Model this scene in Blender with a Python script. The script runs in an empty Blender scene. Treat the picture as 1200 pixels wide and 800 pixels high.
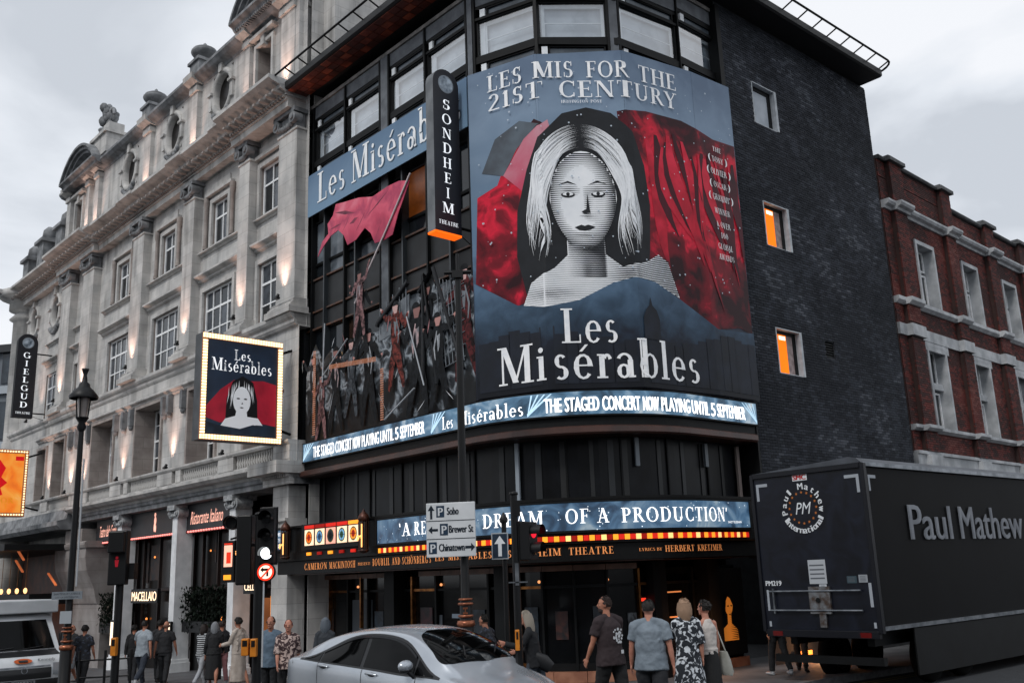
import bpy, math, random
import numpy as np
from mathutils import Matrix, Vector
random.seed(7)
rnd = random.random
R = math.radians
sc = bpy.context.scene
col = bpy.data.collections.new("scene"); sc.collection.children.link(col)

# ---------------------------------------------------------------- camera
EYE = 2.45
PITCH, ROLL, FPX = R(13.568), R(-2.138), 1125.65
cam = bpy.data.cameras.new("camera"); camo = bpy.data.objects.new("camera", cam); col.objects.link(camo)
cam.sensor_width = 36; cam.lens = FPX / 1200 * 36; cam.clip_start = .1; cam.clip_end = 2000
_f = Vector((0, math.cos(PITCH), math.sin(PITCH))); _r0 = Vector((1, 0, 0)); _u0 = Vector((0, -math.sin(PITCH), math.cos(PITCH)))
_r = _r0 * math.cos(ROLL) + _u0 * math.sin(ROLL); _u = -_r0 * math.sin(ROLL) + _u0 * math.cos(ROLL)
camo.matrix_world = Matrix(((_r.x, _u.x, -_f.x, 0), (_r.y, _u.y, -_f.y, 0), (_r.z, _u.z, -_f.z, EYE), (0, 0, 0, 1)))
sc.camera = camo

# ---------------------------------------------------------------- sky, sun, exposure
SUN_EL, SUN_AZ = R(48), R(-150)
w = bpy.data.worlds.new("World"); sc.world = w; w.use_nodes = True
nt = w.node_tree; nt.nodes.clear()
def wn(t, **k):
    n = nt.nodes.new(t)
    for a, b in k.items(): setattr(n, a, b)
    return n
out = wn('ShaderNodeOutputWorld'); bg = wn('ShaderNodeBackground'); bg.inputs[1].default_value = .1
sky = wn('ShaderNodeTexSky', sky_type='NISHITA', sun_disc=False, sun_elevation=SUN_EL, sun_rotation=SUN_AZ)
tc = wn('ShaderNodeTexCoord'); mp = wn('ShaderNodeMapping'); mp.inputs['Scale'].default_value = (1, 1, 2.2); mp.inputs['Location'].default_value = (.35, .2, .1)
n1 = wn('ShaderNodeTexNoise'); n1.inputs['Scale'].default_value = 2.8; n1.inputs['Detail'].default_value = 6; n1.inputs['Roughness'].default_value = .48; n1.inputs['Distortion'].default_value = .35
rmp = wn('ShaderNodeValToRGB')
e = rmp.color_ramp.elements
e[0].position = .4; e[0].color = (6.3, 6.7, 7.3, 1); e[1].position = .6; e[1].color = (9.6, 9.8, 10.2, 1)
m1 = e.new(.5); m1.color = (8.2, 8.6, 9.2, 1)
mx = wn('ShaderNodeMixRGB'); mx.inputs[0].default_value = .94
L = nt.links.new
L(tc.outputs['Generated'], mp.inputs[0]); L(mp.outputs[0], n1.inputs['Vector']); L(n1.outputs['Fac'], rmp.inputs[0])
L(sky.outputs[0], mx.inputs[1]); L(rmp.outputs[0], mx.inputs[2]); L(mx.outputs[0], bg.inputs[0]); L(bg.outputs[0], out.inputs[0])
sd = bpy.data.lights.new("sun", 'SUN'); sd.energy = 1.45; sd.angle = R(16); sd.color = (1, .97, .93)
so = bpy.data.objects.new("sun", sd); col.objects.link(so)
sv = Vector((math.cos(SUN_EL) * math.sin(SUN_AZ), math.cos(SUN_EL) * math.cos(SUN_AZ), math.sin(SUN_EL)))
so.rotation_euler = sv.to_track_quat('Z', 'Y').to_euler()
sc.view_settings.view_transform = 'Standard'; sc.view_settings.look = 'None'; sc.view_settings.exposure = 0; sc.view_settings.gamma = 1
sc.render.engine = 'CYCLES'; sc.render.resolution_x = 1024; sc.render.resolution_y = 682

# ---------------------------------------------------------------- materials
def lin(c):
    if isinstance(c, str):
        c = [int(c[i:i + 2], 16) / 255 for i in (0, 2, 4)]
        return tuple(x / 12.92 if x <= .04045 else ((x + .055) / 1.055) ** 2.4 for x in c)
    return tuple(c)
MATS = {}
def mat(name, c, rough=.7, metal=0, c2=None, ns=4, nd=4, bump=0, bs=30, spec=.5, emit=None, es=1, streak=0, coord='Object', joints=None, alpha=None, coat=0, thr=(.35, .65), ndist=0):
    """procedural principled material: colour noise c..c2, fine bump, vertical grime streaks, optional faint block joints (w,h)"""
    if name in MATS: return MATS[name]
    m = bpy.data.materials.new(name); m.use_nodes = True; t = m.node_tree; N = t.nodes; p = N['Principled BSDF']; K = t.links.new
    p.inputs['Roughness'].default_value = rough; p.inputs['Metallic'].default_value = metal
    p.inputs['Specular IOR Level'].default_value = spec; p.inputs['Coat Weight'].default_value = coat
    c = lin(c); base = None
    tc = N.new('ShaderNodeTexCoord')
    def noise(scale, det=4, src='Object', sc3=None, dist=0):
        n = N.new('ShaderNodeTexNoise'); n.inputs['Scale'].default_value = scale; n.inputs['Detail'].default_value = det; n.inputs['Distortion'].default_value = dist
        if sc3:
            mp = N.new('ShaderNodeMapping'); mp.inputs['Scale'].default_value = sc3; K(tc.outputs[src], mp.inputs[0]); K(mp.outputs[0], n.inputs['Vector'])
        else: K(tc.outputs[src], n.inputs['Vector'])
        return n
    def mix(a, b, fac, mode='MIX', f=1):
        x = N.new('ShaderNodeMixRGB'); x.blend_type = mode
        for i, v in ((1, a), (2, b)):
            if isinstance(v, tuple): x.inputs[i].default_value = (*v, 1)
            else: K(v, x.inputs[i])
        if isinstance(fac, (int, float)): x.inputs[0].default_value = fac
        else: K(fac, x.inputs[0])
        return x.outputs[0]
    def ramp(src, a, b):
        r = N.new('ShaderNodeMapRange'); r.inputs[1].default_value = a; r.inputs[2].default_value = b; K(src, r.inputs[0]); return r.outputs[0]
    p.inputs['Base Color'].default_value = (*c, 1)
    if c2 is not None:
        n = noise(ns, nd, coord, dist=ndist); base = mix(c, lin(c2), ramp(n.outputs['Fac'], *thr))
    if streak:
        n = noise(1.0, 5, 'Object', (2.6, 2.6, .22)); n2 = noise(.7, 3)
        f = N.new('ShaderNodeMath'); f.operation = 'MULTIPLY'; K(ramp(n.outputs['Fac'], .46, .72), f.inputs[0]); K(ramp(n2.outputs['Fac'], .3, .6), f.inputs[1])
        f2 = N.new('ShaderNodeMath'); f2.operation = 'MULTIPLY'; K(f.outputs[0], f2.inputs[0]); f2.inputs[1].default_value = streak
        base = mix(base or c, tuple(x * .28 for x in c), f2.outputs[0])
    if joints:
        b = N.new('ShaderNodeTexBrick'); b.inputs['Scale'].default_value = 1; b.inputs['Brick Width'].default_value = joints[0]; b.inputs['Row Height'].default_value = joints[1]
        b.inputs['Mortar Size'].default_value = joints[2] if len(joints) > 2 else .006; b.inputs['Color1'].default_value = (1, 1, 1, 1); b.inputs['Color2'].default_value = (.9, .89, .88, 1); b.inputs['Mortar'].default_value = (.68, .67, .66, 1)
        K(tc.outputs['UV'], b.inputs['Vector']); base = mix(base or c, b.outputs['Color'], 1.0, 'MULTIPLY')
    if base is not None: K(base, p.inputs['Base Color'])
    if bump:
        n = noise(bs, 5); bp = N.new('ShaderNodeBump'); bp.inputs['Strength'].default_value = bump; bp.inputs['Distance'].default_value = .02; K(n.outputs['Fac'], bp.inputs['Height']); K(bp.outputs[0], p.inputs['Normal'])
    if emit is not None:
        p.inputs['Emission Color'].default_value = (*lin(emit), 1); p.inputs['Emission Strength'].default_value = es
    MATS[name] = m; return m

# ---------------------------------------------------------------- mesh helpers
W = {}
def link(o, parent, M):
    col.objects.link(o); W[o.name] = M
    if parent is not None: o.parent = parent; o.matrix_basis = W[parent.name].inverted() @ M
    else: o.matrix_basis = M
    return o
def T(x, y=None, z=None):
    return Matrix.Translation(Vector(x) if y is None else Vector((x, y, z)))
class MB:
    def __init__(s): s.V = []; s.F = []; s.M = []; s.S = []
    def add(s, vs, fs, mi=0, sm=False):
        b = len(s.V); s.V.extend(tuple(v) for v in vs)
        for f in fs: s.F.append(tuple(b + i for i in f)); s.M.append(mi); s.S.append(sm)
    def box(s, x0, x1, y0, y1, z0, z1, mi=0):
        s.add([(x, y, z) for x in (x0, x1) for y in (y0, y1) for z in (z0, z1)], BF, mi)
    def obox(s, M, x0, x1, y0, y1, z0, z1, mi=0):
        s.add([M @ Vector((x, y, z)) for x in (x0, x1) for y in (y0, y1) for z in (z0, z1)], BF, mi)
    def fbox(s, fr, s0, s1, z0, z1, o0, o1, mi=0, n=1):
        """box on a facade frame: along s, up z, outward o0..o1; n pieces along a curve"""
        if n == 1: s.add([fr.P(a, c, b) for a in (s0, s1) for b in (o0, o1) for c in (z0, z1)], BF, mi); return
        s.prof(fr, s0, s1, [(o0, z0), (o1, z0), (o1, z1), (o0, z1)], n, mi)
    def prof(s, fr, s0, s1, pr, n=1, mi=0, caps=True, sm=False):
        b = []; k = len(pr)
        for i in range(n + 1):
            a = s0 + (s1 - s0) * i / n; b += [fr.P(a, z, o) for o, z in pr]
        f = [(i * k + j, (i + 1) * k + j, (i + 1) * k + (j + 1) % k, i * k + (j + 1) % k) for i in range(n) for j in range(k)]
        s.add(b, f, mi, sm)
        if caps: s.add(b[:k], [tuple(range(k))], mi); s.add(b[-k:], [tuple(range(k))[::-1]], mi)
    def tube(s, pts, r, seg=8, mi=0, sm=True, cap=True, ref=None):
        """tube through points; r = radius, or list of radii / (rx, ry)"""
        pts = [Vector(p) for p in pts]; n = len(pts); vs = []
        rs = r if isinstance(r, (list, tuple)) and len(r) == n else [r] * n
        pa = None
        for i, p in enumerate(pts):
            d = (pts[min(i + 1, n - 1)] - pts[max(i - 1, 0)]).normalized()
            if pa is None:
                a = Vector(ref) if ref is not None else (Vector((1, 0, 0)) if abs(d.x) < .8 else Vector((0, 1, 0)))
            else: a = pa
            a = (a - d * a.dot(d)).normalized(); pa = a; bb = d.cross(a)
            rx, ry = rs[i] if isinstance(rs[i], (tuple, list)) else (rs[i], rs[i])
            vs += [p + a * (rx * math.cos(2 * math.pi * k / seg)) + bb * (ry * math.sin(2 * math.pi * k / seg)) for k in range(seg)]
        s.add(vs, [(i * seg + k, i * seg + (k + 1) % seg, (i + 1) * seg + (k + 1) % seg, (i + 1) * seg + k) for i in range(n - 1) for k in range(seg)], mi, sm)
        if cap: s.add(vs[:seg], [tuple(range(seg))[::-1]], mi); s.add(vs[-seg:], [tuple(range(seg))], mi)
    def lathe(s, pr, seg=16, mi=0, M=None, sm=True, a0=0, a1=2 * math.pi):
        M = M or Matrix.Identity(4); vs = []; full = abs(a1 - a0 - 2 * math.pi) < 1e-6; q = seg if full else seg + 1
        for r, z in pr: vs += [M @ Vector((r * math.cos(a0 + (a1 - a0) * k / seg), r * math.sin(a0 + (a1 - a0) * k / seg), z)) for k in range(q)]
        s.add(vs, [(i * q + k, i * q + (k + 1) % q, (i + 1) * q + (k + 1) % q, (i + 1) * q + k) for i in range(len(pr) - 1) for k in range(seg)], mi, sm)
    def ell(s, c, r, seg=12, rings=8, mi=0, M=None):
        M = M or Matrix.Identity(4); c = Vector(c); vs = []
        for i in range(rings + 1):
            t = math.pi * i / rings
            vs += [M @ (c + Vector((r[0] * math.sin(t) * math.cos(2 * math.pi * k / seg), r[1] * math.sin(t) * math.sin(2 * math.pi * k / seg), r[2] * math.cos(t)))) for k in range(seg)]
        s.add(vs, [(i * seg + k, i * seg + (k + 1) % seg, (i + 1) * seg + (k + 1) % seg, (i + 1) * seg + k) for i in range(rings) for k in range(seg)], mi, True)
    def mesh(s, name, mats, org=None):
        me = bpy.data.meshes.new(name); V = s.V
        if org is not None: V = [(v[0] - org[0], v[1] - org[1], v[2] - org[2]) for v in V]
        me.from_pydata(V, [], s.F)
        if not isinstance(mats, (list, tuple)): mats = [mats]
        for m in mats: me.materials.append(m)
        if len(mats) > 1: me.polygons.foreach_set('material_index', s.M)
        me.polygons.foreach_set('use_smooth', s.S)
        uv = me.uv_layers.new(name='UVMap')
        nl = len(me.loops); npol = len(me.polygons)
        co = np.empty(len(me.vertices) * 3, 'f'); me.vertices.foreach_get('co', co); co = co.reshape(-1, 3)
        li = np.empty(nl, 'i'); me.loops.foreach_get('vertex_index', li)
        nr = np.empty(npol * 3, 'f'); me.polygons.foreach_get('normal', nr); nr = nr.reshape(-1, 3)
        lt = np.empty(npol, 'i'); me.polygons.foreach_get('loop_total', lt); pn = np.repeat(nr, lt, axis=0); pc = co[li]
        h = np.hypot(pn[:, 0], pn[:, 1]); h[h < 1e-6] = 1
        tx, ty = -pn[:, 1] / h, pn[:, 0] / h
        flat = np.abs(pn[:, 2]) > .75
        U = np.where(flat, pc[:, 0], pc[:, 0] * tx + pc[:, 1] * ty); Vv = np.where(flat, pc[:, 1], pc[:, 2])
        uv.data.foreach_set('uv', np.stack([U, Vv], 1).astype('f').ravel())
        return me
BF = [(0, 1, 3, 2), (4, 6, 7, 5), (0, 4, 5, 1), (2, 3, 7, 6), (0, 2, 6, 4), (1, 5, 7, 3)]
def thing(name, label, cat, loc=(0, 0, 0), group=None, M=None, rz=0):
    o = bpy.data.objects.new(name, None); o.empty_display_size = .2
    link(o, None, M if M is not None else T(loc) @ Matrix.Rotation(rz, 4, 'Z')); o['label'] = label; o['category'] = cat
    if group: o['group'] = group
    return o
def part(name, mb, mats, parent=None, M=None, label=None, kind=None, bevel=0):
    """mb in world coordinates (M None) or local to M; M may also be relative: see lpart"""
    if isinstance(mb, MB):
        if M is None:
            t = W[parent.name].translation if parent is not None else Vector((0, 0, 0))
            M = T(t); me = mb.mesh(name, mats, t)
        else: me = mb.mesh(name, mats)
    else: me = mb; M = M if M is not None else Matrix.Identity(4)
    o = bpy.data.objects.new(name, me); link(o, parent, M)
    if label: o['label'] = label
    if kind: o['kind'] = kind
    if bevel:
        b = o.modifiers.new('bevel', 'BEVEL'); b.width = bevel; b.segments = 2; b.limit_method = 'ANGLE'
    return o
def lpart(name, mb, mats, parent, M=None, **k):
    """mesh given in the parent's own local frame"""
    return part(name, mb, mats, parent, W[parent.name] @ (M or Matrix.Identity(4)), **k)
def solo(name, mb, mats, label, cat, group=None, M=None, **k):
    o = part(name, mb, mats, None, M, **k); o['label'] = label; o['category'] = cat
    if group: o['group'] = group
    return o
def dup(root, M, label=None):
    """copy a thing with its parts and sub-parts"""
    def cp(o, par, Mw):
        c = o.copy(); col.objects.link(c); W[c.name] = Mw
        if par is not None: c.parent = par; c.matrix_basis = o.matrix_basis.copy()
        else: c.matrix_basis = Mw
        for ch in [x for x in KIDS.get(o.name, [])]: cp(ch, c, Mw @ ch.matrix_basis)
        return c
    KIDS.clear()
    for o in col.objects:
        if o.parent is not None: KIDS.setdefault(o.parent.name, []).append(o)
    c = cp(root, None, M)
    if label: c['label'] = label
    return c
KIDS = {}

# ---------------------------------------------------------------- street plan
def zg(x, y): return -.026 * ((x - 1.85) * -.68 + (y - 21) * .73)
KERB = .13
class Flat:
    """straight facade: s along it, o outward, right = direction that runs to the right seen from the street"""
    def __init__(s, x, y, az, ox, oy, sgn): s.b = Vector((x, y, 0)); s.d = Vector((math.cos(R(az)), math.sin(R(az)), 0)); s.n = Vector((ox, oy, 0)).normalized(); s.sg = sgn
    def P(s, a, z, o=0): v = s.b + s.d * a + s.n * o; return Vector((v.x, v.y, z))
    def mat(s, a, z, o=0):
        r = s.d * s.sg; i = -s.n; p = s.P(a, z, o)
        return Matrix(((r.x, i.x, 0, p.x), (r.y, i.y, 0, p.y), (0, 0, 1, p.z), (0, 0, 0, 1)))
GF = Flat(-6.45, 27.8, 132.88, -.733, -.680, -1)
RF = Flat(11.74, 29.3, 43.75, .6915, -.7224, 1)
class Curve:
    R0 = 3.6; d1 = Vector((-.669, .743, 0)); d2 = Vector((.7466, .665, 0)); T1 = Vector((-1.03, 22.12, 0)); T2 = Vector((4.04, 21.84, 0)); n1 = Vector((-.743, -.669, 0)); n2 = Vector((.665, -.7466, 0))
    def __init__(s):
        s.c = s.T1 - s.n1 * s.R0; a = s.T1 - s.c; b = s.T2 - s.c
        s.a1 = math.atan2(a.y, a.x); s.a2 = math.atan2(b.y, b.x); s.LA = (s.a2 - s.a1) * s.R0
    def P(s, u, z, o=0):
        if u < 0: v = s.T1 - s.d1 * u + s.n1 * o
        elif u < s.LA: t = s.a1 + u / s.R0; v = s.c + Vector((math.cos(t), math.sin(t), 0)) * (s.R0 + o)
        else: v = s.T2 + s.d2 * (u - s.LA) + s.n2 * o
        return Vector((v.x, v.y, z))
    def mat(s, u, z, o=0):
        r = (s.P(u + .02, 0, o) - s.P(u - .02, 0, o)).normalized(); i = Vector((-r.y, r.x, 0)); p = s.P(u, z, o)
        return Matrix(((r.x, i.x, 0, p.x), (r.y, i.y, 0, p.y), (0, 0, 1, p.z), (0, 0, 0, 1)))
SF = Curve(); LA = SF.LA
class Facet(Curve):
    """the same face built of flat panels between the knots"""
    KN = [-9.2, 0.2, 2.18, 4.31, 6.69, 8.5, 17]
    def P(s, u, z, o=0):
        k = s.KN
        for a, b in zip(k, k[1:]):
            if u <= b or b == k[-1]:
                pa, pb = SF.P(a, z, 0), SF.P(b, z, 0); r = (pb - pa).normalized(); return pa.lerp(pb, (u - a) / (b - a)) + Vector((r.y, -r.x, 0)) * o
FF = Facet()

# ---------------------------------------------------------------- lettering
GLY = {}
def glyphs(txt, shear=0):
    """bundled sans: 2-D triangles for a word"""
    k = (txt, shear)
    if k in GLY: return GLY[k]
    cu = bpy.data.curves.new('lettering', 'FONT'); cu.body = txt; cu.resolution_u = 3; cu.shear = shear
    o = bpy.data.objects.new('lettering', cu); me = bpy.data.meshes.new_from_object(o)
    vs = [(v.co.x, v.co.y) for v in me.vertices]; fs = [tuple(p.vertices) for p in me.polygons]
    bpy.data.objects.remove(o); bpy.data.curves.remove(cu); bpy.data.meshes.remove(me)
    GLY[k] = (vs, fs, 0); return GLY[k]
TK, TN = .165, .055
def _arc(cx, cy, rx, ry, a0, a1, tk=TK, tn=TN, n=12):
    o, i = [], []
    for k in range(n + 1):
        a = R(a0 + (a1 - a0) * k / n); c, s_ = math.cos(a), math.sin(a); w_ = tn + (tk - tn) * abs(c) ** 1.4
        o.append((cx + rx * c, cy + ry * s_)); i.append((cx + max(rx - w_, 0) * c, cy + max(ry - min(w_, tn * 1.3), 0) * s_))
    return [[o[k], o[k + 1], i[k + 1], i[k]] for k in range(n)]
def _rect(x0, x1, y0, y1): return [[(x0, y0), (x1, y0), (x1, y1), (x0, y1)]]
def _v(x, y0=0, y1=1, w_=TK, sf=3, sw=.1):
    q = _rect(x - w_ / 2, x + w_ / 2, y0, y1)
    if sf & 1: q += _rect(x - w_ / 2 - sw, x + w_ / 2 + sw, y0, y0 + .045)
    if sf & 2: q += _rect(x - w_ / 2 - sw, x + w_ / 2 + sw, y1 - .045, y1)
    return q
def _l(x0, y0, x1, y1, w_): return [[(x0 - w_ / 2, y0), (x0 + w_ / 2, y0), (x1 + w_ / 2, y1), (x1 - w_ / 2, y1)]]
def _sf(x, y, w_=.34): return _rect(x - w_ / 2, x + w_ / 2, y, y + .045)
def serif_glyph(c):
    V, A, H, Lg, S_ = _v, _arc, _rect, _l, _sf
    t = TK
    G = {
     'A': (.86, lambda: Lg(.14, 0, .43, 1, .06) + Lg(.72, 0, .43, 1, .17) + H(.24, .62, .3, .35) + S_(.14, 0, .3) + S_(.72, 0, .32)),
     'B': (.72, lambda: V(.2) + A(.38, .76, .24, .24, -90, 90) + A(.4, .27, .29, .27, -90, 90) + H(.2, .4, .5, .55) + H(.2, .4, .955, 1) + H(.2, .42, 0, .05)),
     'C': (.8, lambda: A(.46, .5, .4, .52, 50, 310) + H(.68, .73, .68, .98) + H(.68, .73, .04, .28)),
     'D': (.88, lambda: V(.2) + A(.36, .5, .46, .5, -90, 90) + H(.2, .38, .955, 1) + H(.2, .38, 0, .045)),
     'E': (.7, lambda: V(.2) + H(.2, .6, .955, 1) + H(.2, .64, 0, .045) + H(.2, .5, .49, .535) + H(.57, .61, .8, 1) + H(.61, .65, 0, .22) + H(.48, .52, .4, .62)),
     'F': (.64, lambda: V(.2) + H(.2, .6, .955, 1) + H(.2, .5, .49, .535) + H(.57, .61, .8, 1) + H(.48, .52, .4, .62)),
     'G': (.88, lambda: A(.46, .5, .4, .52, 50, 320) + V(.74, .02, .42, .15, 2) + H(.68, .73, .7, .98)),
     'H': (.92, lambda: V(.19) + V(.73) + H(.2, .72, .49, .54)),
     'I': (.38, lambda: V(.19)), 'J': (.45, lambda: V(.26, 0, 1, t, 2) + A(.1, .0, .24, .2, -90, 0)),
     'K': (.84, lambda: V(.2) + Lg(.3, .48, .66, 1, .06) + Lg(.74, 0, .36, .56, .17) + S_(.68, .955, .26) + S_(.74, 0, .28)),
     'L': (.66, lambda: V(.2) + H(.2, .6, 0, .045) + H(.57, .61, 0, .24)),
     'M': (1.08, lambda: V(.16, 0, 1, .06) + Lg(.54, .04, .2, 1, .17) + Lg(.54, .04, .86, 1, .06) + V(.89) + S_(.14, .955, .26)),
     'N': (.92, lambda: V(.17, 0, 1, .06) + Lg(.76, 0, .2, 1, .17) + V(.76, 0, 1, .06, 2) + S_(.15, .955, .26)),
     'O': (.94, lambda: A(.47, .5, .43, .52, 0, 360, n=24)), 'Q': (.94, lambda: A(.47, .5, .43, .52, 0, 360, n=24)),
     'P': (.68, lambda: V(.2) + A(.36, .73, .28, .27, -90, 90) + H(.2, .38, .955, 1) + H(.2, .38, .46, .505)),
     'R': (.82, lambda: V(.2) + A(.36, .75, .27, .25, -90, 90) + H(.2, .38, .955, 1) + H(.2, .38, .5, .545) + Lg(.72, 0, .4, .52, .17) + S_(.73, 0, .22)),
     'S': (.6, lambda: A(.3, .74, .22, .27, 40, 270, .15) + A(.3, .26, .25, .27, -130, 90, .16) + H(.46, .5, .7, .98) + H(.07, .11, .03, .3)),
     'T': (.78, lambda: V(.39, 0, 1, t, 1) + H(.06, .72, .955, 1) + H(.06, .1, .78, 1) + H(.68, .72, .78, 1)),
     'U': (.9, lambda: V(.2, .3, 1, t, 2) + V(.72, .3, 1, .06, 2) + A(.437, .32, .32, .34, 180, 360, .16)),
     'V': (.84, lambda: Lg(.42, 0, .14, 1, .17) + Lg(.42, 0, .7, 1, .06) + S_(.14, .955, .3) + S_(.7, .955, .26)),
     'W': (1.2, lambda: Lg(.38, 0, .14, 1, .16) + Lg(.38, 0, .6, 1, .06) + Lg(.82, 0, .58, 1, .16) + Lg(.82, 0, 1.06, 1, .06) + S_(.14, .955, .3) + S_(1.06, .955, .26)),
     'X': (.84, lambda: Lg(.7, 0, .14, 1, .17) + Lg(.12, 0, .7, 1, .06) + S_(.14, .955, .28) + S_(.7, .955, .26) + S_(.12, 0, .26) + S_(.7, 0, .28)),
     'Y': (.8, lambda: V(.4, 0, .48, t, 1) + Lg(.4, .44, .13, 1, .17) + Lg(.4, .44, .68, 1, .06) + S_(.13, .955, .28) + S_(.68, .955, .26)),
     'Z': (.7, lambda: Lg(.12, 0, .56, 1, .17) + H(.08, .62, .955, 1) + H(.06, .64, 0, .045)),
     '1': (.44, lambda: V(.22, 0, 1, t, 1) + Lg(.08, .82, .2, 1, .06)), '2': (.66, lambda: A(.32, .72, .25, .28, -30, 170, .15) + Lg(.1, .04, .5, .6, .12) + H(.06, .6, 0, .07)),
     '0': (.7, lambda: A(.35, .5, .3, .51, 0, 360, n=20)), '&': (.86, lambda: A(.36, .77, .18, .22, 0, 360, .1) + A(.36, .27, .28, .28, 60, 360, .15) + Lg(.78, 0, .28, .64, .14)),
     "'": (.24, lambda: Lg(.1, .72, .14, 1, .1)), '`': (.24, lambda: Lg(.14, .72, .1, 1, .1)), '.': (.24, lambda: H(.06, .18, 0, .1)), ' ': (.36, lambda: []),
     '(': (.3, lambda: A(.3, .5, .22, .6, 110, 250, .1)), ')': (.3, lambda: A(0, .5, .22, .6, -70, 70, .1)),
     'e': (.56, lambda: A(.29, .31, .25, .33, 0, 320, .14) + H(.08, .52, .32, .36)), 'é': (.56, lambda: A(.29, .31, .25, .33, 0, 320, .14) + H(.08, .52, .32, .36) + Lg(.24, .7, .4, .88, .08)),
     's': (.46, lambda: A(.23, .46, .16, .18, 40, 270, .12) + A(.23, .16, .19, .18, -130, 90, .13)),
     'i': (.32, lambda: V(.16, 0, .62, .14, 1, .07) + A(.16, .78, .07, .07, 0, 360, .07, .07) + H(.04, .16, .58, .62)),
     'r': (.44, lambda: V(.16, 0, .62, .14, 1, .07) + A(.3, .44, .13, .19, 20, 150, .1, .07) + H(.04, .16, .58, .62)),
     'a': (.54, lambda: V(.4, 0, .46, .14, 0) + A(.25, .44, .21, .2, 0, 160, .1) + A(.22, .17, .18, .19, 0, 360, .12) + H(.4, .52, 0, .05)),
     'b': (.6, lambda: V(.15, 0, 1.02, .14, 0) + A(.3, .31, .25, .33, -180, 180, .14) + H(.02, .15, .97, 1.02)),
     'l': (.3, lambda: V(.15, 0, 1.02, .14, 1, .07) + H(.02, .15, .97, 1.02)),
    }
    G['É'] = (.7, lambda: G['E'][1]() + _l(.3, 1.05, .42, 1.2, .08)); G['Ö'] = (.94, lambda: G['O'][1]() + _rect(.28, .38, 1.08, 1.18) + _rect(.56, .66, 1.08, 1.18))
    G['-'] = (.4, lambda: _rect(.05, .35, .4, .46)); G["’"] = G["'"]; G['‘'] = G['`']
    return G[c] if c in G else G[' ']
def serif(txt, sp=.06):
    vs, fs, x, dep = [], [], 0, []
    for c in txt:
        wd, fn = serif_glyph(c)
        for k, q in enumerate(fn()):
            b = len(vs); vs += [(x + px, py) for px, py in q]; dep += [k] * 4; fs.append((b, b + 1, b + 2, b + 3))
        x += wd + sp
    return vs, fs, dep
def write(mb, txt, put, x0, y0, wd, ht, font='sans', mi=0, shear=0, weight=0, cap=None, sp=.06, lift=.0006):
    """lay a line of text in the box x0..x0+wd, y0..y0+ht; put(x, y, d) -> 3-D, d = lift off the sheet"""
    vs, fs, dep = serif(txt, sp) if font == 'serif' else glyphs(txt, shear)
    if not vs: return
    xs = [v[0] for v in vs]; xa, xb = min(xs), max(xs)
    top = cap or (1 if font == 'serif' else .73)
    kx, ky = wd / (xb - xa), ht / top
    pts = [put(x0 + (v[0] - xa) * kx, y0 + v[1] * ky, (dep[i] if dep else 0) * lift) for i, v in enumerate(vs)]
    mb.add(pts, fs, mi)
    if weight:
        for dx in (-weight, weight):
            mb.add([put(x0 + dx + (v[0] - xa) * kx, y0 + v[1] * ky, .0015 + dx * .2) for v in vs], fs, mi)
def on(fr, o, sg=1, s0=0, z0=0):
    """put() for a facade: x to the right, y up"""
    return lambda x, y, d: fr.P(s0 + sg * x, z0 + y, o + d)
def loc(M, sgn=-1):
    """put() on a plate: local x right, z up, front faces -y"""
    return lambda x, y, d: M @ Vector((x, sgn * d, y))
def poly(mb, pts, put, mi=0, d=0):
    mb.add([put(x, y, d) for x, y in pts], [tuple(range(len(pts)))], mi)
def tri_poly(mb, pts, put, mi=0, d=0):
    """concave outline, triangulated"""
    from mathutils.geometry import tessellate_polygon
    t = tessellate_polygon([[Vector((x, y, 0)) for x, y in pts]])
    mb.add([put(x, y, d) for x, y in pts], [tuple(f) for f in t], mi)
def grid_poly(mb, pts, put, mi=0, d=0, step=.25):
    """concave outline filled by strips so that it follows a bent sheet: sliced along x"""
    xs = sorted({round(min(p[0] for p in pts) + step * i, 4) for i in range(int((max(p[0] for p in pts) - min(p[0] for p in pts)) / step) + 1)} | {round(p[0], 4) for p in pts})
    xs = sorted(set(xs) | {k for k in (2.18, 4.31, 6.69) if xs[0] < k < xs[-1]}); n = len(pts)
    for a, b in zip(xs, xs[1:]):
        if b - a < 1e-4: continue
        m_ = (a + b) / 2; cr = []
        for i in range(n):
            (x1, y1), (x2, y2) = pts[i], pts[(i + 1) % n]
            if (x1 <= m_ < x2) or (x2 <= m_ < x1):
                f = lambda x: y1 + (y2 - y1) * (x - x1) / (x2 - x1)
                cr.append((f(m_), f(a), f(b)))
        cr.sort()
        for lo, hi in zip(cr[::2], cr[1::2]):
            mb.add([put(a, lo[1], d), put(b, lo[2], d), put(b, hi[2], d), put(a, hi[1], d)], [(0, 1, 2, 3)], mi)
# ================================================================ materials used all over
stone = mat('stone', 'cbc9c6', .85, c2='acacab', ns=1.3, bump=.4, bs=14, streak=.8, joints=(1.15, .43, .008))
stone_d = mat('stone_weathered', '8f9194', .9, c2='606366', ns=2.5, bump=.5, bs=10, streak=.8)
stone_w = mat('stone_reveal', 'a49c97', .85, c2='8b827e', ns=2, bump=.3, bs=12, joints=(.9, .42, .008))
dark = mat('dark_paint', '121415', .5, c2='131517', ns=6, spec=.4)
black = mat('black_paint', '0f1012', .45, spec=.3)
white_f = mat('white_frame', 'f4f5f6', .5, c2='e2e5e7', ns=8)
glass = mat('window_glass', '1d2226', .08, spec=.55, c2='11151a', ns=1.5)
glass_c = mat('curtained_glass', '4a5058', .12, spec=.5, c2='22272d', ns=2.2, ndist=1)
brass = mat('brass', 'a8713f', .3, metal=.9, c2='6e4426', ns=6)
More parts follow.
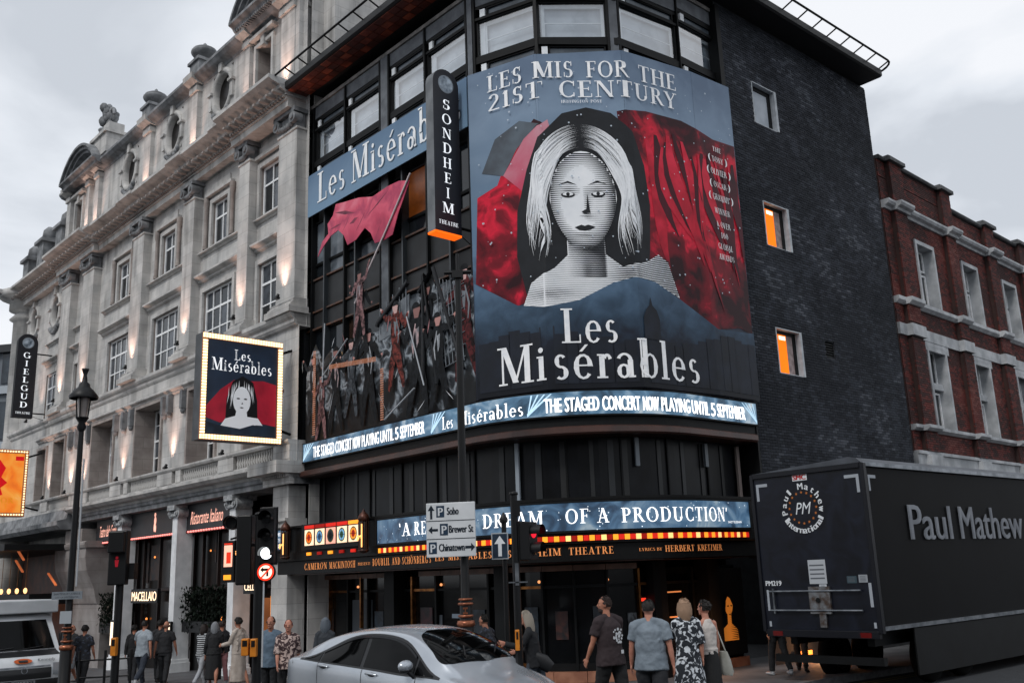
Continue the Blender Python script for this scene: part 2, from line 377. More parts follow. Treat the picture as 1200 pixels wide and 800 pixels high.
def emis(name, c, s=1, c2=None, ns=4, **k):
    return mat(name, c, .6, emit=c, es=s, spec=.1, **k)
def lit(name, cols, scale=1.2, strength=1, ndist=.6, src='UV', rough=.4):
    """backlit print: noise through a colour ramp, emission"""
    if name in MATS: return MATS[name]
    m = bpy.data.materials.new(name); m.use_nodes = True; t = m.node_tree; N = t.nodes; p = N['Principled BSDF']; K = t.links.new
    tc = N.new('ShaderNodeTexCoord'); n = N.new('ShaderNodeTexNoise'); n.inputs['Scale'].default_value = scale; n.inputs['Detail'].default_value = 7; n.inputs['Distortion'].default_value = ndist
    K(tc.outputs[src], n.inputs['Vector']); r = N.new('ShaderNodeValToRGB'); K(n.outputs['Fac'], r.inputs[0]); E_ = r.color_ramp.elements
    a, b = .3, .72
    E_[0].position = a; E_[0].color = (*lin(cols[0]), 1); E_[1].position = b; E_[1].color = (*lin(cols[-1]), 1)
    for i, c in list(enumerate(cols))[1:-1]: el = E_.new(a + (b - a) * i / (len(cols) - 1)); el.color = (*lin(c), 1)
    K(r.outputs[0], p.inputs['Emission Color']); p.inputs['Emission Strength'].default_value = strength; p.inputs['Base Color'].default_value = (.02, .02, .02, 1); p.inputs['Roughness'].default_value = rough
    MATS[name] = m; return m
bulb = emis('bulb_light', 'ffd9a6', 2.2)
warm = emis('warm_light', 'ff9a3c', 1.4)
redl = emis('red_light', 'd8281c', .9)
white_l = emis('white_light', 'fff6ea', 3)

def wallholes(mb, fr, s0, s1, z0, z1, holes, o, dep, mi=0, mi2=None):
    """wall face at o with rectangular holes (sa, sb, za, zb) whose reveals run dep metres in"""
    mi2 = mi if mi2 is None else mi2
    S = sorted({s0, s1} | {max(s0, min(s1, v)) for h in holes for v in h[:2]}); Z = sorted({z0, z1} | {max(z0, min(z1, v)) for h in holes for v in h[2:4]})
    for a, b in zip(S, S[1:]):
        for c, d in zip(Z, Z[1:]):
            m1, m2 = (a + b) / 2, (c + d) / 2
            if any(h[0] < m1 < h[1] and h[2] < m2 < h[3] for h in holes): continue
            mb.add([fr.P(a, c, o), fr.P(b, c, o), fr.P(b, d, o), fr.P(a, d, o)], [(0, 1, 2, 3)], mi)
    for h in holes:
        a, b, c, d = h[:4]; q = o - (h[4] if len(h) > 4 else dep)
        for (p1, p2) in (((a, c), (b, c)), ((b, c), (b, d)), ((b, d), (a, d)), ((a, d), (a, c))):
            mb.add([fr.P(p1[0], p1[1], o), fr.P(p2[0], p2[1], o), fr.P(p2[0], p2[1], q), fr.P(p1[0], p1[1], q)], [(0, 1, 2, 3)], mi2)
WM = {}
def window(parent, M, w_, h, xs, zs, fm=None, gm=None, bar=.045, fr_w=.07, name='window', depth=.09):
    """framed window, local x right / z up from its lower left corner; xs, zs = glazing bar positions (fractions)"""
    key = (round(w_, 2), round(h, 2), tuple(xs), tuple(zs), bar, name, (fm or white_f).name)
    if key not in WM:
        m = MB(); m.box(0, fr_w, 0, depth, 0, h); m.box(w_ - fr_w, w_, 0, depth, 0, h); m.box(fr_w, w_ - fr_w, .004, depth, 0, fr_w); m.box(fr_w, w_ - fr_w, .004, depth, h - fr_w, h)
        for x in xs: m.box(x * w_ - bar / 2, x * w_ + bar / 2, .01, depth - .01, fr_w, h - fr_w)
        for z in zs:
            zz, bb = (z if not isinstance(z, tuple) else z[0]), (bar if not isinstance(z, tuple) else z[1])
            m.box(fr_w, w_ - fr_w, .016, depth - .016, zz * h - bb / 2, zz * h + bb / 2)
        WM[key] = (m.mesh(name, fm or white_f), {})
    me, pc = WM[key]
    o = part(name, me, None, parent, M)
    X = [0] + list(xs) + [1]; Z = [0] + [z if not isinstance(z, tuple) else z[0] for z in zs] + [1]
    gms = gm if isinstance(gm, (list, tuple)) else [gm or glass]
    k = 0
    for i in range(len(X) - 1):
        for j in range(len(Z) - 1):
            a, b, c, d = X[i] * w_ + .01, X[i + 1] * w_ - .01, Z[j] * h + .01, Z[j + 1] * h - .01
            g = gms[k % len(gms)]; k += 1; kk = (round(b - a, 3), round(d - c, 3), g.name)
            if kk not in pc:
                q = MB(); q.box(0, b - a, 0, .012, 0, d - c); pc[kk] = q.mesh('pane', g)
            part('pane', pc[kk], None, o, M @ T(a, .045, c))
    return o

# ================================================================ the stone theatre on the left
SB = thing('stone_theatre_building', 'long pale stone theatre with big pilasters and attic ovals, left of the black corner theatre', 'building', GF.P(14, -.3, -4))
PW = [(.15, 1.28), (3.27, 3.99), (7.54, 8.37), (12.21, 13.31), (17.8, 19.1), (20.73, 21.95)]   # the big pilasters
H3 = [(5.4, 6.65, 14.4, 15.98), (9.8, 11.05, 14.4, 15.98), (14.35, 15.6, 14.4, 15.98), (1.75, 3.05, 14.4, 16.1)]
H2 = [(4.85, 7.15, 10.5, 12.7), (9.2, 11.6, 10.5, 12.7), (14.0, 16.3, 10.5, 12.7), (1.75, 3.05, 10.5, 12.66), (19.45, 20.4, 10.5, 12.5), (23.0, 24.5, 10.5, 12.7)]
H1 = [(5.3, 7.4, 6.5, 9.12), (9.75, 12.1, 6.5, 9.12), (14.4, 16.75, 6.5, 9.12), (1.5, 3.2, 6.5, 9.12), (20.2, 21.6, 6.5, 9.05), (22.7, 23.9, 6.5, 8.9)]
OV = [(23.8, 15.85, .6, .75), (27.1, 15.95, .6, .75)]
wl = MB()
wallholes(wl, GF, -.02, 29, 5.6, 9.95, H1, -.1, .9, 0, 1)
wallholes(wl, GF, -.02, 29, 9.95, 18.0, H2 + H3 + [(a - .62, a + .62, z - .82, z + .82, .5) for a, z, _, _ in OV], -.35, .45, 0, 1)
for h in H1:   # deep ground-stone reveals of the first floor
    pass
wl.fbox(GF, -.02, 29, -1.2, 5.5, -1.6, -1.3)
# attic wall
AO = [(6.15, 20.25), (10.45, 20.22), (14.95, 20.2)]
wallholes(wl, GF, .1, 23, 17.9, 21.3, [(a - .8, a + .8, z - .88, z + .88, .6) for a, z in AO] + [(2.35, 3.45, 18.9, 20.75, .5), (20.7, 21.65, 18.9, 20.7, .5)], -.3, .4, 0, 1)
# behind the openings
wl.fbox(GF, -.02, 29, 5.6, 21.2, -2.2, -2.0)
wl.fbox(GF, -.04, -.02, -1, 18.2, -8, -.5); wl.fbox(GF, 28.98, 29, -1, 18.2, -8, -.5)
wl.fbox(GF, .1, 23, 21.2, 21.3, -6, -.45); wl.fbox(GF, 23, 29, 17.85, 17.98, -6, -.3)
wl.fbox(GF, .08, .1, 18.3, 23.6, -6, -.45)
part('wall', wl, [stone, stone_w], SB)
def oval(mb, fr, a, z, o, ri, rz, ro, roz, dep, mi=0, n=28):
    """oval ring standing proud of the wall with its own reveal"""
    vs = []; 
    for k in range(n):
        t = 2 * math.pi * k / n; c, s_ = math.cos(t), math.sin(t)
        vs += [fr.P(a + ro * c, z + roz * s_, o - .12), fr.P(a + ro * c, z + roz * s_, o + .06), fr.P(a + (ri + ro) / 2 * c, z + (rz + roz) / 2 * s_, o + .1), fr.P(a + ri * c, z + rz * s_, o + .04), fr.P(a + ri * c, z + rz * s_, o - dep)]
    mb.add(vs, [(k * 5 + j, ((k + 1) % n) * 5 + j, ((k + 1) % n) * 5 + j + 1, k * 5 + j + 1) for k in range(n) for j in range(4)], mi, True)
def ovplate(mb, fr, a, z, o, w_, h, ri, rz, mi=0, n=28):
    """square of wall with an oval hole"""
    vs = []
    for k in range(n):
        t = 2 * math.pi * k / n; c, s_ = math.cos(t), math.sin(t); q = 1 / max(abs(c), abs(s_))
        vs += [fr.P(a + ri * c, z + rz * s_, o), fr.P(a + w_ * c * q, z + h * s_ * q, o)]
    mb.add(vs, [(k * 2, ((k + 1) % n) * 2, ((k + 1) % n) * 2 + 1, k * 2 + 1) for k in range(n)], mi)
for (a, z) in AO + [(v[0], v[1]) for v in OV]:
    hi = z > 18; m = MB(); o = -.3 if hi else -.35
    ri, rz_ = (.64, .74) if hi else (.5, .68)
    ovplate(m, GF, a, z, o + .002, .82 if hi else .64, .9 if hi else .84, ri, rz_)
    oval(m, GF, a, z, o, ri, rz_, ri + .2, rz_ + .22, .18)
    m.fbox(GF, a - .13, a + .13, z + .78, z + 1.25, o, o + .16)       # keystone
    for q in (-1, 1): xx = a + q * (ri + .2); m.fbox(GF, xx - .1, xx + .1, z - .5, z + .1, o, o + .1); m.fbox(GF, xx - .17, xx + .17, z + .1, z + .2, o, o + .17)
    ov = part('oval_window', m, stone, SB)
    g = MB(); g.fbox(GF, a - .6, a + .6, z - .8, z + .8, o - .2, o - .17); part('pane', g, mat('oval_dark', '1a1513', .3, c2='0e0d0d', ns=2, spec=.2), ov)
    c = MB()                                                          # carved swag below
    for k in range(9):
        t = k / 8 - .5; c.ell(GF.P(a + t * 1.1, z - .86 - .28 * (1 - 4 * t * t) + rnd() * .05, o + .05), (.09 + rnd() * .04,) * 3, 7, 5)
    part('carved_swag', c, stone_d, SB)

def cornice(name, s0, s1, prf, m=stone, n=1, label=None):
    c = MB(); c.prof(GF, s0, s1, prf); return part(name, c, m, SB)
def mould(z, h, o, pj, back=-.5):
    """moulding outline: drip, ovolo, fillet"""
    return [(back, z), (o, z), (o + pj * .3, z + h * .18), (o + pj * .35, z + h * .4), (o + pj * .75, z + h * .55), (o + pj, z + h * .72), (o + pj, z + h), (back, z + h)]
# main cornice in its breaks, dentils, frieze
for i, (a, b, of) in enumerate([(.2, 4.1, .28), (4.1, 17.3, 0), (17.3, 22.3, .22), (22.3, 28.9, -.05)]):
    cornice('cornice', a, b, mould(17.56, .42, .12 + of, .6))
    c = MB(); c.fbox(GF, a + .02, b - .02, 17.08, 17.32, -.4, .02 + of); c.fbox(GF, a + .02, b - .02, 17.32, 17.37, -.4, .08 + of); part('frieze', c, stone, SB)
    c = MB(); k = a + .06
    while k < b - .15: c.fbox(GF, k, k + .09, 17.375, 17.46, -.3, .16 + of); k += .17
    c.fbox(GF, a + .03, b - .03, 17.375, 17.46, -.4, .06 + of)
    part('dentil_course', c, stone_w, SB, kind='stuff')
    k = a + .15
    mm = None
    c = MB(); c.fbox(GF, a + .02, b - .02, 17.465, 17.555, -.4, .1 + of)
    part('cornice_bed', c, stone, SB)
    q = MB(); q.box(-.06, .06, 0, .34, 0, .085); mm = q.mesh('modillion', stone_w)
    while k < b - .1: part('modillion', mm, None, SB, GF.mat(k, 17.47, .5 + of)); k += .42
for a, b in ((4.1, 5.0), (7.3, 8.6), (11.9, 13.5), (16.6, 17.3)):       # little breaks over the pilasters
    cornice('cornice_break', a, b, mould(17.57, .42, .2, .58))
# string courses, sills, hoods
for nm, a, b, z, h, o, pj in (('string_course', 0, 28.9, 9.92, .4, -.08, .16), ('string_course', 0, 4.2, 9.95, .42, .0, .2), ('string_course', 17.4, 22.4, 9.95, .42, .0, .14), ('lintel_course', 4.0, 24, 9.22, .22, -.07, .16)):
    cornice(nm, a, b, mould(z, h, o, pj))
BAYS = [(4.05, 7.5), (8.42, 12.17), (13.36, 17.1)]
for a, b in BAYS + [(1.32, 3.25), (19.15, 20.7), (22.0, 24.6)]:
    cornice('window_sill', a, b, mould(14.1, .14, -.33, .16)); cornice('window_hood', a, b, mould(13.1, .26, -.33, .26))
    c = MB(); c.fbox(GF, a + .25, b - .25, 13.5, 13.95, -.36, -.31); part('panel', c, stone, SB)
# pilasters with base and carved capital
for a, b in PW:
    m = MB(); m.fbox(GF, a, b, 10.8, 16.45, -.4, 0); m.fbox(GF, a - .06, b + .06, 16.38, 16.46, -.4, .04)
    p = part('pilaster', m, stone, SB, bevel=.015)
    m = MB(); m.fbox(GF, a - .2, b + .2, 10.32, 10.52, -.4, .28); m.prof(GF, a - .14, b + .14, [(-.4, 10.52), (.2, 10.52), (.2, 10.6), (.1, 10.68), (.12, 10.74), (.03, 10.8), (-.4, 10.8)]); part('plinth', m, stone, p)
    m = MB(); c_ = (a + b) / 2; hw = (b - a) / 2
    m.fbox(GF, a - .1, b + .1, 16.94, 17.08, -.4, .16)
    for q in (-1, 1):
        for r_, dz in ((.19, 0), (.1, .01)): 
            pc = GF.P(c_ + q * (hw - .06), 16.76 + dz, .06); m.tube([pc - GF.n * .2, pc + GF.n * (.1 + (.19 - r_) * .5)], r_, 12)
    for k in range(7):
        t = k / 6 - .5; m.ell(GF.P(c_ + t * (b - a) * .9, 16.68 - .12 * (1 - 4 * t * t), .08), (.085, .085, .1), 7, 5)
    m.fbox(GF, a, b, 16.46, 16.93, -.3, .03)
    part('capital', m, stone_d, p)
# windows
gw = [glass, glass_c, glass_c, glass]
for a, b, z0, z1 in H3[:3]:
    window(SB, GF.mat(b - .02, z0, -.42), b - a - .04, z1 - z0, (.5,), ((.62, .07),), gm=gw)
window(SB, GF.mat(3.03, 14.4, -.42), 1.26, 1.7, (.5,), ((.62, .07),), gm=gw)
for a, b, z0, z1 in H2:
    nx = (1 / 4, 2 / 4, 3 / 4) if b - a > 1.7 else (.5,)
    window(SB, GF.mat(b - .02, z0, -.42), b - a - .04, z1 - z0, nx, (.34, (.68, .08)), gm=gw + [glass])
for a, b, z0, z1 in H1:
    window(SB, GF.mat(b - .02, z0, -.8), b - a - .04, z1 - z0, (1 / 4, 2 / 4, 3 / 4) if b - a > 1.7 else (.5,), (.3, (.55, .08), .78), gm=gw + [glass_c])
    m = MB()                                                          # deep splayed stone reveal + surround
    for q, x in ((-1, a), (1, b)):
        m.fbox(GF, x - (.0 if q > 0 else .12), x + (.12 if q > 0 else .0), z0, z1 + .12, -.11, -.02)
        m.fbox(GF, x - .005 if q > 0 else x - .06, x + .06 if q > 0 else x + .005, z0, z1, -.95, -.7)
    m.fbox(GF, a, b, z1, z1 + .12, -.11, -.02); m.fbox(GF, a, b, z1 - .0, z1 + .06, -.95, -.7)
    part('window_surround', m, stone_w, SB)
for a, b, z0, z1 in H3 + H2[:5]:
    m = MB(); m.fbox(GF, a - .16, a, z0 - .1, z1 + .16, -.36, -.27); m.fbox(GF, b, b + .16, z0 - .1, z1 + .16, -.36, -.27); m.fbox(GF, a, b, z1, z1 + .16, -.36, -.27)
    if z0 > 14: m.fbox(GF, a - .4, b + .4, z1 + .3, z1 + .42, -.36, -.18); m.fbox(GF, a - .1, b + .1, z1 + .42, z1 + .75, -.36, -.3)
    part('window_surround', m, stone, SB)
    if z0 > 14:
        for x in (a - .4, b + .4):
            m = MB(); m.lathe([(.09, z0 - .1), (.1, z0), (.075, z0 + .06), (.07, z1 - .1), (.1, z1 - .02), (.11, z1 + .12), (.11, z1 + .3)], 10, 0, T(GF.P(x, 0, -.26))); part('column', m, stone_w, SB)
# first-floor pier brackets, balustrade and entablature over the shops
for x in (4.35, 5.0, 7.75, 8.9, 9.4, 12.45, 13.2, 14.05, 17.1, 18.5, 19.3):
    m = MB(); m.fbox(GF, x - .1, x + .1, 8.55, 9.2, -.12, .1); m.ell(GF.P(x, 8.5, .0), (.1, .1, .14), 8, 6); part('bracket', m, stone_d, SB)
    
cornice('shop_cornice', -.05, 18.2, [(-1.35, 5.5), (.05, 5.5), (.1, 5.58), (.3, 5.62), (.42, 5.72), (.42, 5.82), (-1.35, 5.82)], stone)
cornice('shop_cornice', -.05, 18.2, [(-1.35, 5.2), (.0, 5.2), (.0, 5.34), (.06, 5.38), (.06, 5.49), (-1.35, 5.49)], stone_d)
cornice('shop_cornice', 18.2, 28.9, [(-1.35, 4.9), (.5, 4.95), (.65, 5.12), (.65, 5.3), (.3, 5.38), (.2, 5.8), (-1.35, 5.8)], stone_d)
cornice('balustrade_rail', 0, 24.4, [(-.4, 6.36), (.16, 6.36), (.2, 6.42), (.2, 6.48), (-.4, 6.48)], stone)
cornice('balustrade_base', 0, 24.4, [(-.4, 5.83), (.12, 5.83), (.12, 5.93), (-.4, 5.93)], stone)
bal = MB(); bal.lathe([(.035, 0), (.05, .02), (.03, .07), (.06, .17), (.03, .3), (.05, .36), (.05, .42)], 8); balm = bal.mesh('baluster', stone)
ped = [(0, .95), (3.5, 4.55), (7.4, 7.8), (8.1, 9.35), (12.1, 12.5), (12.8, 13.9), (16.4, 18.6), (21.4, 22.4)]
for a, b in ped:
    m = MB(); m.fbox(GF, a, b, 5.93, 6.36, -.38, .14); part('balustrade_pedestal', m, stone, SB)
nb = 0
for (a, b), (c, d) in zip(ped, ped[1:]):
    x = b + .1
    while x < c - .05:
        if nb < 110: part('baluster', balm, None, SB, GF.mat(x, 5.93, .02)); nb += 1
        x += .155
# attic: entablature, pilasters, curved pediments, urns
cornice('attic_cornice', .3, 23.2, [(-.6, 21.25), (-.28, 21.25), (-.24, 21.35), (.0, 21.42), (.12, 21.55), (.12, 21.66), (-.1, 21.7), (-.1, 21.84), (-.6, 21.84)], stone_d)
cornice('attic_cornice', .3, 23.2, [(-.6, 21.0), (-.36, 21.0), (-.36, 21.2), (-.3, 21.24), (-.6, 21.24)], stone)
for a, b in ((.6, 1.5), (3.75, 4.15), (7.95, 8.5), (12.4, 13.05), (18.3, 18.75), (19.5, 19.9), (22.1, 22.6)):
    m = MB(); m.fbox(GF, a, b, 18.0, 21.0, -.5, -.12); m.fbox(GF, a - .06, b + .06, 21.0, 21.22, -.5, -.04); m.fbox(GF, a - .06, b + .06, 17.98, 18.3, -.5, -.06)
    m.prof(GF, a - .12, b + .12, [(-.5, 21.26), (-.1, 21.3), (.2, 21.44), (.22, 21.66), (-.5, 21.66)]); part('attic_pilaster', m, stone, SB)
for a, b, z0, z1 in ((2.35, 3.45, 18.9, 20.75), (20.7, 21.65, 18.9, 20.7)):
    window(SB, GF.mat(b, z0, -.85), b - a, z1 - z0, (.5,), (.5,), gm=[glass])
    m = MB(); m.fbox(GF, a - .14, a, z0, z1 + .14, -.32, -.2); m.fbox(GF, b, b + .14, z0, z1 + .14, -.32, -.2); m.fbox(GF, a, b, z1, z1 + .14, -.32, -.2); m.fbox(GF, a - .3, b + .3, z1 + .3, z1 + .42, -.32, -.05); m.fbox(GF, (a + b) / 2 - .12, (a + b) / 2 + .12, z1 - .1, z1 + .3, -.32, -.14)
    part('window_surround', m, stone, SB)
def pediment(c, hw, z, rise, o):
    m = MB(); n = 22; rad = (hw * hw + rise * rise) / (2 * rise); cz = z + rise - rad; t0 = math.asin(min(.999, hw / rad))
    for r0, r1, oo in ((rad - .12, rad, o + .34), (rad - .26, rad - .12, o + .22), (rad - .4, rad - .26, o + .08)):
        vs = []
        for k in range(n + 1):
            t = -t0 + 2 * t0 * k / n
            for r_ in (r0, r1):
                for q in (-.5, oo): vs.append(GF.P(c + r_ * math.sin(t), cz + r_ * math.cos(t), q))
        f = []
        for k in range(n): b = k * 4; f += [(b, b + 4, b + 5, b + 1), (b + 2, b + 3, b + 7, b + 6), (b + 1, b + 5, b + 7, b + 3), (b, b + 2, b + 6, b + 4)]
        m.add(vs, f, 0); m.add(vs[:4], [(0, 1, 3, 2)]); m.add(vs[-4:], [(0, 1, 3, 2)])
    m.prof(GF, c - hw, c + hw, [(-.5, z - .3), (o + .1, z - .3), (o + .2, z - .16), (o + .34, z - .1), (o + .34, z), (-.5, z)])
    k = c - hw + .1
    while k < c + hw - .1: m.fbox(GF, k, k + .07, z - .36, z - .28, -.4, o + .18); k += .14
    vs = [GF.P(c + (rad - .3) * math.sin(-t0 + 2 * t0 * k / n), cz + (rad - .3) * math.cos(-t0 + 2 * t0 * k / n), -.3) for k in range(n + 1)]
    m.add(vs, [tuple(range(n + 1))], 0)
    part('pediment', m, stone_d, SB)
pediment(2.25, 2.05, 21.9, 1.25, .12); pediment(19.95, 2.3, 21.75, 1.2, .12)
m = MB(); m.fbox(GF, .35, 1.4, 17.98, 25.5, -3, -.14); m.fbox(GF, -.2, 1.4, 25.2, 25.8, -3, .4); m.fbox(GF, -.6, .35, 17.98, 24.6, -4, -.9); part('corner_tower', m, stone, SB)
for s_ in (8.32, 13.05):
    m = MB(); m.box(-.42, .42, -.42, .42, 21.84, 22.4); m.box(-.5, .5, -.5, .5, 22.4, 22.5)
    m = MB(); m.obox(GF.mat(s_, 0, -.5), -.4, .4, -.4, .4, 21.8, 22.35); m.obox(GF.mat(s_, 0, -.5), -.48, .48, -.48, .48, 22.35, 22.47); pdm = part('pedestal', m, stone_d, SB)
    m = MB(); m.lathe([(.01, 22.47), (.22, 22.47), (.12, 22.56), (.16, 22.62), (.42, 22.72), (.52, 22.85), (.52, 22.93), (.44, 22.98), (.46, 23.02), (.3, 23.12), (.1, 23.16), (.05, 23.22), (.07, 23.3), (.01, 23.36)], 18, 0, T(GF.P(s_, 0, -.5))); part('urn', m, stone_d, SB)
# carved group on its pedestal
m = MB(); M_ = GF.mat(18.0, 0, -.4); m.obox(M_, -.9, .9, -.5, .4, 21.8, 22.75); m.obox(M_, -1.0, 1.0, -.6, .5, 22.75, 22.9); m.obox(M_, .2, .9, -.4, .3, 22.9, 23.3); part('pedestal', m, stone, SB)
m = MB()
for k in range(46):
    a_ = rnd() * 6.28; hh = rnd(); m.ell(M_ @ Vector((-.35 + math.cos(a_) * .42 * (1 - hh * .75), math.sin(a_) * .3, 23.0 + hh * 1.5)), (.1 + rnd() * .12, .1 + rnd() * .1, .12 + rnd() * .16), 7, 5)
m.ell(M_ @ Vector((-.4, 0, 24.6)), (.15, .15, .19), 9, 7); m.tube([M_ @ Vector((-.4, 0, 24.3)), M_ @ Vector((-.75, 0, 24.1)), M_ @ Vector((-.8, -.1, 23.6))], .07, 7); m.tube([M_ @ Vector((-.3, 0, 24.3)), M_ @ Vector((.15, 0, 24.35)), M_ @ Vector((.3, 0, 24.0))], .07, 7)
part('carved_figure', m, stone_d, SB)
# the lower left end: blocks, balustrade, drum turret
for s_, z, hh in ((23.2, 18.0, 1.9), (26.0, 18.0, 1.9), (28.3, 18.0, 1.5)):
    m = MB(); M_ = GF.mat(s_, 0, -.4); m.obox(M_, -.45, .45, -.4, .4, z, z + hh); m.obox(M_, -.6, .6, -.55, .5, z + hh, z + hh + .16); m.obox(M_, -.5, .5, -.45, .4, z + hh + .16, z + hh + .28)
    m.lathe([(.26, z + hh + .28), (.34, z + hh + .45), (.3, z + hh + .75), (.12, z + hh + .95), (.01, z + hh + .98)], 12, 0, T(GF.P(s_, 0, -.4)))
    part('parapet_block', m, stone_d, SB)
for a, b in ((23.7, 25.5), (26.5, 27.9)):
    cornice('parapet_rail', a, b, [(-.6, 18.65), (-.1, 18.65), (-.06, 18.72), (-.06, 18.8), (-.6, 18.8)], stone_w)
    x = a + .1
    while x < b: part('baluster', balm, None, SB, GF.mat(x, 18.0, -.35) @ Matrix.Diagonal((1.2, 1.2, 1.55, 1))); x += .17
m = MB(); c_ = GF.P(25.2, 0, -3.2); m.lathe([(1.5, 17.9), (1.5, 20.6), (1.7, 20.65), (1.7, 20.85), (1.4, 20.95), (1.4, 22.4), (1.65, 22.5), (1.7, 22.7), (1.35, 22.8), (1.1, 23.3), (.6, 23.7), (.15, 23.9), (.01, 23.95)], 28, 0, T(c_))
part('turret', m, stone_d, SB)
m = MB(); m.prof(GF, 28.85, 29.3, mould(17.56, .42, .6, .6, -2)); m.lathe([(.75, 9.9), (.75, 16.4), (.95, 16.5), (.6, 16.9), (1.0, 17.0), (1.0, 17.5), (1.5, 17.65), (1.5, 17.98), (.1, 18.0)], 20, 0, T(GF.P(29.1, 0, -.6))); m.lathe([(.8, -1), (.8, 9.9)], 20, 0, T(GF.P(29.1, 0, -.6))); part('round_corner', m, stone, SB)
# ground-floor piers and shop colonnade
def pier(a, b, z0, zt, o0, o1):
    m = MB(); m.fbox(GF, a, b, z0, 3.95, o0, o1); m.prof(GF, a - .08, b + .08, [(o0, 3.96), (o1 + .08, 3.96), (o1 + .05, 4.1), (o1 + .14, 4.16), (o1 + .14, 4.24), (o0, 4.24)]); m.fbox(GF, a, b, 4.24, 5.19, o0, o1)
    return part('pier', m, stone, SB, bevel=.01)
pier(.3, 1.2, -1.1, 5.2, -.6, -.02)
m = MB(); m.fbox(GF, -.05, 1.5, 5.2, 5.5, -.7, .16); m.fbox(GF, -.12, 1.6, 5.5, 5.85, -.7, .62); k = -.05
while k < 1.5: m.fbox(GF, k, k + .06, 5.4, 5.5, -.6, .26); k += .12
part('pier_capital', m, stone, SB)
for s_ in (3.95, 8.25, 13.3):                                        # slim white shop piers with volute capitals
    m = MB(); m.fbox(GF, s_ - .2, s_ + .2, -.9, 4.78, -.7, -.12); m.fbox(GF, s_ - .27, s_ + .27, -1.0, -.05, -.75, -.02); m.fbox(GF, s_ - .23, s_ + .23, -.05, .05, -.73, -.06)
    p = part('shop_pier', m, mat('pier_paint', 'e6e8ea', .6, c2='d0d3d5', ns=3, streak=.4), SB, bevel=.008)
    m = MB()
    for q in (-1, 1):
        pc = GF.P(s_ + q * .26, 4.92, -.1)
        for r_, e_ in ((.17, .04), (.1, .09), (.045, .13)): m.tube([pc - GF.n * .5, pc + GF.n * e_], r_, 14)
    m.fbox(GF, s_ - .3, s_ + .3, 5.02, 5.19, -.8, .06)
    for k in range(6): m.ell(GF.P(s_ - .2 + k * .08, 4.84, -.06), (.05, .05, .07), 7, 5)
    part('volute_capital', m, mat('capital_paint', 'b4b7b9', .7, c2='7c7f82', ns=8), p)
m = MB(); m.fbox(GF, 15.5, 19.6, -1, 1.9, -1.35, -.4)                  # big curved corbel pier at the left entrance
m.prof(GF, 15.9, 19.6, [(-1.35, 1.9), (-.35, 1.9), (-.2, 2.5), (.12, 3.2), (.2, 3.7), (.2, 4.1), (-1.35, 4.1)], 1); m.prof(GF, 15.8, 19.7, [(-1.35, 4.1), (.26, 4.1), (.3, 4.2), (.3, 4.3), (.2, 4.36), (-1.35, 4.36)]); m.fbox(GF, 16.9, 18.9, 4.36, 4.9, -1.35, .05)
part('corbel_pier', m, mat('corbel_stone', '938f8d', .85, c2='7c7674', ns=1.6, bump=.2, joints=(1.2, .5, .006)), SB)
shop_glass = mat('shop_glass', '0b0b0c', .15, c2='1d1512', ns=1.6, spec=.22, ndist=1)
# shop fronts behind the piers
m = MB(); m.fbox(GF, .05, 15.4, -.95, 5.2, -1.28, -1.1); part('shop_front', m, mat('shop_dark', '0e0f10', .4, c2='1a1412', ns=1.2, spec=.25), SB)
for a, b in ((1.5, 3.6), (4.3, 7.9), (8.6, 13.0), (13.6, 15.4)):
    m = MB(); n = 3; x0 = a
    for k in range(n + 1): m.fbox(GF, a + (b - a) * k / n - .03, a + (b - a) * k / n + .03, -.4, 4.3, -1.1, -1.0)
    m.fbox(GF, a, b, 2.3, 2.4, -1.1, -.98); m.fbox(GF, a, b, .3, .4, -1.1, -.98); part('shop_window', m, mat('shop_frame', '2b1f1c', .4), SB)
    for k in range(n):
        q = MB(); q.fbox(GF, a + (b - a) * k / n + .04, a + (b - a) * (k + 1) / n - .04, 2.42, 4.28, -1.08, -1.06); part('pane', q, shop_glass, SB)
        q = MB(); q.fbox(GF, a + (b - a) * k / n + .04, a + (b - a) * (k + 1) / n - .04, .42, 2.28, -1.08, -1.06); part('pane', q, shop_glass, SB)
for s_, z, r_ in ((6.2, 1.35, .06), (4.75, 3.25, .07), (4.9, 3.1, .04), (7.2, 3.6, .03), (10.2, 3.8, .03), (11.9, 3.55, .035), (14.4, 3.8, .04), (14.9, 3.7, .03), (12.4, 1.3, .04), (9.6, 1.2, .035), (5.4, 1.6, .03)):
    m = MB(); m.ell(GF.P(s_, z, -.98), (r_, r_, r_ * 1.2), 8, 6); part('inside_lamp', m, emis('shop_lamp', 'ff9448', 1.5), SB)
for s_, z, w_, h in ((6.9, 3.2, .08, 1.0), (5.6, 3.0, .1, 1.2), (11.5, 2.7, .9, 1.3), (12.6, 2.6, .2, 1.5), (14.2, 2.7, .6, .5)):
    m = MB(); m.fbox(GF, s_, s_ + w_, z, z + h, -1.05, -1.04); part('window_drape', m, mat('shop_drape', '3d2e2a', .6, c2='23282c', ns=5), SB)
# warm doorway between the pier and the corner
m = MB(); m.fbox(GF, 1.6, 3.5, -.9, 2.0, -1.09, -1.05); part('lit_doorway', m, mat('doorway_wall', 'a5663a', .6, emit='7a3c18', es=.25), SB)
m = MB(); m.fbox(GF, 1.7, 3.0, 1.3, 2.05, -1.04, -1.0); part('lit_panel', m, emis('amber_panel', 'ff9a2e', 1.0), SB)
m = MB(); m.fbox(GF, 1.75, 2.35, .35, 1.25, -1.04, -1.0); part('lit_panel', m, emis('menu_white', 'ffe8cc', 1.1), SB)

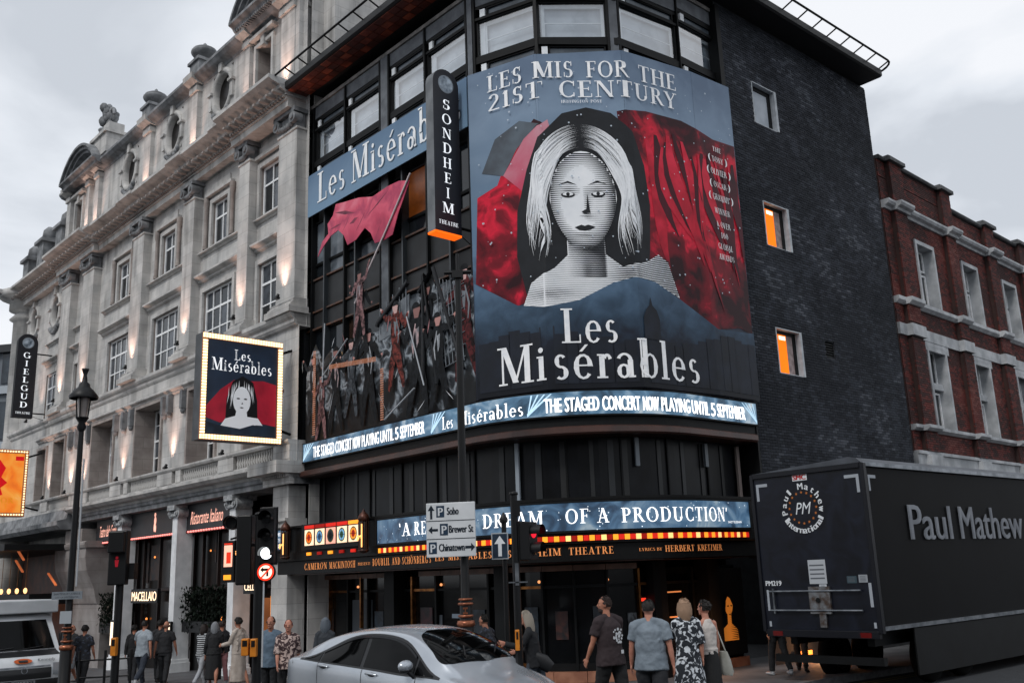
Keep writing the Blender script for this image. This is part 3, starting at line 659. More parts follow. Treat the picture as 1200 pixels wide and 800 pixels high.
# ---- restaurant fascia signs
FAS = [((4.25, 7.95), 'Ristorante Italiano'), ((8.6, 12.95), ''), ((13.6, 16.6), 'Teatro della Carne')]
fm = mat('fascia', '24272c', .5, c2='1b1d21', ns=2)
for (a, b), tx in FAS:
    L_ = {'Ristorante Italiano': 'dark restaurant fascia board reading Ristorante Italiano in red-white script', '': 'dark restaurant fascia board with a small pale figure emblem', 'Teatro della Carne': 'dark restaurant fascia board reading Teatro della Carne in script'}[tx]
    t = thing('fascia_sign', L_, 'sign', GF.P((a + b) / 2, 4.3, -.5), 'restaurant fascia boards')
    m = MB(); m.fbox(GF, a, b, 4.3, 5.18, -.7, -.42); part('board', m, fm, t)
    m = MB(); x = a + .06
    while x < b - .06: m.lathe([(.01, -.02), (.035, -.02), (.035, .02), (.01, .045)], 6, 0, GF.mat(x, 4.26, -.38) @ Matrix.Rotation(R(90), 4, 'X')); x += .2
    part('bulb_row', m, emis('pink_bulb', 'ff8f86', 1.6), t, kind='stuff')
    m = MB(); m.fbox(GF, a, b, 4.21, 4.3, -.5, -.4); part('bulb_rail', m, mat('red_rail', '5a1a16', .5, emit='8c1a14', es=.08), t)
    m = MB()
    if tx: write(m, tx, on(GF, -.41, -1, b, 4.42), .42 if tx[0] == 'T' else .3, .08, (b - a) - 1.25, .46, shear=.35)
    else:
        pu = on(GF, -.41, -1, b, 4.42); cx = (b - a) / 2 + .1
        for (ex, ey, rx, ry) in ((0, .62, .08, .08), (.02, .4, .1, .16), (-.03, .17, .07, .17), (.08, .12, .05, .14)): poly(m, [(cx + ex + rx * math.cos(k * .523), ey + ry * math.sin(k * .523)) for k in range(12)], pu, 0, ex * .02 + .001)
    part('lettering' if tx else 'emblem', m, emis('script_light', 'ffb9a4', .95), t)
def signbox(name, label, fr, s_, z, w_, h, txt, o=-.35, em='ffe2bd', fs=.2):
    t = thing(name, label, 'sign', fr.P(s_, z, o)); M = fr.mat(s_, z, o)
    m = MB(); m.obox(M, -w_ / 2, w_ / 2, 0, .12, 0, h); part('board', m, black, t)
    m = MB(); write(m, txt, loc(M @ T(0, -.004, 0)), -w_ / 2 + .08, (h - fs) / 2, w_ - .16, fs, weight=.008); part('lettering', m, emis('sign_' + em, em, 1.6), t)
signbox('shop_sign', 'small black sign with glowing MACELLAIO letters over the restaurant entrance', GF, 11.2, 1.9, 2.4, .5, 'MACELLAIO', fs=.34)
signbox('hanging_sign', 'black hanging sign ending in LLAIO letters beside the stone pier', GF, 2.6, 2.15, 1.3, .42, 'CELLAIO', -.2, fs=.22)
signbox('door_sign', 'small dark sign with white letters over the left theatre doorway', GF, 14.6, 1.55, 2.0, .3, 'AT THEATRE', -.9, fs=.16)
for i, (s_, z, ss) in enumerate([(13.75, -.02, 1), (8.75, -.02, 1)]):
    t = thing('menu_case', ['lit menu case on the shop pier left of the MACELLAIO entrance', 'lit menu case on the shop pier right of the MACELLAIO entrance'][i], 'menu case', GF.P(s_, .2, -.1), 'lit menu cases')
    M = GF.mat(s_ - .35, .35, -.02); m = MB(); m.obox(M, -.02, .4, 0, .08, -.03, .95); part('case', m, black, t)
    m = MB(); m.obox(M, .04, .34, -.006, 0, .04, .88); part('menu_panel', m, emis('menu_white', 'ffe8cc', 1.1), t)
# hedge boxes over the shop windows
def foliage(name, label, cat, box, n, m, group=None, size=.05, fr=None, twig=None):
    """leaf faces spread through a box on a facade frame"""
    (a, b, z0, z1, o0, o1) = box; mb = MB()
    for k in range(n):
        s_, z, o = a + rnd() * (b - a), z0 + (z1 - z0) * rnd() ** .8, o0 + (o1 - o0) * rnd()
        z += .12 * math.sin(s_ * 5) ; c = fr.P(s_, z, o); q = Matrix.Rotation(rnd() * 6.28, 3, 'Z') @ Matrix.Rotation(rnd() * 3.1, 3, 'X'); e_ = size * (.6 + rnd())
        mb.add([c + q @ Vector(v) * e_ for v in ((-.4, 0, 0), (0, -.8, .1), (.4, 0, 0), (0, .9, .1))], [(0, 1, 2, 3)])
    t = thing(name, label, cat, fr.P((a + b) / 2, z0, (o0 + o1) / 2), group); part('leaves', mb, m, t, kind='stuff')
    x = MB(); x.fbox(fr, a + .05, b - .05, z0 - .1, z0 + .25, o0, o1 - .1); part('planter', x, black, t)
leaf = mat('hedge_leaf', '0c120d', .8, c2='18211a', ns=5, spec=.1)
foliage('hedge_box', 'dark green hedge box hanging between the first and second shop piers, above people in coats', 'hedge', (4.3, 7.8, 1.05, 2.35, -.8, -.2), 2600, leaf, 'hedge boxes over the restaurant windows', .07, GF)
foliage('hedge_box', 'dark green hedge box behind the lamp post at the left shop window', 'hedge', (13.65, 15.4, .9, 2.2, -.8, -.2), 1500, leaf, 'hedge boxes over the restaurant windows', .07, GF)

# ---- uplights on the stone front (lamps that are lit in the photograph)
UL = thing('facade_uplight', 'small black uplight throwing pinkish light up the stone pilaster', 'lamp', GF.P(3.6, 10.84, .3), 'uplights along the stone theatre front')
m = MB(); m.box(-.09, .09, -.06, .06, 0, .07); m.tube([(0, 0, .06), (0, .05, .16)], .05, 8); lpart('housing', m, black, UL)
sp = bpy.data.lights.new('uplight_beam', 'SPOT'); sp.energy = 230; sp.color = (1, .62, .48); sp.spot_size = R(62); sp.spot_blend = 1; sp.shadow_soft_size = .12
ORD = ['rightmost', 'second from the right', 'third from the right', 'fourth from the right', 'fifth from the right', 'leftmost']
def uplight(s_, z, o, lab, first=[True]):
    M = GF.mat(s_, z, o)
    if first[0]: u = UL; u.matrix_basis = M; W[u.name] = M; u['label'] = lab
    else: u = dup(UL, M, lab)
    first[0] = False
    if u is not UL: return
    lo = bpy.data.objects.new('beam', sp); lm = Matrix.Rotation(R(180 - 9), 4, 'X'); link(lo, u, M @ T(0, .0, .22) @ lm)
for i, s_ in enumerate((.72, 3.63, 7.95, 12.76, 18.4, 21.3)): uplight(s_, 10.84, .26, 'small uplight at the foot of a big pilaster, %s of the six' % ORD[i])
for i, s_ in enumerate((4.3, 8.65, 13.25, 17.6, 19.2, 22.1)): uplight(s_, 6.5, .16, 'small uplight on the balustrade rail between first-floor windows, %s of the six' % ORD[i])
for i, s_ in enumerate((1.1, 3.95, 8.2, 12.7, 18.5, 19.75)): uplight(s_, 18.0, .16, 'small uplight on the main cornice washing the attic, %s of the six' % ORD[i])
uplight(25, 10.4, .3, 'small uplight on the ledge below the vertical white-lettered black sign')
# ================================================================ the black corner theatre
bk = mat('black_steel', '0a0b0c', .55, c2='101214', ns=3, spec=.2)
panel_m = mat('spandrel', '202326', .6, c2='131517', ns=2.2, bump=.15, bs=40, streak=.4)
grey_p = mat('grey_cladding', '666b71', .6, c2='4e5258', ns=3.5, bump=.3, bs=60, streak=.5)
CB = thing('corner_theatre_building', 'dark modern theatre with a curved corner, black glazing and a grey brick flank', 'building', SF.P(2.8, 0, -3))
LL, RR = -8.25, 8.22
# core behind everything
m = MB()
m.prof(SF, -9.0, LL + .02, [(-9, -1), (-.35, -1), (-.35, 17.5), (-9, 17.5)]); m.prof(SF, LL, RR, [(-4.5, 2.6), (-1.15, 2.6), (-1.15, 6.3), (-.75, 6.3), (-.75, 17.4), (-4.5, 17.4)], 40)
m.prof(SF, LL - .7, RR, [(-4.5, -1), (-1.3, -1), (-1.3, 2.62), (-4.5, 2.62)], 40)
part('core_wall', m, bk, CB)
# ground floor: plinth, glazing, lintel
pl = mat('pink_stone', 'a5735a', .5, c2='8a5a45', ns=4, bump=.1)
lt = mat('lintel_stone', '7d5b4b', .5, c2='5c4338', ns=3)
x = -9.0; sm_ = None
while x < RR - .1:
    m = MB(); m.prof(SF, x + .006, min(x + .96, RR), [(-1.2, .12 if 1 else 0), (-.84, .12), (-.84, .34), (-1.2, .34)], 3) ; z_ = zg(*SF.P(x, 0, -.9)[:2]) * .5
    part('plinth_stone', m, pl, CB); x += .97
m = MB(); m.prof(SF, -9, RR, [(-1.25, -1), (-.88, -1), (-.88, .118), (-1.25, .118)], 40); part('plinth_base', m, bk, CB)
x = -8.9
while x < 4.0:
    if not (-4.85 < x < -3.9): m = MB(); m.prof(SF, x + .008, x + .93, [(-1.2, 2.47), (-.82, 2.47), (-.82, 2.59), (-1.2, 2.59)], 3); part('lintel_stone', m, lt, CB)
    x += .94
doors = mat('door_glass', '0a0b0d', .12, c2='101214', ns=1.5, spec=.3)
x = -8.9; k = 0
while x < RR - .5:
    wd = 1.02; e_ = min(x + wd, RR)
    m = MB(); m.prof(SF, x, x + .07, [(-1.18, .34), (-.96, .34), (-.96, 2.47), (-1.18, 2.47)], 1); m.prof(SF, x + .07, e_, [(-1.16, 2.1), (-1.0, 2.1), (-1.0, 2.16), (-1.16, 2.16)], 2); m.prof(SF, x + .07, e_, [(-1.16, .34), (-1.0, .34), (-1.0, .5), (-1.16, .5)], 2)
    f = part('window', m, brass if k % 4 == 1 else bk, CB)
    m = MB(); m.prof(SF, x + .07, e_, [(-1.12, .5), (-1.08, .5), (-1.08, 2.1), (-1.12, 2.1)], 2); part('pane', m, doors, f)
    m = MB(); m.prof(SF, x + .07, e_, [(-1.12, 2.16), (-1.08, 2.16), (-1.08, 2.47), (-1.12, 2.47)], 2); part('pane', m, doors, f)
    x += wd; k += 1
# black posts between the entrances
for u in (-4.4, .05, 4.9, 6.9):
    m = MB(); m.prof(SF, u - .22, u + .22, [(-1.2, -.5), (-.7, -.5), (-.7, 2.66), (-1.2, 2.66)], 2); part('entrance_post', m, bk, CB)
for u, w_ in ((-7.9, .05), (-5.95, .05)):
    m = MB(); m.fbox(SF, u, u + w_, 0, 2.5, -.9, -.8); part('brass_post', m, brass, CB)
# notices and dim things seen in the entrance glass
for (u, z, w_, h, nm, mm) in ((-6.7, .9, 1.0, 1.0, 'window_blind', mat('dim_blind', '34393f', .5)), (-5.0, 1.65, .75, .45, 'window_blind', mat('dim_blind2', '4a525a', .5, c2='343a40', ns=5)), (-2.9, 1.1, .3, .42, 'notice', mat('dim_notice', '596068', .6)), (-2.2, 1.45, .35, .1, 'notice', emis('faint_sign', '6b7680', .35)), (4.45, 1.75, .22, .07, 'exit_light', emis('exit_red', 'ff3a24', 1.2)), (5.6, 1.9, .5, .03, 'bar_light', emis('bar_orange', 'e08a50', .7)), (5.65, 1.35, .5, .03, 'bar_light', emis('bar_orange', 'e08a50', .7)), (6.1, 1.3, .04, .5, 'brass_strip', brass)):
    m = MB(); m.fbox(SF, u, u + w_, z, z + h, -1.07, -1.05); part(nm, m, mm, CB)
for u, z, w_, h, c_ in ((-8.2, .9, .5, .75, '3c2a22'), (-5.6, 1.0, .42, .6, '2c3a46'), (-3.5, .8, .5, .9, '4a2328'), (-1.4, .95, .45, .7, '303b44'), (.6, .9, .5, .8, '33414d'), (1.7, 1.0, .4, .6, '4b2a24'), (2.9, .9, .5, .8, '2a3138'), (4.0, 1.1, .3, .42, '6a7076')):
    m = MB(); m.fbox(SF, u, u + w_, z, z + h, -1.075, -1.05); part('show_card', m, mat('card_' + c_, c_, .5, c2='14161a', ns=5, ndist=1), CB)
for u in (-6.4, -2.6, 1.2, 3.4, 5.2):
    m = MB(); m.ell(SF.P(u, 2.25, -1.1 + .06), (.035, .035, .035), 8, 6); part('foyer_lamp', m, emis('foyer_glow', 'ffa468', 1.2), CB)
# canopy body with frieze
cb = mat('canopy_black', '090909', .5, c2='0e0f10', ns=5, spec=.2)
m = MB(); m.prof(SF, -8.95, 7.35, [(-1.2, 2.66), (.22, 2.66), (.22, 3.0), (.3, 3.02), (.3, 3.24), (.26, 3.25), (.26, 3.9), (.34, 3.92), (.34, 3.98), (-1.2, 3.98)], 60)
part('canopy', m, cb, CB)
m = MB(); m.prof(SF, -8.9, 7.3, [(-.9, 2.63), (.1, 2.63), (.1, 2.655), (-.9, 2.655)], 40); part('canopy_soffit', m, mat('copper_soffit', '3a2018', .35, metal=.3), CB)
gold = emis('gold_letter', 'd98a52', .62)
pu = on(SF, .232, 1, 0, 0)
for tx, a, b, z, h in (('CAMERON', -7.12, -5.95, 2.76, .17), ('MACKINTOSH', -5.82, -4.55, 2.76, .17), ('PRESENTS', -4.42, -3.85, 2.8, .07), ('BOUBLIL', -3.75, -3.0, 2.77, .17), ('AND', -2.9, -2.55, 2.77, .17), ("SCHÖNBERG'S", -2.45, -1.3, 2.77, .17), ('LES', -1.15, -.8, 2.8, .14), ('MISÉRABLES', -.65, .75, 2.8, .14), ('SONDHEIM', 1.15, 2.28, 2.79, .15), ('THEATRE', 2.44, 3.32, 2.79, .15), ('LYRICS BY', 3.85, 4.35, 2.82, .06), ('HERBERT', 4.42, 5.15, 2.79, .13), ('KRETZMER', 5.25, 6.05, 2.79, .13)):
    m = MB(); write(m, tx, pu, a, z, b - a, h, 'serif', sp=.12); part('frieze_lettering', m, gold, CB)
# first floor glazing behind the ledge
x = LL + .1; k = 0
curt_ = mat('dark_curtain', '17191c', .35, c2='0e0f11', ns=6, spec=.4, ndist=2)
while x < RR - .3:
    wd = 1.5; e_ = min(x + wd, RR)
    m = MB(); m.prof(SF, x, x + .05, [(-1.1, 3.98), (-.58, 3.98), (-.58, 5.36), (-1.1, 5.36)], 1); f = part('window', m, bk, CB)
    m = MB(); m.prof(SF, x + .05, e_, [(-.66, 3.98), (-.62, 3.98), (-.62, 5.36), (-.66, 5.36)], 5); part('pane', m, mat('dark_upper_glass', '0a0b0d', .35, spec=.18, c2='14161a', ns=2), f)
    x += wd; k += 1
cr = mat('curtain_fold', '3a4048', .6, c2='23272d', ns=3)
for u in [-8.1, -7.6, -6.6, -5.9, -5.0, -4.2, -3.3, -2.7, -1.9, -1.0, .3, 1.5, 2.2, 3.0, 3.5, 3.9, 5.0, 5.9, 6.6, 7.4]:
    m = MB(); m.prof(SF, u, u + .1 + rnd() * .1, [(-.61, 4.0), (-.6, 4.0), (-.6, 5.3), (-.61, 5.3)], 1); part('curtain', m, mat('curtain_%d' % (k % 3), ['121517', '171b1f', '0f1113'][k % 3], .5), CB); k += 1
for u, z0, z1, c_ in ((.95, 4.0, 5.34, '8d969f'), (4.25, 4.7, 5.34, '6d757d'), (6.7, 4.75, 5.3, '5d656c'), (7.95, 4.0, 5.3, '8a7f7b')):
    m = MB(); m.fbox(SF, u, u + .11, z0, z1, -.56, -.5); part('window_post', m, mat('post_' + c_, c_, .4), CB)
# ledge and black band under the screen
m = MB(); m.prof(SF, LL, RR - .1, [(-.8, 5.36), (.02, 5.36), (.06, 5.4), (.06, 5.52), (.0, 5.55), (-.8, 5.55)], 50); part('ledge', m, mat('copper_ledge', '4d322b', .4, c2='352724', ns=1.4, streak=.3), CB)
m = MB(); m.prof(SF, LL, RR - .02, [(-.8, 5.55), (-.06, 5.55), (-.06, 6.34), (-.8, 6.34)], 50); part('sign_band', m, bk, CB)
# upper wall, left straight part: floors of windows between steel mullions
def upper_window(a, b, z0, z1, fr=FF, o=-.3, lightbox=True, gm=None, shift=0):
    M = fr.mat(a, z0, o) if fr is not FF else None
    p0, p1 = fr.P(a, z0, o), fr.P(b, z0, o); r = (p1 - p0); wd = r.length; r.normalize(); i = Vector((-r.y, r.x, 0))
    M = Matrix(((r.x, i.x, 0, p0.x), (r.y, i.y, 0, p0.y), (0, 0, 1, p0.z), (0, 0, 0, 1))); h = z1 - z0
    m = MB(); fw = .035
    m.box(0, fw, 0, .1, 0, h); m.box(wd - fw, wd, 0, .1, 0, h); m.box(fw, wd - fw, .003, .1, 0, fw); m.box(fw, wd - fw, .003, .1, h - fw, h)
    f = part('window', m, bk, CB, M)
    if lightbox:
        m = MB(); m.box(fw, .24, .12, .13, fw, h - fw); m.box(.17, .2, .09, .12, fw, h - fw); m.box(wd - .12, wd - fw, .12, .13, fw, h - fw); m.box(.24, wd - .12, .12, .15, h - .13, h - fw); m.box(.24, wd - .12, .1, .12, h * .44, h * .44 + .025)
        part('inner_frame', m, white_in, f, M)
        m = MB(); m.box(fw, wd - fw, .22, .24, fw, h - fw); part('blind', m, blind, f, M)
    m = MB(); m.add([(fw, .05, fw), (wd - fw, .05, fw), (wd - fw, .05, h - fw), (fw, .05, h - fw)], [(0, 1, 2, 3)]); part('pane', m, gm or clear, f, M)
    return f
white_in = mat('inner_white', 'eef1f4', .5, c2='dde2e6', ns=5)
blind = mat('blind', 'd2d9e0', .7, c2='a9b3bd', ns=1.6, ndist=.6)
m_ = bpy.data.materials.new('clear_glass'); m_.use_nodes = True; t_ = m_.node_tree; t_.nodes.clear()
o_ = t_.nodes.new('ShaderNodeOutputMaterial'); mx_ = t_.nodes.new('ShaderNodeMixShader'); tr_ = t_.nodes.new('ShaderNodeBsdfTransparent'); gl_ = t_.nodes.new('ShaderNodeBsdfGlossy'); gl_.inputs['Roughness'].default_value = .03; tr_.inputs[0].default_value = (.86, .9, .93, 1)
fn_ = t_.nodes.new('ShaderNodeMath'); fn_.operation = 'MULTIPLY_ADD'; fn_.inputs[1].default_value = .5; fn_.inputs[2].default_value = .22; lw_ = t_.nodes.new('ShaderNodeLayerWeight'); lw_.inputs[0].default_value = .3; t_.links.new(lw_.outputs['Facing'], fn_.inputs[0]); t_.links.new(fn_.outputs[0], mx_.inputs[0]); t_.links.new(tr_.outputs[0], mx_.inputs[1]); t_.links.new(gl_.outputs[0], mx_.inputs[2]); t_.links.new(mx_.outputs[0], o_.inputs[0]); clear = m_
LB = [(-7.68, -6.0), (-5.88, -4.1), (-3.6, -1.95), (-1.82, -.12)]
CBY = [(.36, 2.1), (2.26, 4.06), (4.57, 6.63), (6.77, 8.42)]
zs_ = lambda u: max(0, u - 4) * .075
for a, b in LB + CBY:
    s_ = zs_(a)
    upper_window(a, b, 15.27 + s_, 16.3 + s_)
    # transom light above, small light below, each with its white stop
    for z0, z1, fl in ((16.38, 16.62, 1), (14.78, 15.06, 1)):
        z0 += s_; z1 += s_
        f = upper_window(a + .3, b - .06, z0, z1, lightbox=False, gm=mat('grey_light', '59626b', .25, c2='3c444c', ns=2))
        q = MB(); q.fbox(FF, a + .12, a + .27, z0, z1 - .03, -.34, -.27); part('white_stop', q, white_in, CB)
m = MB()
for a, b in ((-8.25, .2), (.2, 2.18), (2.18, 4.31), (4.31, 6.69), (6.69, 8.42)):
    s_ = zs_(a)
    m.fbox(FF, a, b, 16.30 + s_, 16.37 + s_, -.5, -.27); m.fbox(FF, a, b, 16.63 + s_, 16.72 + s_, -.5, -.3); m.fbox(FF, a, b, 15.07 + s_, 15.26 + s_, -.5, -.27); m.fbox(FF, a, b, 14.62 + s_, 14.77 + s_, -.5, -.27)
part('window_rail', m, bk, CB)
for a, b in ((-7.9, -5.97), (-5.92, -4.02), (-3.62, -1.9), (-1.86, -.07), (.34, 2.16), (2.2, 4.08), (4.55, 6.66), (6.72, 8.4)):
    s_ = zs_(a); m = MB(); m.fbox(FF, a, b, 16.73 + s_, 17.12 + s_, -.5, -.29); part('cladding_panel', m, grey_p, CB)
m = MB()
for a, b in ((-8.2, .2), (.2, 2.18), (2.18, 4.31), (4.31, 6.69), (6.69, 8.42)): m.fbox(FF, a, b, 17.13 + zs_(a), 17.24 + zs_(a), -.5, -.24)
part('pale_drip', m, mat('pale_drip', '8c8885', .7, c2='5d5b5a', ns=4), CB)
for u in (-7.78, -5.94, -4.06, -3.62, -1.89, -.08, .3, 2.18, 4.08, 4.55, 6.7):
    s_ = 0
    m = MB(); m.fbox(FF, u - .03, u + .03, 6.4, 17.12, -.45, -.23); part('mullion', m, bk, CB)
for a, b in ((-4.0, -3.66), (-.03, .24), (4.12, 4.5)):
    m = MB(); m.fbox(FF, a, b, 6.4, 17.12, -.5, -.24); part('cladding_pier', m, grey_p, CB)
m = MB(); m.fbox(FF, RR + .0, RR + .18, 14.9, 17.5, -.4, -.08); m.fbox(FF, RR, RR + .08, 2.6, 14.9, -.6, -.04); part('corner_post', m, bk, CB)
MU = [-8.15, -7.0, -5.94, -5.3, -4.06, -3.62, -2.95, -1.89, -.9, -.08]
for lv, (zs0, zs1, zw0, zw1) in enumerate([(10.35, 11.3, 11.9, 13.2), (10.0 - 3.3 - .1, 7.55, 8.75, 9.75)]):
    for i, (a, b) in enumerate(zip(MU, MU[1:])):
        if b - a < .3: continue
        m = MB(); m.fbox(FF, a + .03, b - .03, zs0, zs1, -.5, -.34); part('spandrel_panel', m, panel_m, CB)
        if lv == 0: m = MB(); m.fbox(FF, a + .03, b - .03, 9.8, 10.3, -.5, -.34); part('spandrel_panel', m, panel_m, CB)
        pale = mat('pale_glass', '7d858d', .15, c2='565e66', ns=2); dk = glass; wm_ = mat('brown_glass', '3a2a22', .2, c2='191512', ns=1.5)
        amb = mat('amber_glass', '6a3a18', .4, c2='2a1a12', ns=2.5, emit='b05a18', es=.12)
        gm = [pale, pale, dk, wm_, dk, dk, amb, pale, dk][i % 9] if lv == 0 else [dk, dk, wm_, dk, dk, dk, pale, pale, dk][i % 9]
        for z0, z1 in ((zw0, zw1), (zw0 - .5, zw0 - .08)):
            q = MB(); q.fbox(FF, a + .03, b - .03, z0, z1, -.46, -.42); f_ = MB(); f_.fbox(FF, a + .02, b - .02, z0 - .06, z0 - .001, -.5, -.36); f_.fbox(FF, a + .02, b - .02, z1 + .001, z1 + .05, -.5, -.36)
            f = part('window', f_, bk, CB); part('pane', q, gm if z1 == zw1 else (pale if i in (1, 3, 7) else dk), f)
for u in (-7.0, -5.3, -2.95, -.9):
    m = MB(); m.fbox(FF, u - .03, u + .03, 6.4, 14.6, -.45, -.2); part('mullion', m, mat('steel_mullion', '2d3236', .35, spec=.5), CB)
m = MB()
for z in (11.33, 10.32, 9.78, 7.6): m.fbox(FF, -8.15, 0, z, z + .05, -.5, -.28)
part('panel_rail', m, mat('rusty_rail', '3a3330', .6, c2='5c3b2a', ns=6), CB)
# dark brick return strip and rusty downpipe on the far left
m = MB(); m.fbox(SF, -8.9, -8.16, 5.5, 17.4, -.6, -.22); part('brick_strip', m, mat('dark_brick_strip', '25282b', .8, c2='191b1e', ns=6, joints=(.22, .075, .012)), CB)
m = MB(); m.tube([SF.P(-8.72, 1, .06), SF.P(-8.72, 17.2, .06)], .07, 10)
for z in range(2, 17, 2): m.lathe([(.1, z), (.1, z + .1)], 10, 0, T(SF.P(-8.72, 0, .06)))
part('drainpipe', m, mat('rusty_pipe', '6a3c28', .6, c2='3c2620', ns=6), CB)
for u in (-8.42, -8.98):
    m = MB(); m.tube([SF.P(u, 1, 0), SF.P(u, 17.2, 0)], .05, 8); part('drainpipe', m, bk, CB)
# roof slab, brick soffit with red light from below in its colour, rail
m = MB(); m.prof(SF, -9.6, 16.1, [(-6, 17.62), (.6, 17.62), (.66, 17.66), (.66, 17.86), (-6, 17.86)], 60); part('roof', m, mat('roof_edge', '1b1c1e', .6), CB)
sb = mat('soffit_board', '7a3426', .5, c2='4a241c', ns=2, emit='3a1008', es=.0)
x = -9.3
for i in range(26):
    for j in range(3):
        a = x + i * .36 ; m = MB(); m.prof(SF, a + .01, a + .35, [(.55 - j * .24, 17.59), (.33 - j * .24, 17.59), (.33 - j * .24, 17.615), (.55 - j * .24, 17.615)], 1); part('soffit_brick', m, sb if (i + j) % 3 else mat('soffit_board2', 'b4573a', .5, c2='7a3323', ns=3), CB)
m = MB(); N_ = 90; pts = [SF.P(-9.4 + 25.3 * k / N_, 17.98, 1.0) for k in range(N_ + 1)]; e0 = SF.P(15.9, 17.98, 1.0)
arc = [SF.P(15.9 + .55 * math.sin(t), 17.98, .15 + .85 * math.cos(t)) for t in [R(15 * k) for k in range(1, 9)]]
m.tube(pts + arc, .035, 6); m.tube([p - Vector((0, 0, .0)) for p in []] or [SF.P(-9.4, 17.9, .68), SF.P(-9.4, 17.98, 1.0)], .03, 6)
u = -9.0
while u < 16: m.tube([SF.P(u, 17.84, .6), SF.P(u, 17.98, 1.0)], .025, 5); u += .78
part('roof_rail', m, bk, CB)
# ------------------------------------------------ grey brick flank, real bricks with recessed joints
m = MB()
GW = [(9.66, 10.83, 14.4, 15.65), (9.63, 10.83, 10.79, 12.06), (9.61, 10.8, 7.27, 8.5)]
VENT = (12.02, 12.5, 8.0, 8.45)
wallholes(m, SF, RR, 16.35, -.5, 17.62, [(*h, .4) for h in GW] + [(*VENT, .2)], -.125, .4)
m.fbox(SF, 16.3, 16.33, -.5, 17.6, -9, -.13)
part('mortar_wall', m, mat('mortar', '34373c', .9, c2='24272b', ns=3), CB)
bm_ = [mat('grey_brick', '363a42', .8, c2='272a30', ns=3, bump=.3, bs=50, spec=.2), mat('grey_brick_dark', '2b2e34', .85, c2='202329', ns=3, bump=.3, bs=50, spec=.2), mat('grey_brick_pale', '50545c', .8, c2='3b3f46', ns=3, bump=.3, bs=50, spec=.25)]
def bricks(fr, s0, s1, z0, z1, o, holes, mats, parent, prob, nsingle=300, bw=.225, bh=.075, gap=.011, dep=.05, seed=3, keyf=None, cap=99999, name='brick'):
    """courses of real bricks clipped to the wall and its openings"""
    rg = random.Random(seed); cells = []
    row = 0; z = z0
    while z + bh <= z1 + .001:
        x = s0 - (bw / 2 if row % 2 else 0)
        while x < s1 - .02:
            a, b = max(x, s0) + gap / 2, min(x + bw, s1) - gap / 2
            segs = [(a, b)]
            for h in holes:
                if h[2] < z + bh - .01 and h[3] > z + .01:
                    ns = []
                    for (p, q) in segs:
                        if q <= h[0] or p >= h[1]: ns.append((p, q)); continue
                        if p < h[0] - .03: ns.append((p, h[0] - .002))
                        if q > h[1] + .03: ns.append((h[1] + .002, q))
                    segs = ns
            cells += [(p, q, z) for p, q in segs if q - p > .03]
            x += bw
        z += bh; row += 1
    cl = []
    for c in cells:
        n_ = math.sin(c[0] * 1.7 + c[2] * 2.3) * .5 + math.sin(c[0] * .6 - c[2] * 1.1) * .5 + rg.uniform(-1, 1) * .9
        mi = 2 if (n_ > 1.15 and len(mats) > 2) else (1 if n_ < -.1 else 0)
        cl.append((*c, mi, o + rg.uniform(-.003, .003)))
    cl.sort(key=keyf or (lambda c: (-c[2]) * 0 + c[0] + c[2] * .6))
    full = [c for c in cl if abs(c[1] - c[0] - bw + gap) < .002][:nsingle]; fs = set((c[0], c[2]) for c in full)
    mes = {}
    for c in full:
        if c[3] not in mes: q = MB(); q.box(0, bw - gap, -dep, 0, 0, bh - gap); q.V = [(v[0], v[1], v[2]) for v in q.V]; mes[c[3]] = q.mesh(name, mats[c[3]])
        M = fr.mat(c[0] if fr.__class__ is not Flat or fr.sg > 0 else c[1], c[2] + gap / 2, c[4]); part(name, mes[c[3]], None, parent, M @ T(0, dep, 0) @ T(0, -dep * .0, 0))
    mb = MB()
    for c in cl:
        if (c[0], c[2]) in fs: continue
        a, b, z, mi, oo = c; z2 = z + bh - gap / 2; z1_ = z + gap / 2; q = oo - dep
        mb.add([fr.P(a, z1_, oo), fr.P(b, z1_, oo), fr.P(b, z2, oo), fr.P(a, z2, oo), fr.P(a, z1_, q), fr.P(b, z1_, q), fr.P(b, z2, q), fr.P(a, z2, q)], [(0, 1, 2, 3), (0, 4, 5, 1), (2, 6, 7, 3), (0, 3, 7, 4), (1, 5, 6, 2)], mi)
    part(name + 'work', mb, mats, parent, kind='stuff')
bricks(SF, RR + .06, 16.33, 3.0, 17.6, -.1, GW + [VENT], bm_, CB, 0, keyf=lambda c: c[0] + abs(c[2] - 6.5) * .35)
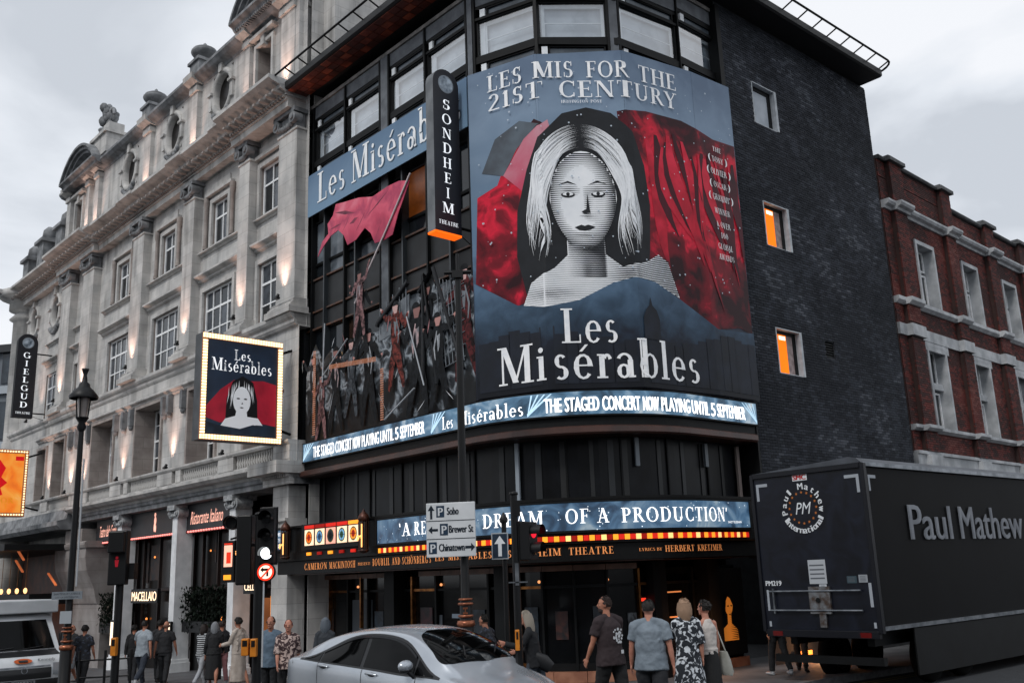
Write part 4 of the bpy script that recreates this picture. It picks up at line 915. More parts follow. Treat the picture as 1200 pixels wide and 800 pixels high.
# the three flank windows
orange_wall = emis('lit_orange_wall', 'ff7a10', .85)
for i, (a, b, c, d) in enumerate(GW):
    M = SF.mat(a, c, -.12); w_, h = b - a, d - c
    f = MB(); f.box(-.0, .03, -.03, .3, 0, h); f.box(w_ - .1, w_, -.05, .12, 0, h); f.box(.03, w_ - .1, -.04, .3, h - .03, h); f.box(.03, w_ - .1, -.01, .3, 0, .025)
    fo = part('window', f, mat('pale_reveal', 'b9bec3', .6, c2='9aa0a6', ns=4), CB, M)
    g = MB()
    pb = w_ * .8
    if i == 0:
        g.box(.03, w_ * .78, .12, .13, .03, h - .1); part('blind', g, mat('pale_blind', 'b3bac2', .7, c2='9ba3ac', ns=2), fo, M)
        g = MB(); g.box(w_ * .78, w_ - .035, .1, .13, 0, h); g.box(.03, w_ * .78, .1, .13, h - .16, h - .03); part('inner_frame', g, bk, fo, M)
    else:
        g.box(.03, w_ * .56, .12, .13, .03, h - .12); part('lit_room_wall', g, orange_wall, fo, M)
        g = MB(); g.box(w_ * .28, w_ * .52, .11, .119, h - .26, h - .16); part('ceiling_light', g, emis('room_lamp', 'fff0cf', 1.6), fo, M)
        g = MB(); g.box(w_ * .56, w_ * .8, .12, .13, .03, h - .12); part('curtain', g, mat('pink_curtain', 'a39391', .8, c2='7e6f6e', ns=7), fo, M)
        g = MB(); g.box(w_ * .8, w_ - .035, .1, .13, 0, h); g.box(.03, w_ * .8, .1, .13, h - .12, h - .03); part('inner_frame', g, bk, fo, M)
        if i == 1: g = MB(); g.box(.14, .17, .11, .119, 0, h * .72); part('door_edge', g, mat('orange_dark', '9c4a10', .6, emit='9c4a10', es=.4), fo, M)
m = MB()
for k in range(6): m.fbox(SF, VENT[0], VENT[1], VENT[2] + .02 + k * .07, VENT[2] + .05 + k * .07, -.3, -.14)
part('vent_grille', m, bk, CB)
# ================================================================ printed sheets, screens and signs on the corner theatre
def flatc(name, c, **k): return mat(name, c, .55, spec=.25, **k)
def printmat(name, stops, z0, z1, ns=1.2, amp=.35, rough=.5):
    """printed sheet: colour stops up the sheet (world height), broken up by noise"""
    m = bpy.data.materials.new(name); m.use_nodes = True; t = m.node_tree; N = t.nodes; p = N['Principled BSDF']; K = t.links.new
    tc = N.new('ShaderNodeTexCoord'); ge = N.new('ShaderNodeNewGeometry'); sx = N.new('ShaderNodeSeparateXYZ'); K(ge.outputs['Position'], sx.inputs[0])
    n = N.new('ShaderNodeTexNoise'); n.inputs['Scale'].default_value = ns; n.inputs['Detail'].default_value = 7; n.inputs['Distortion'].default_value = .5; K(tc.outputs['Object'], n.inputs['Vector'])
    a = N.new('ShaderNodeMapRange'); a.inputs[1].default_value = z0; a.inputs[2].default_value = z1; K(sx.outputs['Z'], a.inputs[0])
    b = N.new('ShaderNodeMath'); b.operation = 'MULTIPLY_ADD'; b.inputs[1].default_value = amp; b.inputs[2].default_value = -amp / 2; K(n.outputs['Fac'], b.inputs[0])
    c = N.new('ShaderNodeMath'); c.operation = 'ADD'; K(a.outputs[0], c.inputs[0]); K(b.outputs[0], c.inputs[1])
    r = N.new('ShaderNodeValToRGB'); K(c.outputs[0], r.inputs[0]); E_ = r.color_ramp.elements
    E_[0].position = stops[0][0]; E_[0].color = (*lin(stops[0][1]), 1); E_[1].position = stops[-1][0]; E_[1].color = (*lin(stops[-1][1]), 1)
    for q, cc in stops[1:-1]: el = E_.new(q); el.color = (*lin(cc), 1)
    K(r.outputs[0], p.inputs['Base Color']); p.inputs['Roughness'].default_value = rough; p.inputs['Specular IOR Level'].default_value = .2
    return m
def words(parent, m_, items, put, nm='lettering'):
    for it in items:
        m = MB(); k = dict(it[6]) if len(it) > 6 else {}; write(m, it[0], put, it[1], it[2], it[3], it[4], it[5] if len(it) > 5 else 'sans', **k); part(nm, m, m_, parent)
def spread(tx, x0, wd):
    """words of a line with their own x and width"""
    n = len(tx) + .0; o_ = []; c = 0
    for w_ in tx.split(' '): o_.append((w_, x0 + wd * c / n, wd * (len(w_) + .3) / n)); c += len(w_) + 1
    return o_
def sheet(fr, u0, u1, z0, z1, o, step=.4, top=None):
    """bent sheet with real thickness"""
    m = MB(); us = [u0]
    k = [q for q in getattr(fr, 'KN', []) if u0 < q < u1]
    n = max(1, int((u1 - u0) / step)); us = sorted(set([u0 + (u1 - u0) * i / n for i in range(n + 1)] + k))
    vs = []
    for u in us:
        zt = top(u) if top else z1
        vs += [fr.P(u, z0, o), fr.P(u, zt, o), fr.P(u, zt, o - .03), fr.P(u, z0, o - .03)]
    f = []
    for i in range(len(us) - 1):
        for j in range(4): f.append((i * 4 + j, (i + 1) * 4 + j, (i + 1) * 4 + (j + 1) % 4, i * 4 + (j + 1) % 4))
    m.add(vs, f); m.add(vs[:4], [(0, 1, 2, 3)]); m.add(vs[-4:], [(0, 1, 2, 3)]); return m
PT = lambda u: 14.63 + max(0, u - 2.5) * .052
PO = thing('theatre_poster', 'giant curved poster on the corner reading Les Miserables under a pale portrait between red drapes', 'poster', SF.P(4, 6.4, .1))
for i, (a, b) in enumerate([(.26, 2.18), (2.18, 4.31), (4.31, 6.69), (6.69, 8.3)]):
    part('poster_sheet', sheet(FF, a - .012 * (i > 0), b + .012 * (i < 3), 6.36, 14.6, .0 + .06, top=PT), printmat('poster_night_%d' % i, [(0, '20242f'), (.18, '272d3a'), (.3, '3a4a5e'), (.42, '5f7c98'), (.62, '6c8299'), (.8, '7e92a8'), (1, '5f7188')], 6.4, 14.9), PO)
pu = lambda u, z, d: FF.P(u, z, .064 + d)
redm = printmat('poster_red', [(0, '2a0a12'), (.34, '7c1022'), (.5, 'dc1e3c'), (.66, 'b8182f'), (.8, '5c0f1e'), (1, '2e0c14')], 8, 14, 1.5, 1.6); pink = printmat('poster_pink', [(0, 'c82040'), (.5, 'c4506a'), (1, 'c98f9c')], 9, 13.2, 1.6, .8)
redd = printmat('poster_red_dark', [(0, '1d0e16'), (.5, '4b0f1e'), (1, '2a1018')], 8, 14, 2, 1.2); inkm = flatc('poster_ink', '1e2126', c2='16181c', ns=3); ghost = flatc('poster_ghost', '4a5058', c2='5b6670', ns=2); palem = flatc('poster_pale', 'f2f4f7', c2='e4e8ec', ns=2)
m = MB()
grid_poly(m, [(.45, 11.3), (1.03, 11.5), (1.4, 12.3), (2.1, 12.95), (2.5, 12.64), (2.15, 11.39), (1.87, 10.6), (2.23, 9.49), (1.89, 8.51), (1.47, 8.43), (.93, 8.77), (.34, 9.15)], pu, 0, .002)
grid_poly(m, [(.6, 11.9), (1.0, 12.7), (1.7, 13.0), (2.2, 12.8), (1.6, 12.3), (1.2, 11.7)], pu, 2, .004)
grid_poly(m, [(1.2, 11.7), (1.8, 12.5), (2.4, 12.9), (2.5, 12.4), (2.0, 11.7), (1.9, 11.0)], pu, 1, .006)
grid_poly(m, [(4.1, 13.1), (4.95, 13.27), (6.17, 13.33), (7.36, 13.14), (8.28, 13.2), (8.29, 8.05), (7.81, 8.17), (6.82, 8.01), (6.02, 8.23), (5.3, 8.54), (4.7, 8.87), (4.2, 8.93), (4.3, 10.5)], pu, 0, .002)
for k in range(16):                                                    # folds of the drape
    t = k / 15; u = 4.9 + t * 3.1; z = 12.9 - rnd() * .6; pts = []
    ln = 2.2 + rnd() * 2.0; wv = .06 + rnd() * .16; sl = .35 + rnd() * .3
    up, dn = [], []
    for j in range(7):
        q = j / 6; x = min(8.24, u + sl * q * (.4 + q) + .12 * math.sin(q * 5 + k)); zz = z - ln * q; wd = wv * math.sin(math.pi * (q * .9 + .08)); up.append((min(8.26, x - wd), zz)); dn.append((min(8.27, x + wd), zz))
    pts = up + dn[::-1]
    tri_poly(m, [p for p in pts if p[1] > 8.3] if len([p for p in pts if p[1] > 8.3]) > 5 else pts, pu, 3 if k % 2 else 4, .006 + k * .0012)
part('drape_print', m, [redm, pink, ghost, redd, printmat('poster_red_fold', [(0, '5c101f'), (.5, 'c01a33'), (1, 'e8304c')], 8, 14, 1.8, 1.4)], PO)
# plain stand-in portrait: long dark hair, plain engraved face and shoulders
m = MB()
def blob(cx, cz, rx, rz, n=26, j=0, a0=0, a1=6.2832): return [(cx + rx * math.cos(a0 + (a1 - a0) * k / n) * (1 + j * math.sin(k * 2.7)), cz + rz * math.sin(a0 + (a1 - a0) * k / n) * (1 + j * math.cos(k * 3.1))) for k in range(n)]
grid_poly(m, [(1.75, 8.5), (1.5, 9.6), (1.55, 10.7), (1.85, 11.7), (2.2, 12.5), (2.75, 13.05), (3.35, 13.2), (3.95, 13.05), (4.45, 12.6), (4.75, 11.8), (4.85, 10.8), (4.75, 9.7), (4.6, 8.85), (3.9, 8.7), (2.9, 8.4)], pu, 0, .012)
grid_poly(m, [(1.62, 8.38), (1.85, 8.9), (2.4, 9.2), (2.72, 9.5), (2.72, 10.2), (3.6, 10.2), (3.62, 9.5), (4.0, 9.2), (4.6, 9.35), (5.0, 9.6), (5.3, 9.45), (5.6, 8.62), (4.82, 8.88), (4.26, 8.93), (3.74, 8.8), (2.94, 8.42), (2.17, 8.28)], pu, 1, .016, .2)
grid_poly(m, [(3.16 + .8 * math.cos(t) * (1 - .18 * (math.sin(t) < 0) * abs(math.sin(t))), 10.85 + 1.22 * math.sin(t)) for t in [k * 6.2832 / 36 for k in range(36)]], pu, 1, .019, .15)
# engraving: fine level lines whose thickness follows the shading
def gs(x, z, cx, cz, sx_, sz_): return math.exp(-((x - cx) / sx_) ** 2 - ((z - cz) / sz_) ** 2)
def tone(x, z):
    dx, dz = x - 3.16, z - 10.85; r_ = math.hypot(dx / .8, dz / 1.22)
    if z > 9.72 and r_ < 1.02:
        t = .9 * max(0, (r_ - .62) / .4) ** 1.3 + .42 * max(0, dx / .8 * .8 - dz * .12) ** 1.2
        t += .5 * sum(gs(x, z, 3.16 + q * .34, 11.06, .2, .13) for q in (-1, 1)) + .55 * gs(x, z, 3.25, 10.75, .07, .3) + .5 * gs(x, z, 3.2, 10.45, .2, .06) + .45 * gs(x, z, 3.16, 9.98, .25, .06) - .3 * gs(x, z, 3.02, 10.55, .2, .3)
        return t
    if z > 8.95 and abs(dx) < .46: return .5 + .35 * dx / .4 + .4 * gs(x, z, 3.16, 9.68, .6, .16) + .25 * gs(x, z, 3.16, 9.1, .1, .3)
    return .12 + .5 * max(0, (x - 3.5) / 2.2) + .3 * gs(x, z, 2.3, 8.6, .5, .12) + .35 * gs(x, z, 4.1, 9.0, .3, .2)
def inpoly(x, z, pg):
    c = False
    for i in range(len(pg)):
        (x1, z1), (x2, z2) = pg[i], pg[i - 1]
        if (z1 > z) != (z2 > z) and x < (x2 - x1) * (z - z1) / (z2 - z1) + x1: c = not c
    return c
bust = [(1.62, 8.38), (1.85, 8.9), (2.4, 9.2), (2.72, 9.5), (2.72, 10.2), (3.6, 10.2), (3.62, 9.5), (4.0, 9.2), (4.6, 9.35), (5.0, 9.6), (5.3, 9.45), (5.6, 8.62), (4.82, 8.88), (4.26, 8.93), (3.74, 8.8), (2.94, 8.42), (2.17, 8.28)]
z = 8.36
while z < 12.05:
    x = 1.6
    while x < 5.6:
        xn = x + .06; xm = (x + xn) / 2
        if (math.hypot((xm - 3.16) / .8, (z - 10.85) / 1.22) < .99) or (z < 10.1 and inpoly(xm, z, bust)):
            a_, b_ = min(.95, tone(x, z)), min(.95, tone(xn, z)); wv = .008 * math.sin(x * 5)
            if a_ > .1 or b_ > .1: h1_, h2_ = max(a_, .03) * .024, max(b_, .03) * .024; m.add([pu(x, z - h1_ + wv, .022), pu(xn, z - h2_ + wv, .022), pu(xn, z + h2_ + wv, .022), pu(x, z + h1_ + wv, .022)], [(0, 1, 2, 3)], 0)
        x = xn
    z += .052
for s_ in (-1, 1):                                                     # plain closed eyes, brows, nose, mouth
    m.add([pu(3.16 + s_ * (.36 + .17 * math.cos(t)), 10.98 + .05 * math.sin(t) * (1 if t < 3.14 else 1.6), .024) for t in [k * .5236 for k in range(12)]], [tuple(range(12))], 0)
    grid_poly(m, [(3.16 + s_ * .14, 11.22), (3.16 + s_ * .35, 11.32), (3.16 + s_ * .6, 11.22), (3.16 + s_ * .36, 11.27)], pu, 0, .024)
grid_poly(m, [(3.1, 10.55), (3.16, 10.5), (3.32, 10.52), (3.3, 10.6), (3.26, 11.0), (3.22, 10.62)], pu, 0, .024)
grid_poly(m, [(2.92, 10.17), (3.08, 10.23), (3.16, 10.2), (3.24, 10.23), (3.42, 10.17), (3.28, 10.1), (3.16, 10.08), (3.02, 10.1)], pu, 0, .024)
# pale strands of straight hair, parted in the middle and hugging the face
for k in range(190):
    s_ = -1 if k % 2 else 1; q = rnd(); n = 18; wd = .005 + rnd() * .014; L_, R_ = [], []; end = .62 + rnd() * .38; ph0 = .03 + rnd() * .25
    for j in range(n):
        t = j / (n - 1) * end; ph = ph0 + t * 2.3
        rx, rz = .86 + .42 * q, 1.3 + .62 * q
        if ph < 1.45: x, zz = rx * math.sin(ph), rz * math.cos(ph)
        else: x, zz = rx * math.sin(1.45) + (ph - 1.45) * .05 * math.sin(k), rz * math.cos(1.45) - (ph - 1.45) * 1.5
        x += (.03 + .05 * t) * math.sin(t * 11 + q * 5 + (k % 7) * .25); w2 = wd * math.sin(math.pi * (j / (n - 1) * .9 + .06)); L_.append((3.16 + s_ * (x - w2), 10.85 + zz)); R_.append((3.16 + s_ * (x + w2), 10.85 + zz))
    for j in range(n - 1):
        m.add([pu(*L_[j], .026 + k * .0002), pu(*R_[j], .026 + k * .0002), pu(*R_[j + 1], .026 + k * .0002), pu(*L_[j + 1], .026 + k * .0002)], [(0, 1, 2, 3)], 1)
for s_ in (-1, 1):
    c = 3.16 + s_ * .36; poly(m, [(c + .13 * math.cos(t), 10.99 + .04 * math.sin(t)) for t in [k * .5236 for k in range(12)]], pu, 1, .026); poly(m, [(c + .045 * math.cos(t), 10.99 + .045 * math.sin(t)) for t in [k * .6283 for k in range(10)]], pu, 0, .028)
part('portrait_print', m, [inkm, palem], PO)
# landscape, skyline and lettering at the foot
m = MB()
grid_poly(m, [(.31, 9.15), (.93, 8.77), (1.47, 8.43), (2.17, 8.28), (2.94, 8.42), (3.74, 8.81), (4.26, 8.94), (4.82, 8.89), (5.59, 8.58), (6.82, 8.01), (8.29, 8.09), (8.29, 6.38), (.31, 6.38)], pu, 0, .04)
sk = [(.31, 7.6)]
x = .31
while x < 8.2: h = 7.55 + .12 * math.sin(x * 1.3) + rnd() * .16; sk += [(x, h), (x + .13, h)]; x += .14
sk = [(a, b) for a, b in sk]; ex = [(8.29, 7.6), (8.29, 6.4), (.31, 6.4)]
tri_poly(m, [(a, min(b, 7.85)) for a, b in sk] + ex, lambda x, y, d: pu(x, y, d), 1, .046) if 0 else None
for (a, h) in [(.4 + i * .27, .0) for i in range(29)]:
    hh = 7.5 + .2 * math.sin(a * 1.1) + rnd() * .18; m.add([pu(a, 6.5, .046 + (int(a * 10) % 3) * .001), pu(min(8.28, a + .3), 6.5, .046 + (int(a * 10) % 3) * .001), pu(min(8.28, a + .3), hh, .046 + (int(a * 10) % 3) * .001), pu(a, hh, .046 + (int(a * 10) % 3) * .001)], [(0, 1, 2, 3)], 1)
grid_poly(m, [(4.35, 7.5), (4.35, 8.0), (4.45, 8.2), (4.55, 8.3), (4.6, 8.5), (4.65, 8.3), (4.78, 8.2), (4.85, 8.0), (4.85, 7.5)], pu, 1, .051, .5)
part('landscape_print', m, [printmat('poster_hill', [(0, '12151c'), (.35, '1e2430'), (.62, '34475a'), (1, '56708a')], 6.6, 9.0, 2, .7), flatc('poster_skyline', '161a22', c2='1e2430', ns=2)], PO)
pwm = flatc('poster_white', 'ffffff', c2='eceff3', ns=5)
words(PO, pwm, [('Les', 2.48, 7.42, 1.28, .8, 'serif'), ('Misérables', .9, 6.6, 5.1, .88, 'serif')], lambda x, y, d: pu(x, y, .054 + d), 'title_word')
pt = lambda x, y, d: pu(x, y + (0 if x < 4 else (x - 4) * .06), .03 + d)
words(PO, pwm, [('LES', .84, 13.98, .98, .43, 'serif'), ('MIS', 2.12, 13.98, .95, .43, 'serif'), ('FOR', 3.4, 13.98, 1.05, .43, 'serif'), ('THE', 4.78, 13.98, 1.26, .43, 'serif'), ('21ST', .86, 13.46, 1.45, .43, 'serif'), ('CENTURY', 2.72, 13.46, 3.32, .43, 'serif')], pt, 'quote_word')
words(PO, pwm, [('HUFFINGTON', 2.75, 13.31, .66, .075, 'serif'), ('POST', 3.47, 13.31, .28, .075, 'serif')], lambda x, y, d: pu(x, y, .034 + d), 'credit_word')
pa = lambda x, y, d: pu(x, y, .03 + d)
for tx, z, w_, h in (('THE', 12.8, .34, .13), ('TONY', 12.5, .46, .15), ('OLIVIER', 12.15, .66, .16), ('OSCAR', 11.8, .52, .15), ('GRAMMY', 11.45, .68, .16), ('WINNER', 11.08, .62, .15), ('& OVER', 10.72, .56, .15), ('100', 10.44, .26, .15), ('GLOBAL', 10.14, .58, .15), ('AWARDS', 9.86, .6, .15)):
    m = MB(); write(m, tx, pa, 7.45 - w_ / 2, z, w_, h, 'serif', sp=.1)
    if tx in ('TONY', 'OLIVIER', 'OSCAR', 'GRAMMY'):
        for s_, c_ in ((-1, '('), (1, ')')): write(m, c_, pa, 7.45 + s_ * (w_ / 2 + .12) - .04, z - .02, .09, .2, 'serif')
    part('award_line', m, pwm, PO)
# flecks of snow
m = MB()
for k in range(170):
    u, z, r_ = .35 + rnd() * 7.8, 8.9 + rnd() * 5.6, .008 + rnd() * .02
    m.add([pu(u + r_ * math.cos(t), z + r_ * math.sin(t), .05) for t in (0, 1.05, 2.1, 3.14, 4.2, 5.2)], [tuple(range(6))])
part('snow_print', m, flatc('poster_white2', 'b9c4d0'), PO, kind='stuff')

# ---- LED strip
led_m = lit('led_blue', ['16303f', '2b5573', '5f8fb4', 'a9c8e0', 'eef6fb'], 1.1, .62, 1.6)
led_w = emis('led_white', 'ffffff', 1.05)
LE = thing('led_strip', 'long curved lit blue strip reading THE STAGED CONCERT NOW PLAYING UNTIL 5 SEPTEMBER', 'sign', SF.P(2.8, 5.8, .1))
part('screen', sheet(SF, -7.68, 8.2, 5.8, 6.31, .0 + .02, .2), led_m, LE)
m = MB(); m.prof(SF, -7.72, 8.24, [(-.1, 5.76), (.03, 5.76), (.03, 5.795), (-.1, 5.795)], 60); m.prof(SF, -7.72, 8.24, [(-.1, 6.315), (.03, 6.315), (.03, 6.34), (-.1, 6.34)], 60); part('frame', m, bk, LE)
m = MB(); q = lambda x, y, d: SF.P(x, y, .026 + d)
CT = 'THE STAGED CONCERT NOW PLAYING UNTIL 5 SEPTEMBER'
words(LE, led_w, [(w_, x, 5.87, wd, .33, 'sans', (('weight', .008),)) for w_, x, wd in spread(CT, -7.1, 5.3)] + [(w_, x, 5.87, wd, .33, 'sans', (('weight', .01),)) for w_, x, wd in spread(CT, 2.02, 5.65)] + [('Les', -1.05, 5.86, .42, .3, 'serif'), ('Misérables', -.45, 5.86, 1.98, .32, 'serif')], q)
m = MB()
for u, s_ in ((-7.66, 1), (-1.5, 1), (1.62, 1), (8.18, -1)):
    for k in range(4): m.add([q(u, 5.82 + .02 * k, .002 * k), q(u + s_ * (.1 + .15 * k), 6.29, .002 * k), q(u + s_ * (.14 + .15 * k), 6.29, .002 * k), q(u + s_ * .02, 5.82, .002 * k)], [(0, 1, 2, 3)])
part('light_rays', m, emis('led_ray', 'bfe0f5', .6), LE)
# ---- canopy screens
def screen(name, label, u0, u1, z0, z1, lines, sub=None, group=None):
    t = thing(name, label, 'sign', SF.P((u0 + u1) / 2, z0, .35), group)
    part('screen', sheet(SF, u0, u1, z0, z1, .34, .2), lit('canopy_blue', ['1c3248', '35597c', '5f8bb3', '8fb3d2', 'c4dbea'], 1.6, .5, 1.1), t)
    m = MB(); m.prof(SF, u0 - .05, u1 + .05, [(.26, z0 - .05), (.36, z0 - .05), (.36, z0 - .004), (.26, z0 - .004)], 24); m.prof(SF, u0 - .05, u1 + .05, [(.26, z1 + .004), (.36, z1 + .004), (.36, z1 + .05), (.26, z1 + .05)], 24); m.fbox(SF, u0 - .06, u0 - .004, z0 - .05, z1 + .05, .2, .37); m.fbox(SF, u1 + .004, u1 + .06, z0 - .05, z1 + .05, .2, .37); part('frame', m, bk, t)
    m = MB(); qq = lambda x, y, d: SF.P(x, y, .346 + d)
    words(t, led_w, [(tx, a, z, b - a, h, 'serif', (('sp', .1),)) for tx, a, b, z, h in lines] + ([(sub, 6.22, 3.38, .5, .05)] if sub else []), qq)
    m = MB()
    for k in range(int((u1 - u0) * 9)):
        u, z, r_ = u0 + rnd() * (u1 - u0), z0 + rnd() * (z1 - z0), .006 + rnd() * .01
        m.add([qq(u + r_ * math.cos(a), z + r_ * math.sin(a), -.003) for a in (0, 1.57, 3.14, 4.71)], [(0, 1, 2, 3)])
    part('stars', m, emis('star', 'e6f2fb', .9), t, kind='stuff')
    return t
screen('canopy_screen', "long lit blue canopy sign reading 'A REBORN DREAM OF A PRODUCTION' over the entrance", -3.37, 7.05, 3.29, 3.86, [("‘A", -2.42, -1.95, 3.43, .3), ('REBORN', -1.8, -.2, 3.43, .3), ('DREAM', .62, 1.98, 3.43, .3), ('OF', 2.42, 2.86, 3.43, .3), ('A', 3.02, 3.26, 3.43, .3), ("PRODUCTION'", 3.5, 6.2, 3.42, .3)], 'DAILY TELEGRAPH')
for u0, u1, tt in ((-8.75, -8.0, ("WORLD'S", 'LONGEST RUNNING', 'MUSICAL')),):
    screen('canopy_screen', "short lit blue canopy sign reading WORLD'S LONGEST RUNNING MUSICAL beside the pier", u0, u1, 3.36, 3.9, [(tt[0], u0 + .06, u1 - .06, 3.74, .1), (tt[1], u0 + .02, u1 - .02, 3.57, .1), (tt[2], u0 + .06, u1 - .06, 3.41, .1)])
# cells of the amber light strip under the screens
t = thing('bulb_strip', 'row of amber and red light cells under the long blue canopy sign', 'light strip', SF.P(2, 3.05, .3))
cm = [emis('cell_amber', 'ff9c2c', 1.0), emis('cell_red', 'c9261c', .75), emis('cell_pale', 'ffc97a', 1.1), emis('cell_deep', '9a1a12', .5)]
u = -3.35; k = 0
while u < 7.0:
    m = MB(); m.prof(SF, u, u + .1, [(.28, 3.07), (.33, 3.07), (.33, 3.18), (.28, 3.18)], 1); part('light_cell', m, cm[(0, 1, 2, 3, 0, 1)[k % 6]], t); k += 1; u += .115
# stained-glass light box between two lanterns
t = thing('stained_glass_lightbox', 'lit box of five stained glass panels with rings on the canopy between two lanterns', 'light box', SF.P(-5.5, 3.3, .35))
m = MB(); m.fbox(SF, -7.05, -4.0, 3.28, 3.98, .24, .38); part('case', m, bk, t)
for i in range(5):
    a = -6.85 + i * .56; p = MB(); p.fbox(SF, a, a + .46, 3.4, 3.82, .38, .4); pp = part('glass_panel', p, emis('panel_cream' if i != 2 else 'panel_rose', 'ffd8b4' if i != 2 else 'e8a08c', .9), t)
    m = MB(); qq = lambda x, y, d, a=a: SF.P(a + .23 + x, 3.61 + y, .402 + d)
    rc = [('e06a1c', 'a82a12'), ('5c83a8', '27415f'), ('20242a', '101214'), ('6a93b0', '2c4a38'), ('e08a2c', '9c2416')][i]
    for r_, d, j in ((.17, .0, 0), (.14, .002, 1), (.085, .004, 2)):
        m.add([qq(r_ * math.cos(k * .314), r_ * 1.05 * math.sin(k * .314), d) for k in range(20)], [tuple(range(20))], j)
    m.add([qq(-.17, -.006, .006), qq(.17, -.006, .006), qq(.17, .006, .006), qq(-.17, .006, .006)], [(0, 1, 2, 3)], 3); m.add([qq(-.006, -.18, .006), qq(.006, -.18, .006), qq(.006, .18, .006), qq(-.006, .18, .006)], [(0, 1, 2, 3)], 3)
    part('ring_glass', m, [emis('ring_green', '4d5a3a', .5), emis('ring_' + rc[0], rc[0], .8), emis('ring_' + rc[1], rc[1], .6), bk], pp)
    c = MB(); c.fbox(SF, a - .02, a + .48, 3.85, 3.94, .38, .4); part('light_cell', c, cm[(1, 3, 1, 1, 0)[i]], t)
    c = MB(); c.fbox(SF, a, a + .2, 3.14, 3.22, .28, .34); part('light_cell', c, cm[(0, 3, 0, 3, 1)[i]], t)
def lantern(M, label, s=1):
    t = thing('wall_lantern', label, 'lantern', M=M, group='lanterns on the theatre canopies')
    m = MB(); m.lathe([(.01, 0), (.1, .02), (.15, .07), (.12, .1)], 8); m.lathe([(.12, .8), (.16, .84), (.12, .95), (.05, 1.02), (.01, 1.1)], 8)
    for k in range(8): a = k * math.pi / 4; m.tube([(.12 * math.cos(a), .12 * math.sin(a), .1), (.13 * math.cos(a), .13 * math.sin(a), .8)], .012, 4)
    lpart('cage', m, mat('lantern_copper', '5a3020', .4, metal=.4, c2='2a1c18', ns=8), t)
    m = MB(); m.lathe([(.1, .12), (.11, .78)], 8); lpart('lantern_glass', m, mat('lantern_glass', '2a2320', .2, c2='3a2a20', ns=8), t)
    m = MB()
    for k in range(9): a = k * .7; m.ell((.06 * math.cos(a), -.1 - .01 * k % 2, .38 + .05 * math.sin(a * 1.7)), (.022,) * 3, 6, 4)
    m.box(.1, .13, -.14, -.12, .15, .72); lpart('lantern_light', m, emis('lantern_glow', 'ffb468', 1.7), t)
    return t
LN = lantern(SF.mat(-3.75, 3.08, .5), 'copper lantern between the stained glass light box and the long blue canopy sign')
dup(LN, SF.mat(-7.75, 3.05, .5), 'copper lantern left of the stained glass light box')
dup(LN, SF.mat(-9.6, 2.95, .9), 'copper lantern in front of the left shop window beside the traffic lights')
t = thing('hanging_poster_box', 'small lit hanging box sign with a red and white picture behind the traffic lights', 'sign', GF.P(2.3, 2.6, .6)); M = GF.mat(2.35, 2.75, .7) @ Matrix.Rotation(R(20), 4, 'Z')
m = MB(); m.obox(M, -.24, .24, -.1, .1, -.25, .95); part('case', m, bk, t); m = MB(); m.obox(M, -.15, .17, -.11, -.1, .2, .82); part('picture', m, emis('pic_glow', 'ffb9a0', .8), t); m = MB(); m.obox(M, -.05, .12, -.114, -.11, .3, .62); m.obox(M, -.15, .17, -.114, -.11, .84, .88); part('picture_detail', m, emis('pic_red', 'c9301c', .9), t); m = MB(); m.obox(M, -.14, .14, -.114, -.1, -.17, -.03); part('light_cell', m, cm[0], t); m = MB(); m.tube([M @ Vector((0, 0, 1.0)), M @ Vector((0, .9, 1.2))], .03, 6); part('bracket', m, bk, t)

# ---- banner on the straight side
BN = thing('banner', 'pale blue sloping banner reading Les Miserables across the upper windows', 'banner', SF.P(-4.5, 13.3, 0))
part('banner_sheet', sheet(FF, -7.68, .15, 13.32, 14.68, -.02, 1), printmat('banner_blue', [(0, '7290aa'), (.5, '6e88a2'), (1, '5d7792')], 13.3, 14.7, 1, .6), BN)
m = MB(); q = lambda x, y, d: FF.P(x, y, -.014 + d); words(BN, flatc('banner_white', 'ffffff', c2='e6ecf1', ns=4), [('Les', -7.1, 13.62, 1.55, .95, 'serif'), ('Misérables', -5.2, 13.6, 5.1, 1.0, 'serif')], q)
m = MB(); q2 = lambda x, y, d: FF.P(x + .035, y - .03, -.017 + d); words(BN, flatc('banner_ink', '3d5468'), [('Les', -7.1, 13.62, 1.55, .95, 'serif'), ('Misérables', -5.2, 13.6, 5.1, 1.0, 'serif')], q2, 'letter_shadow')

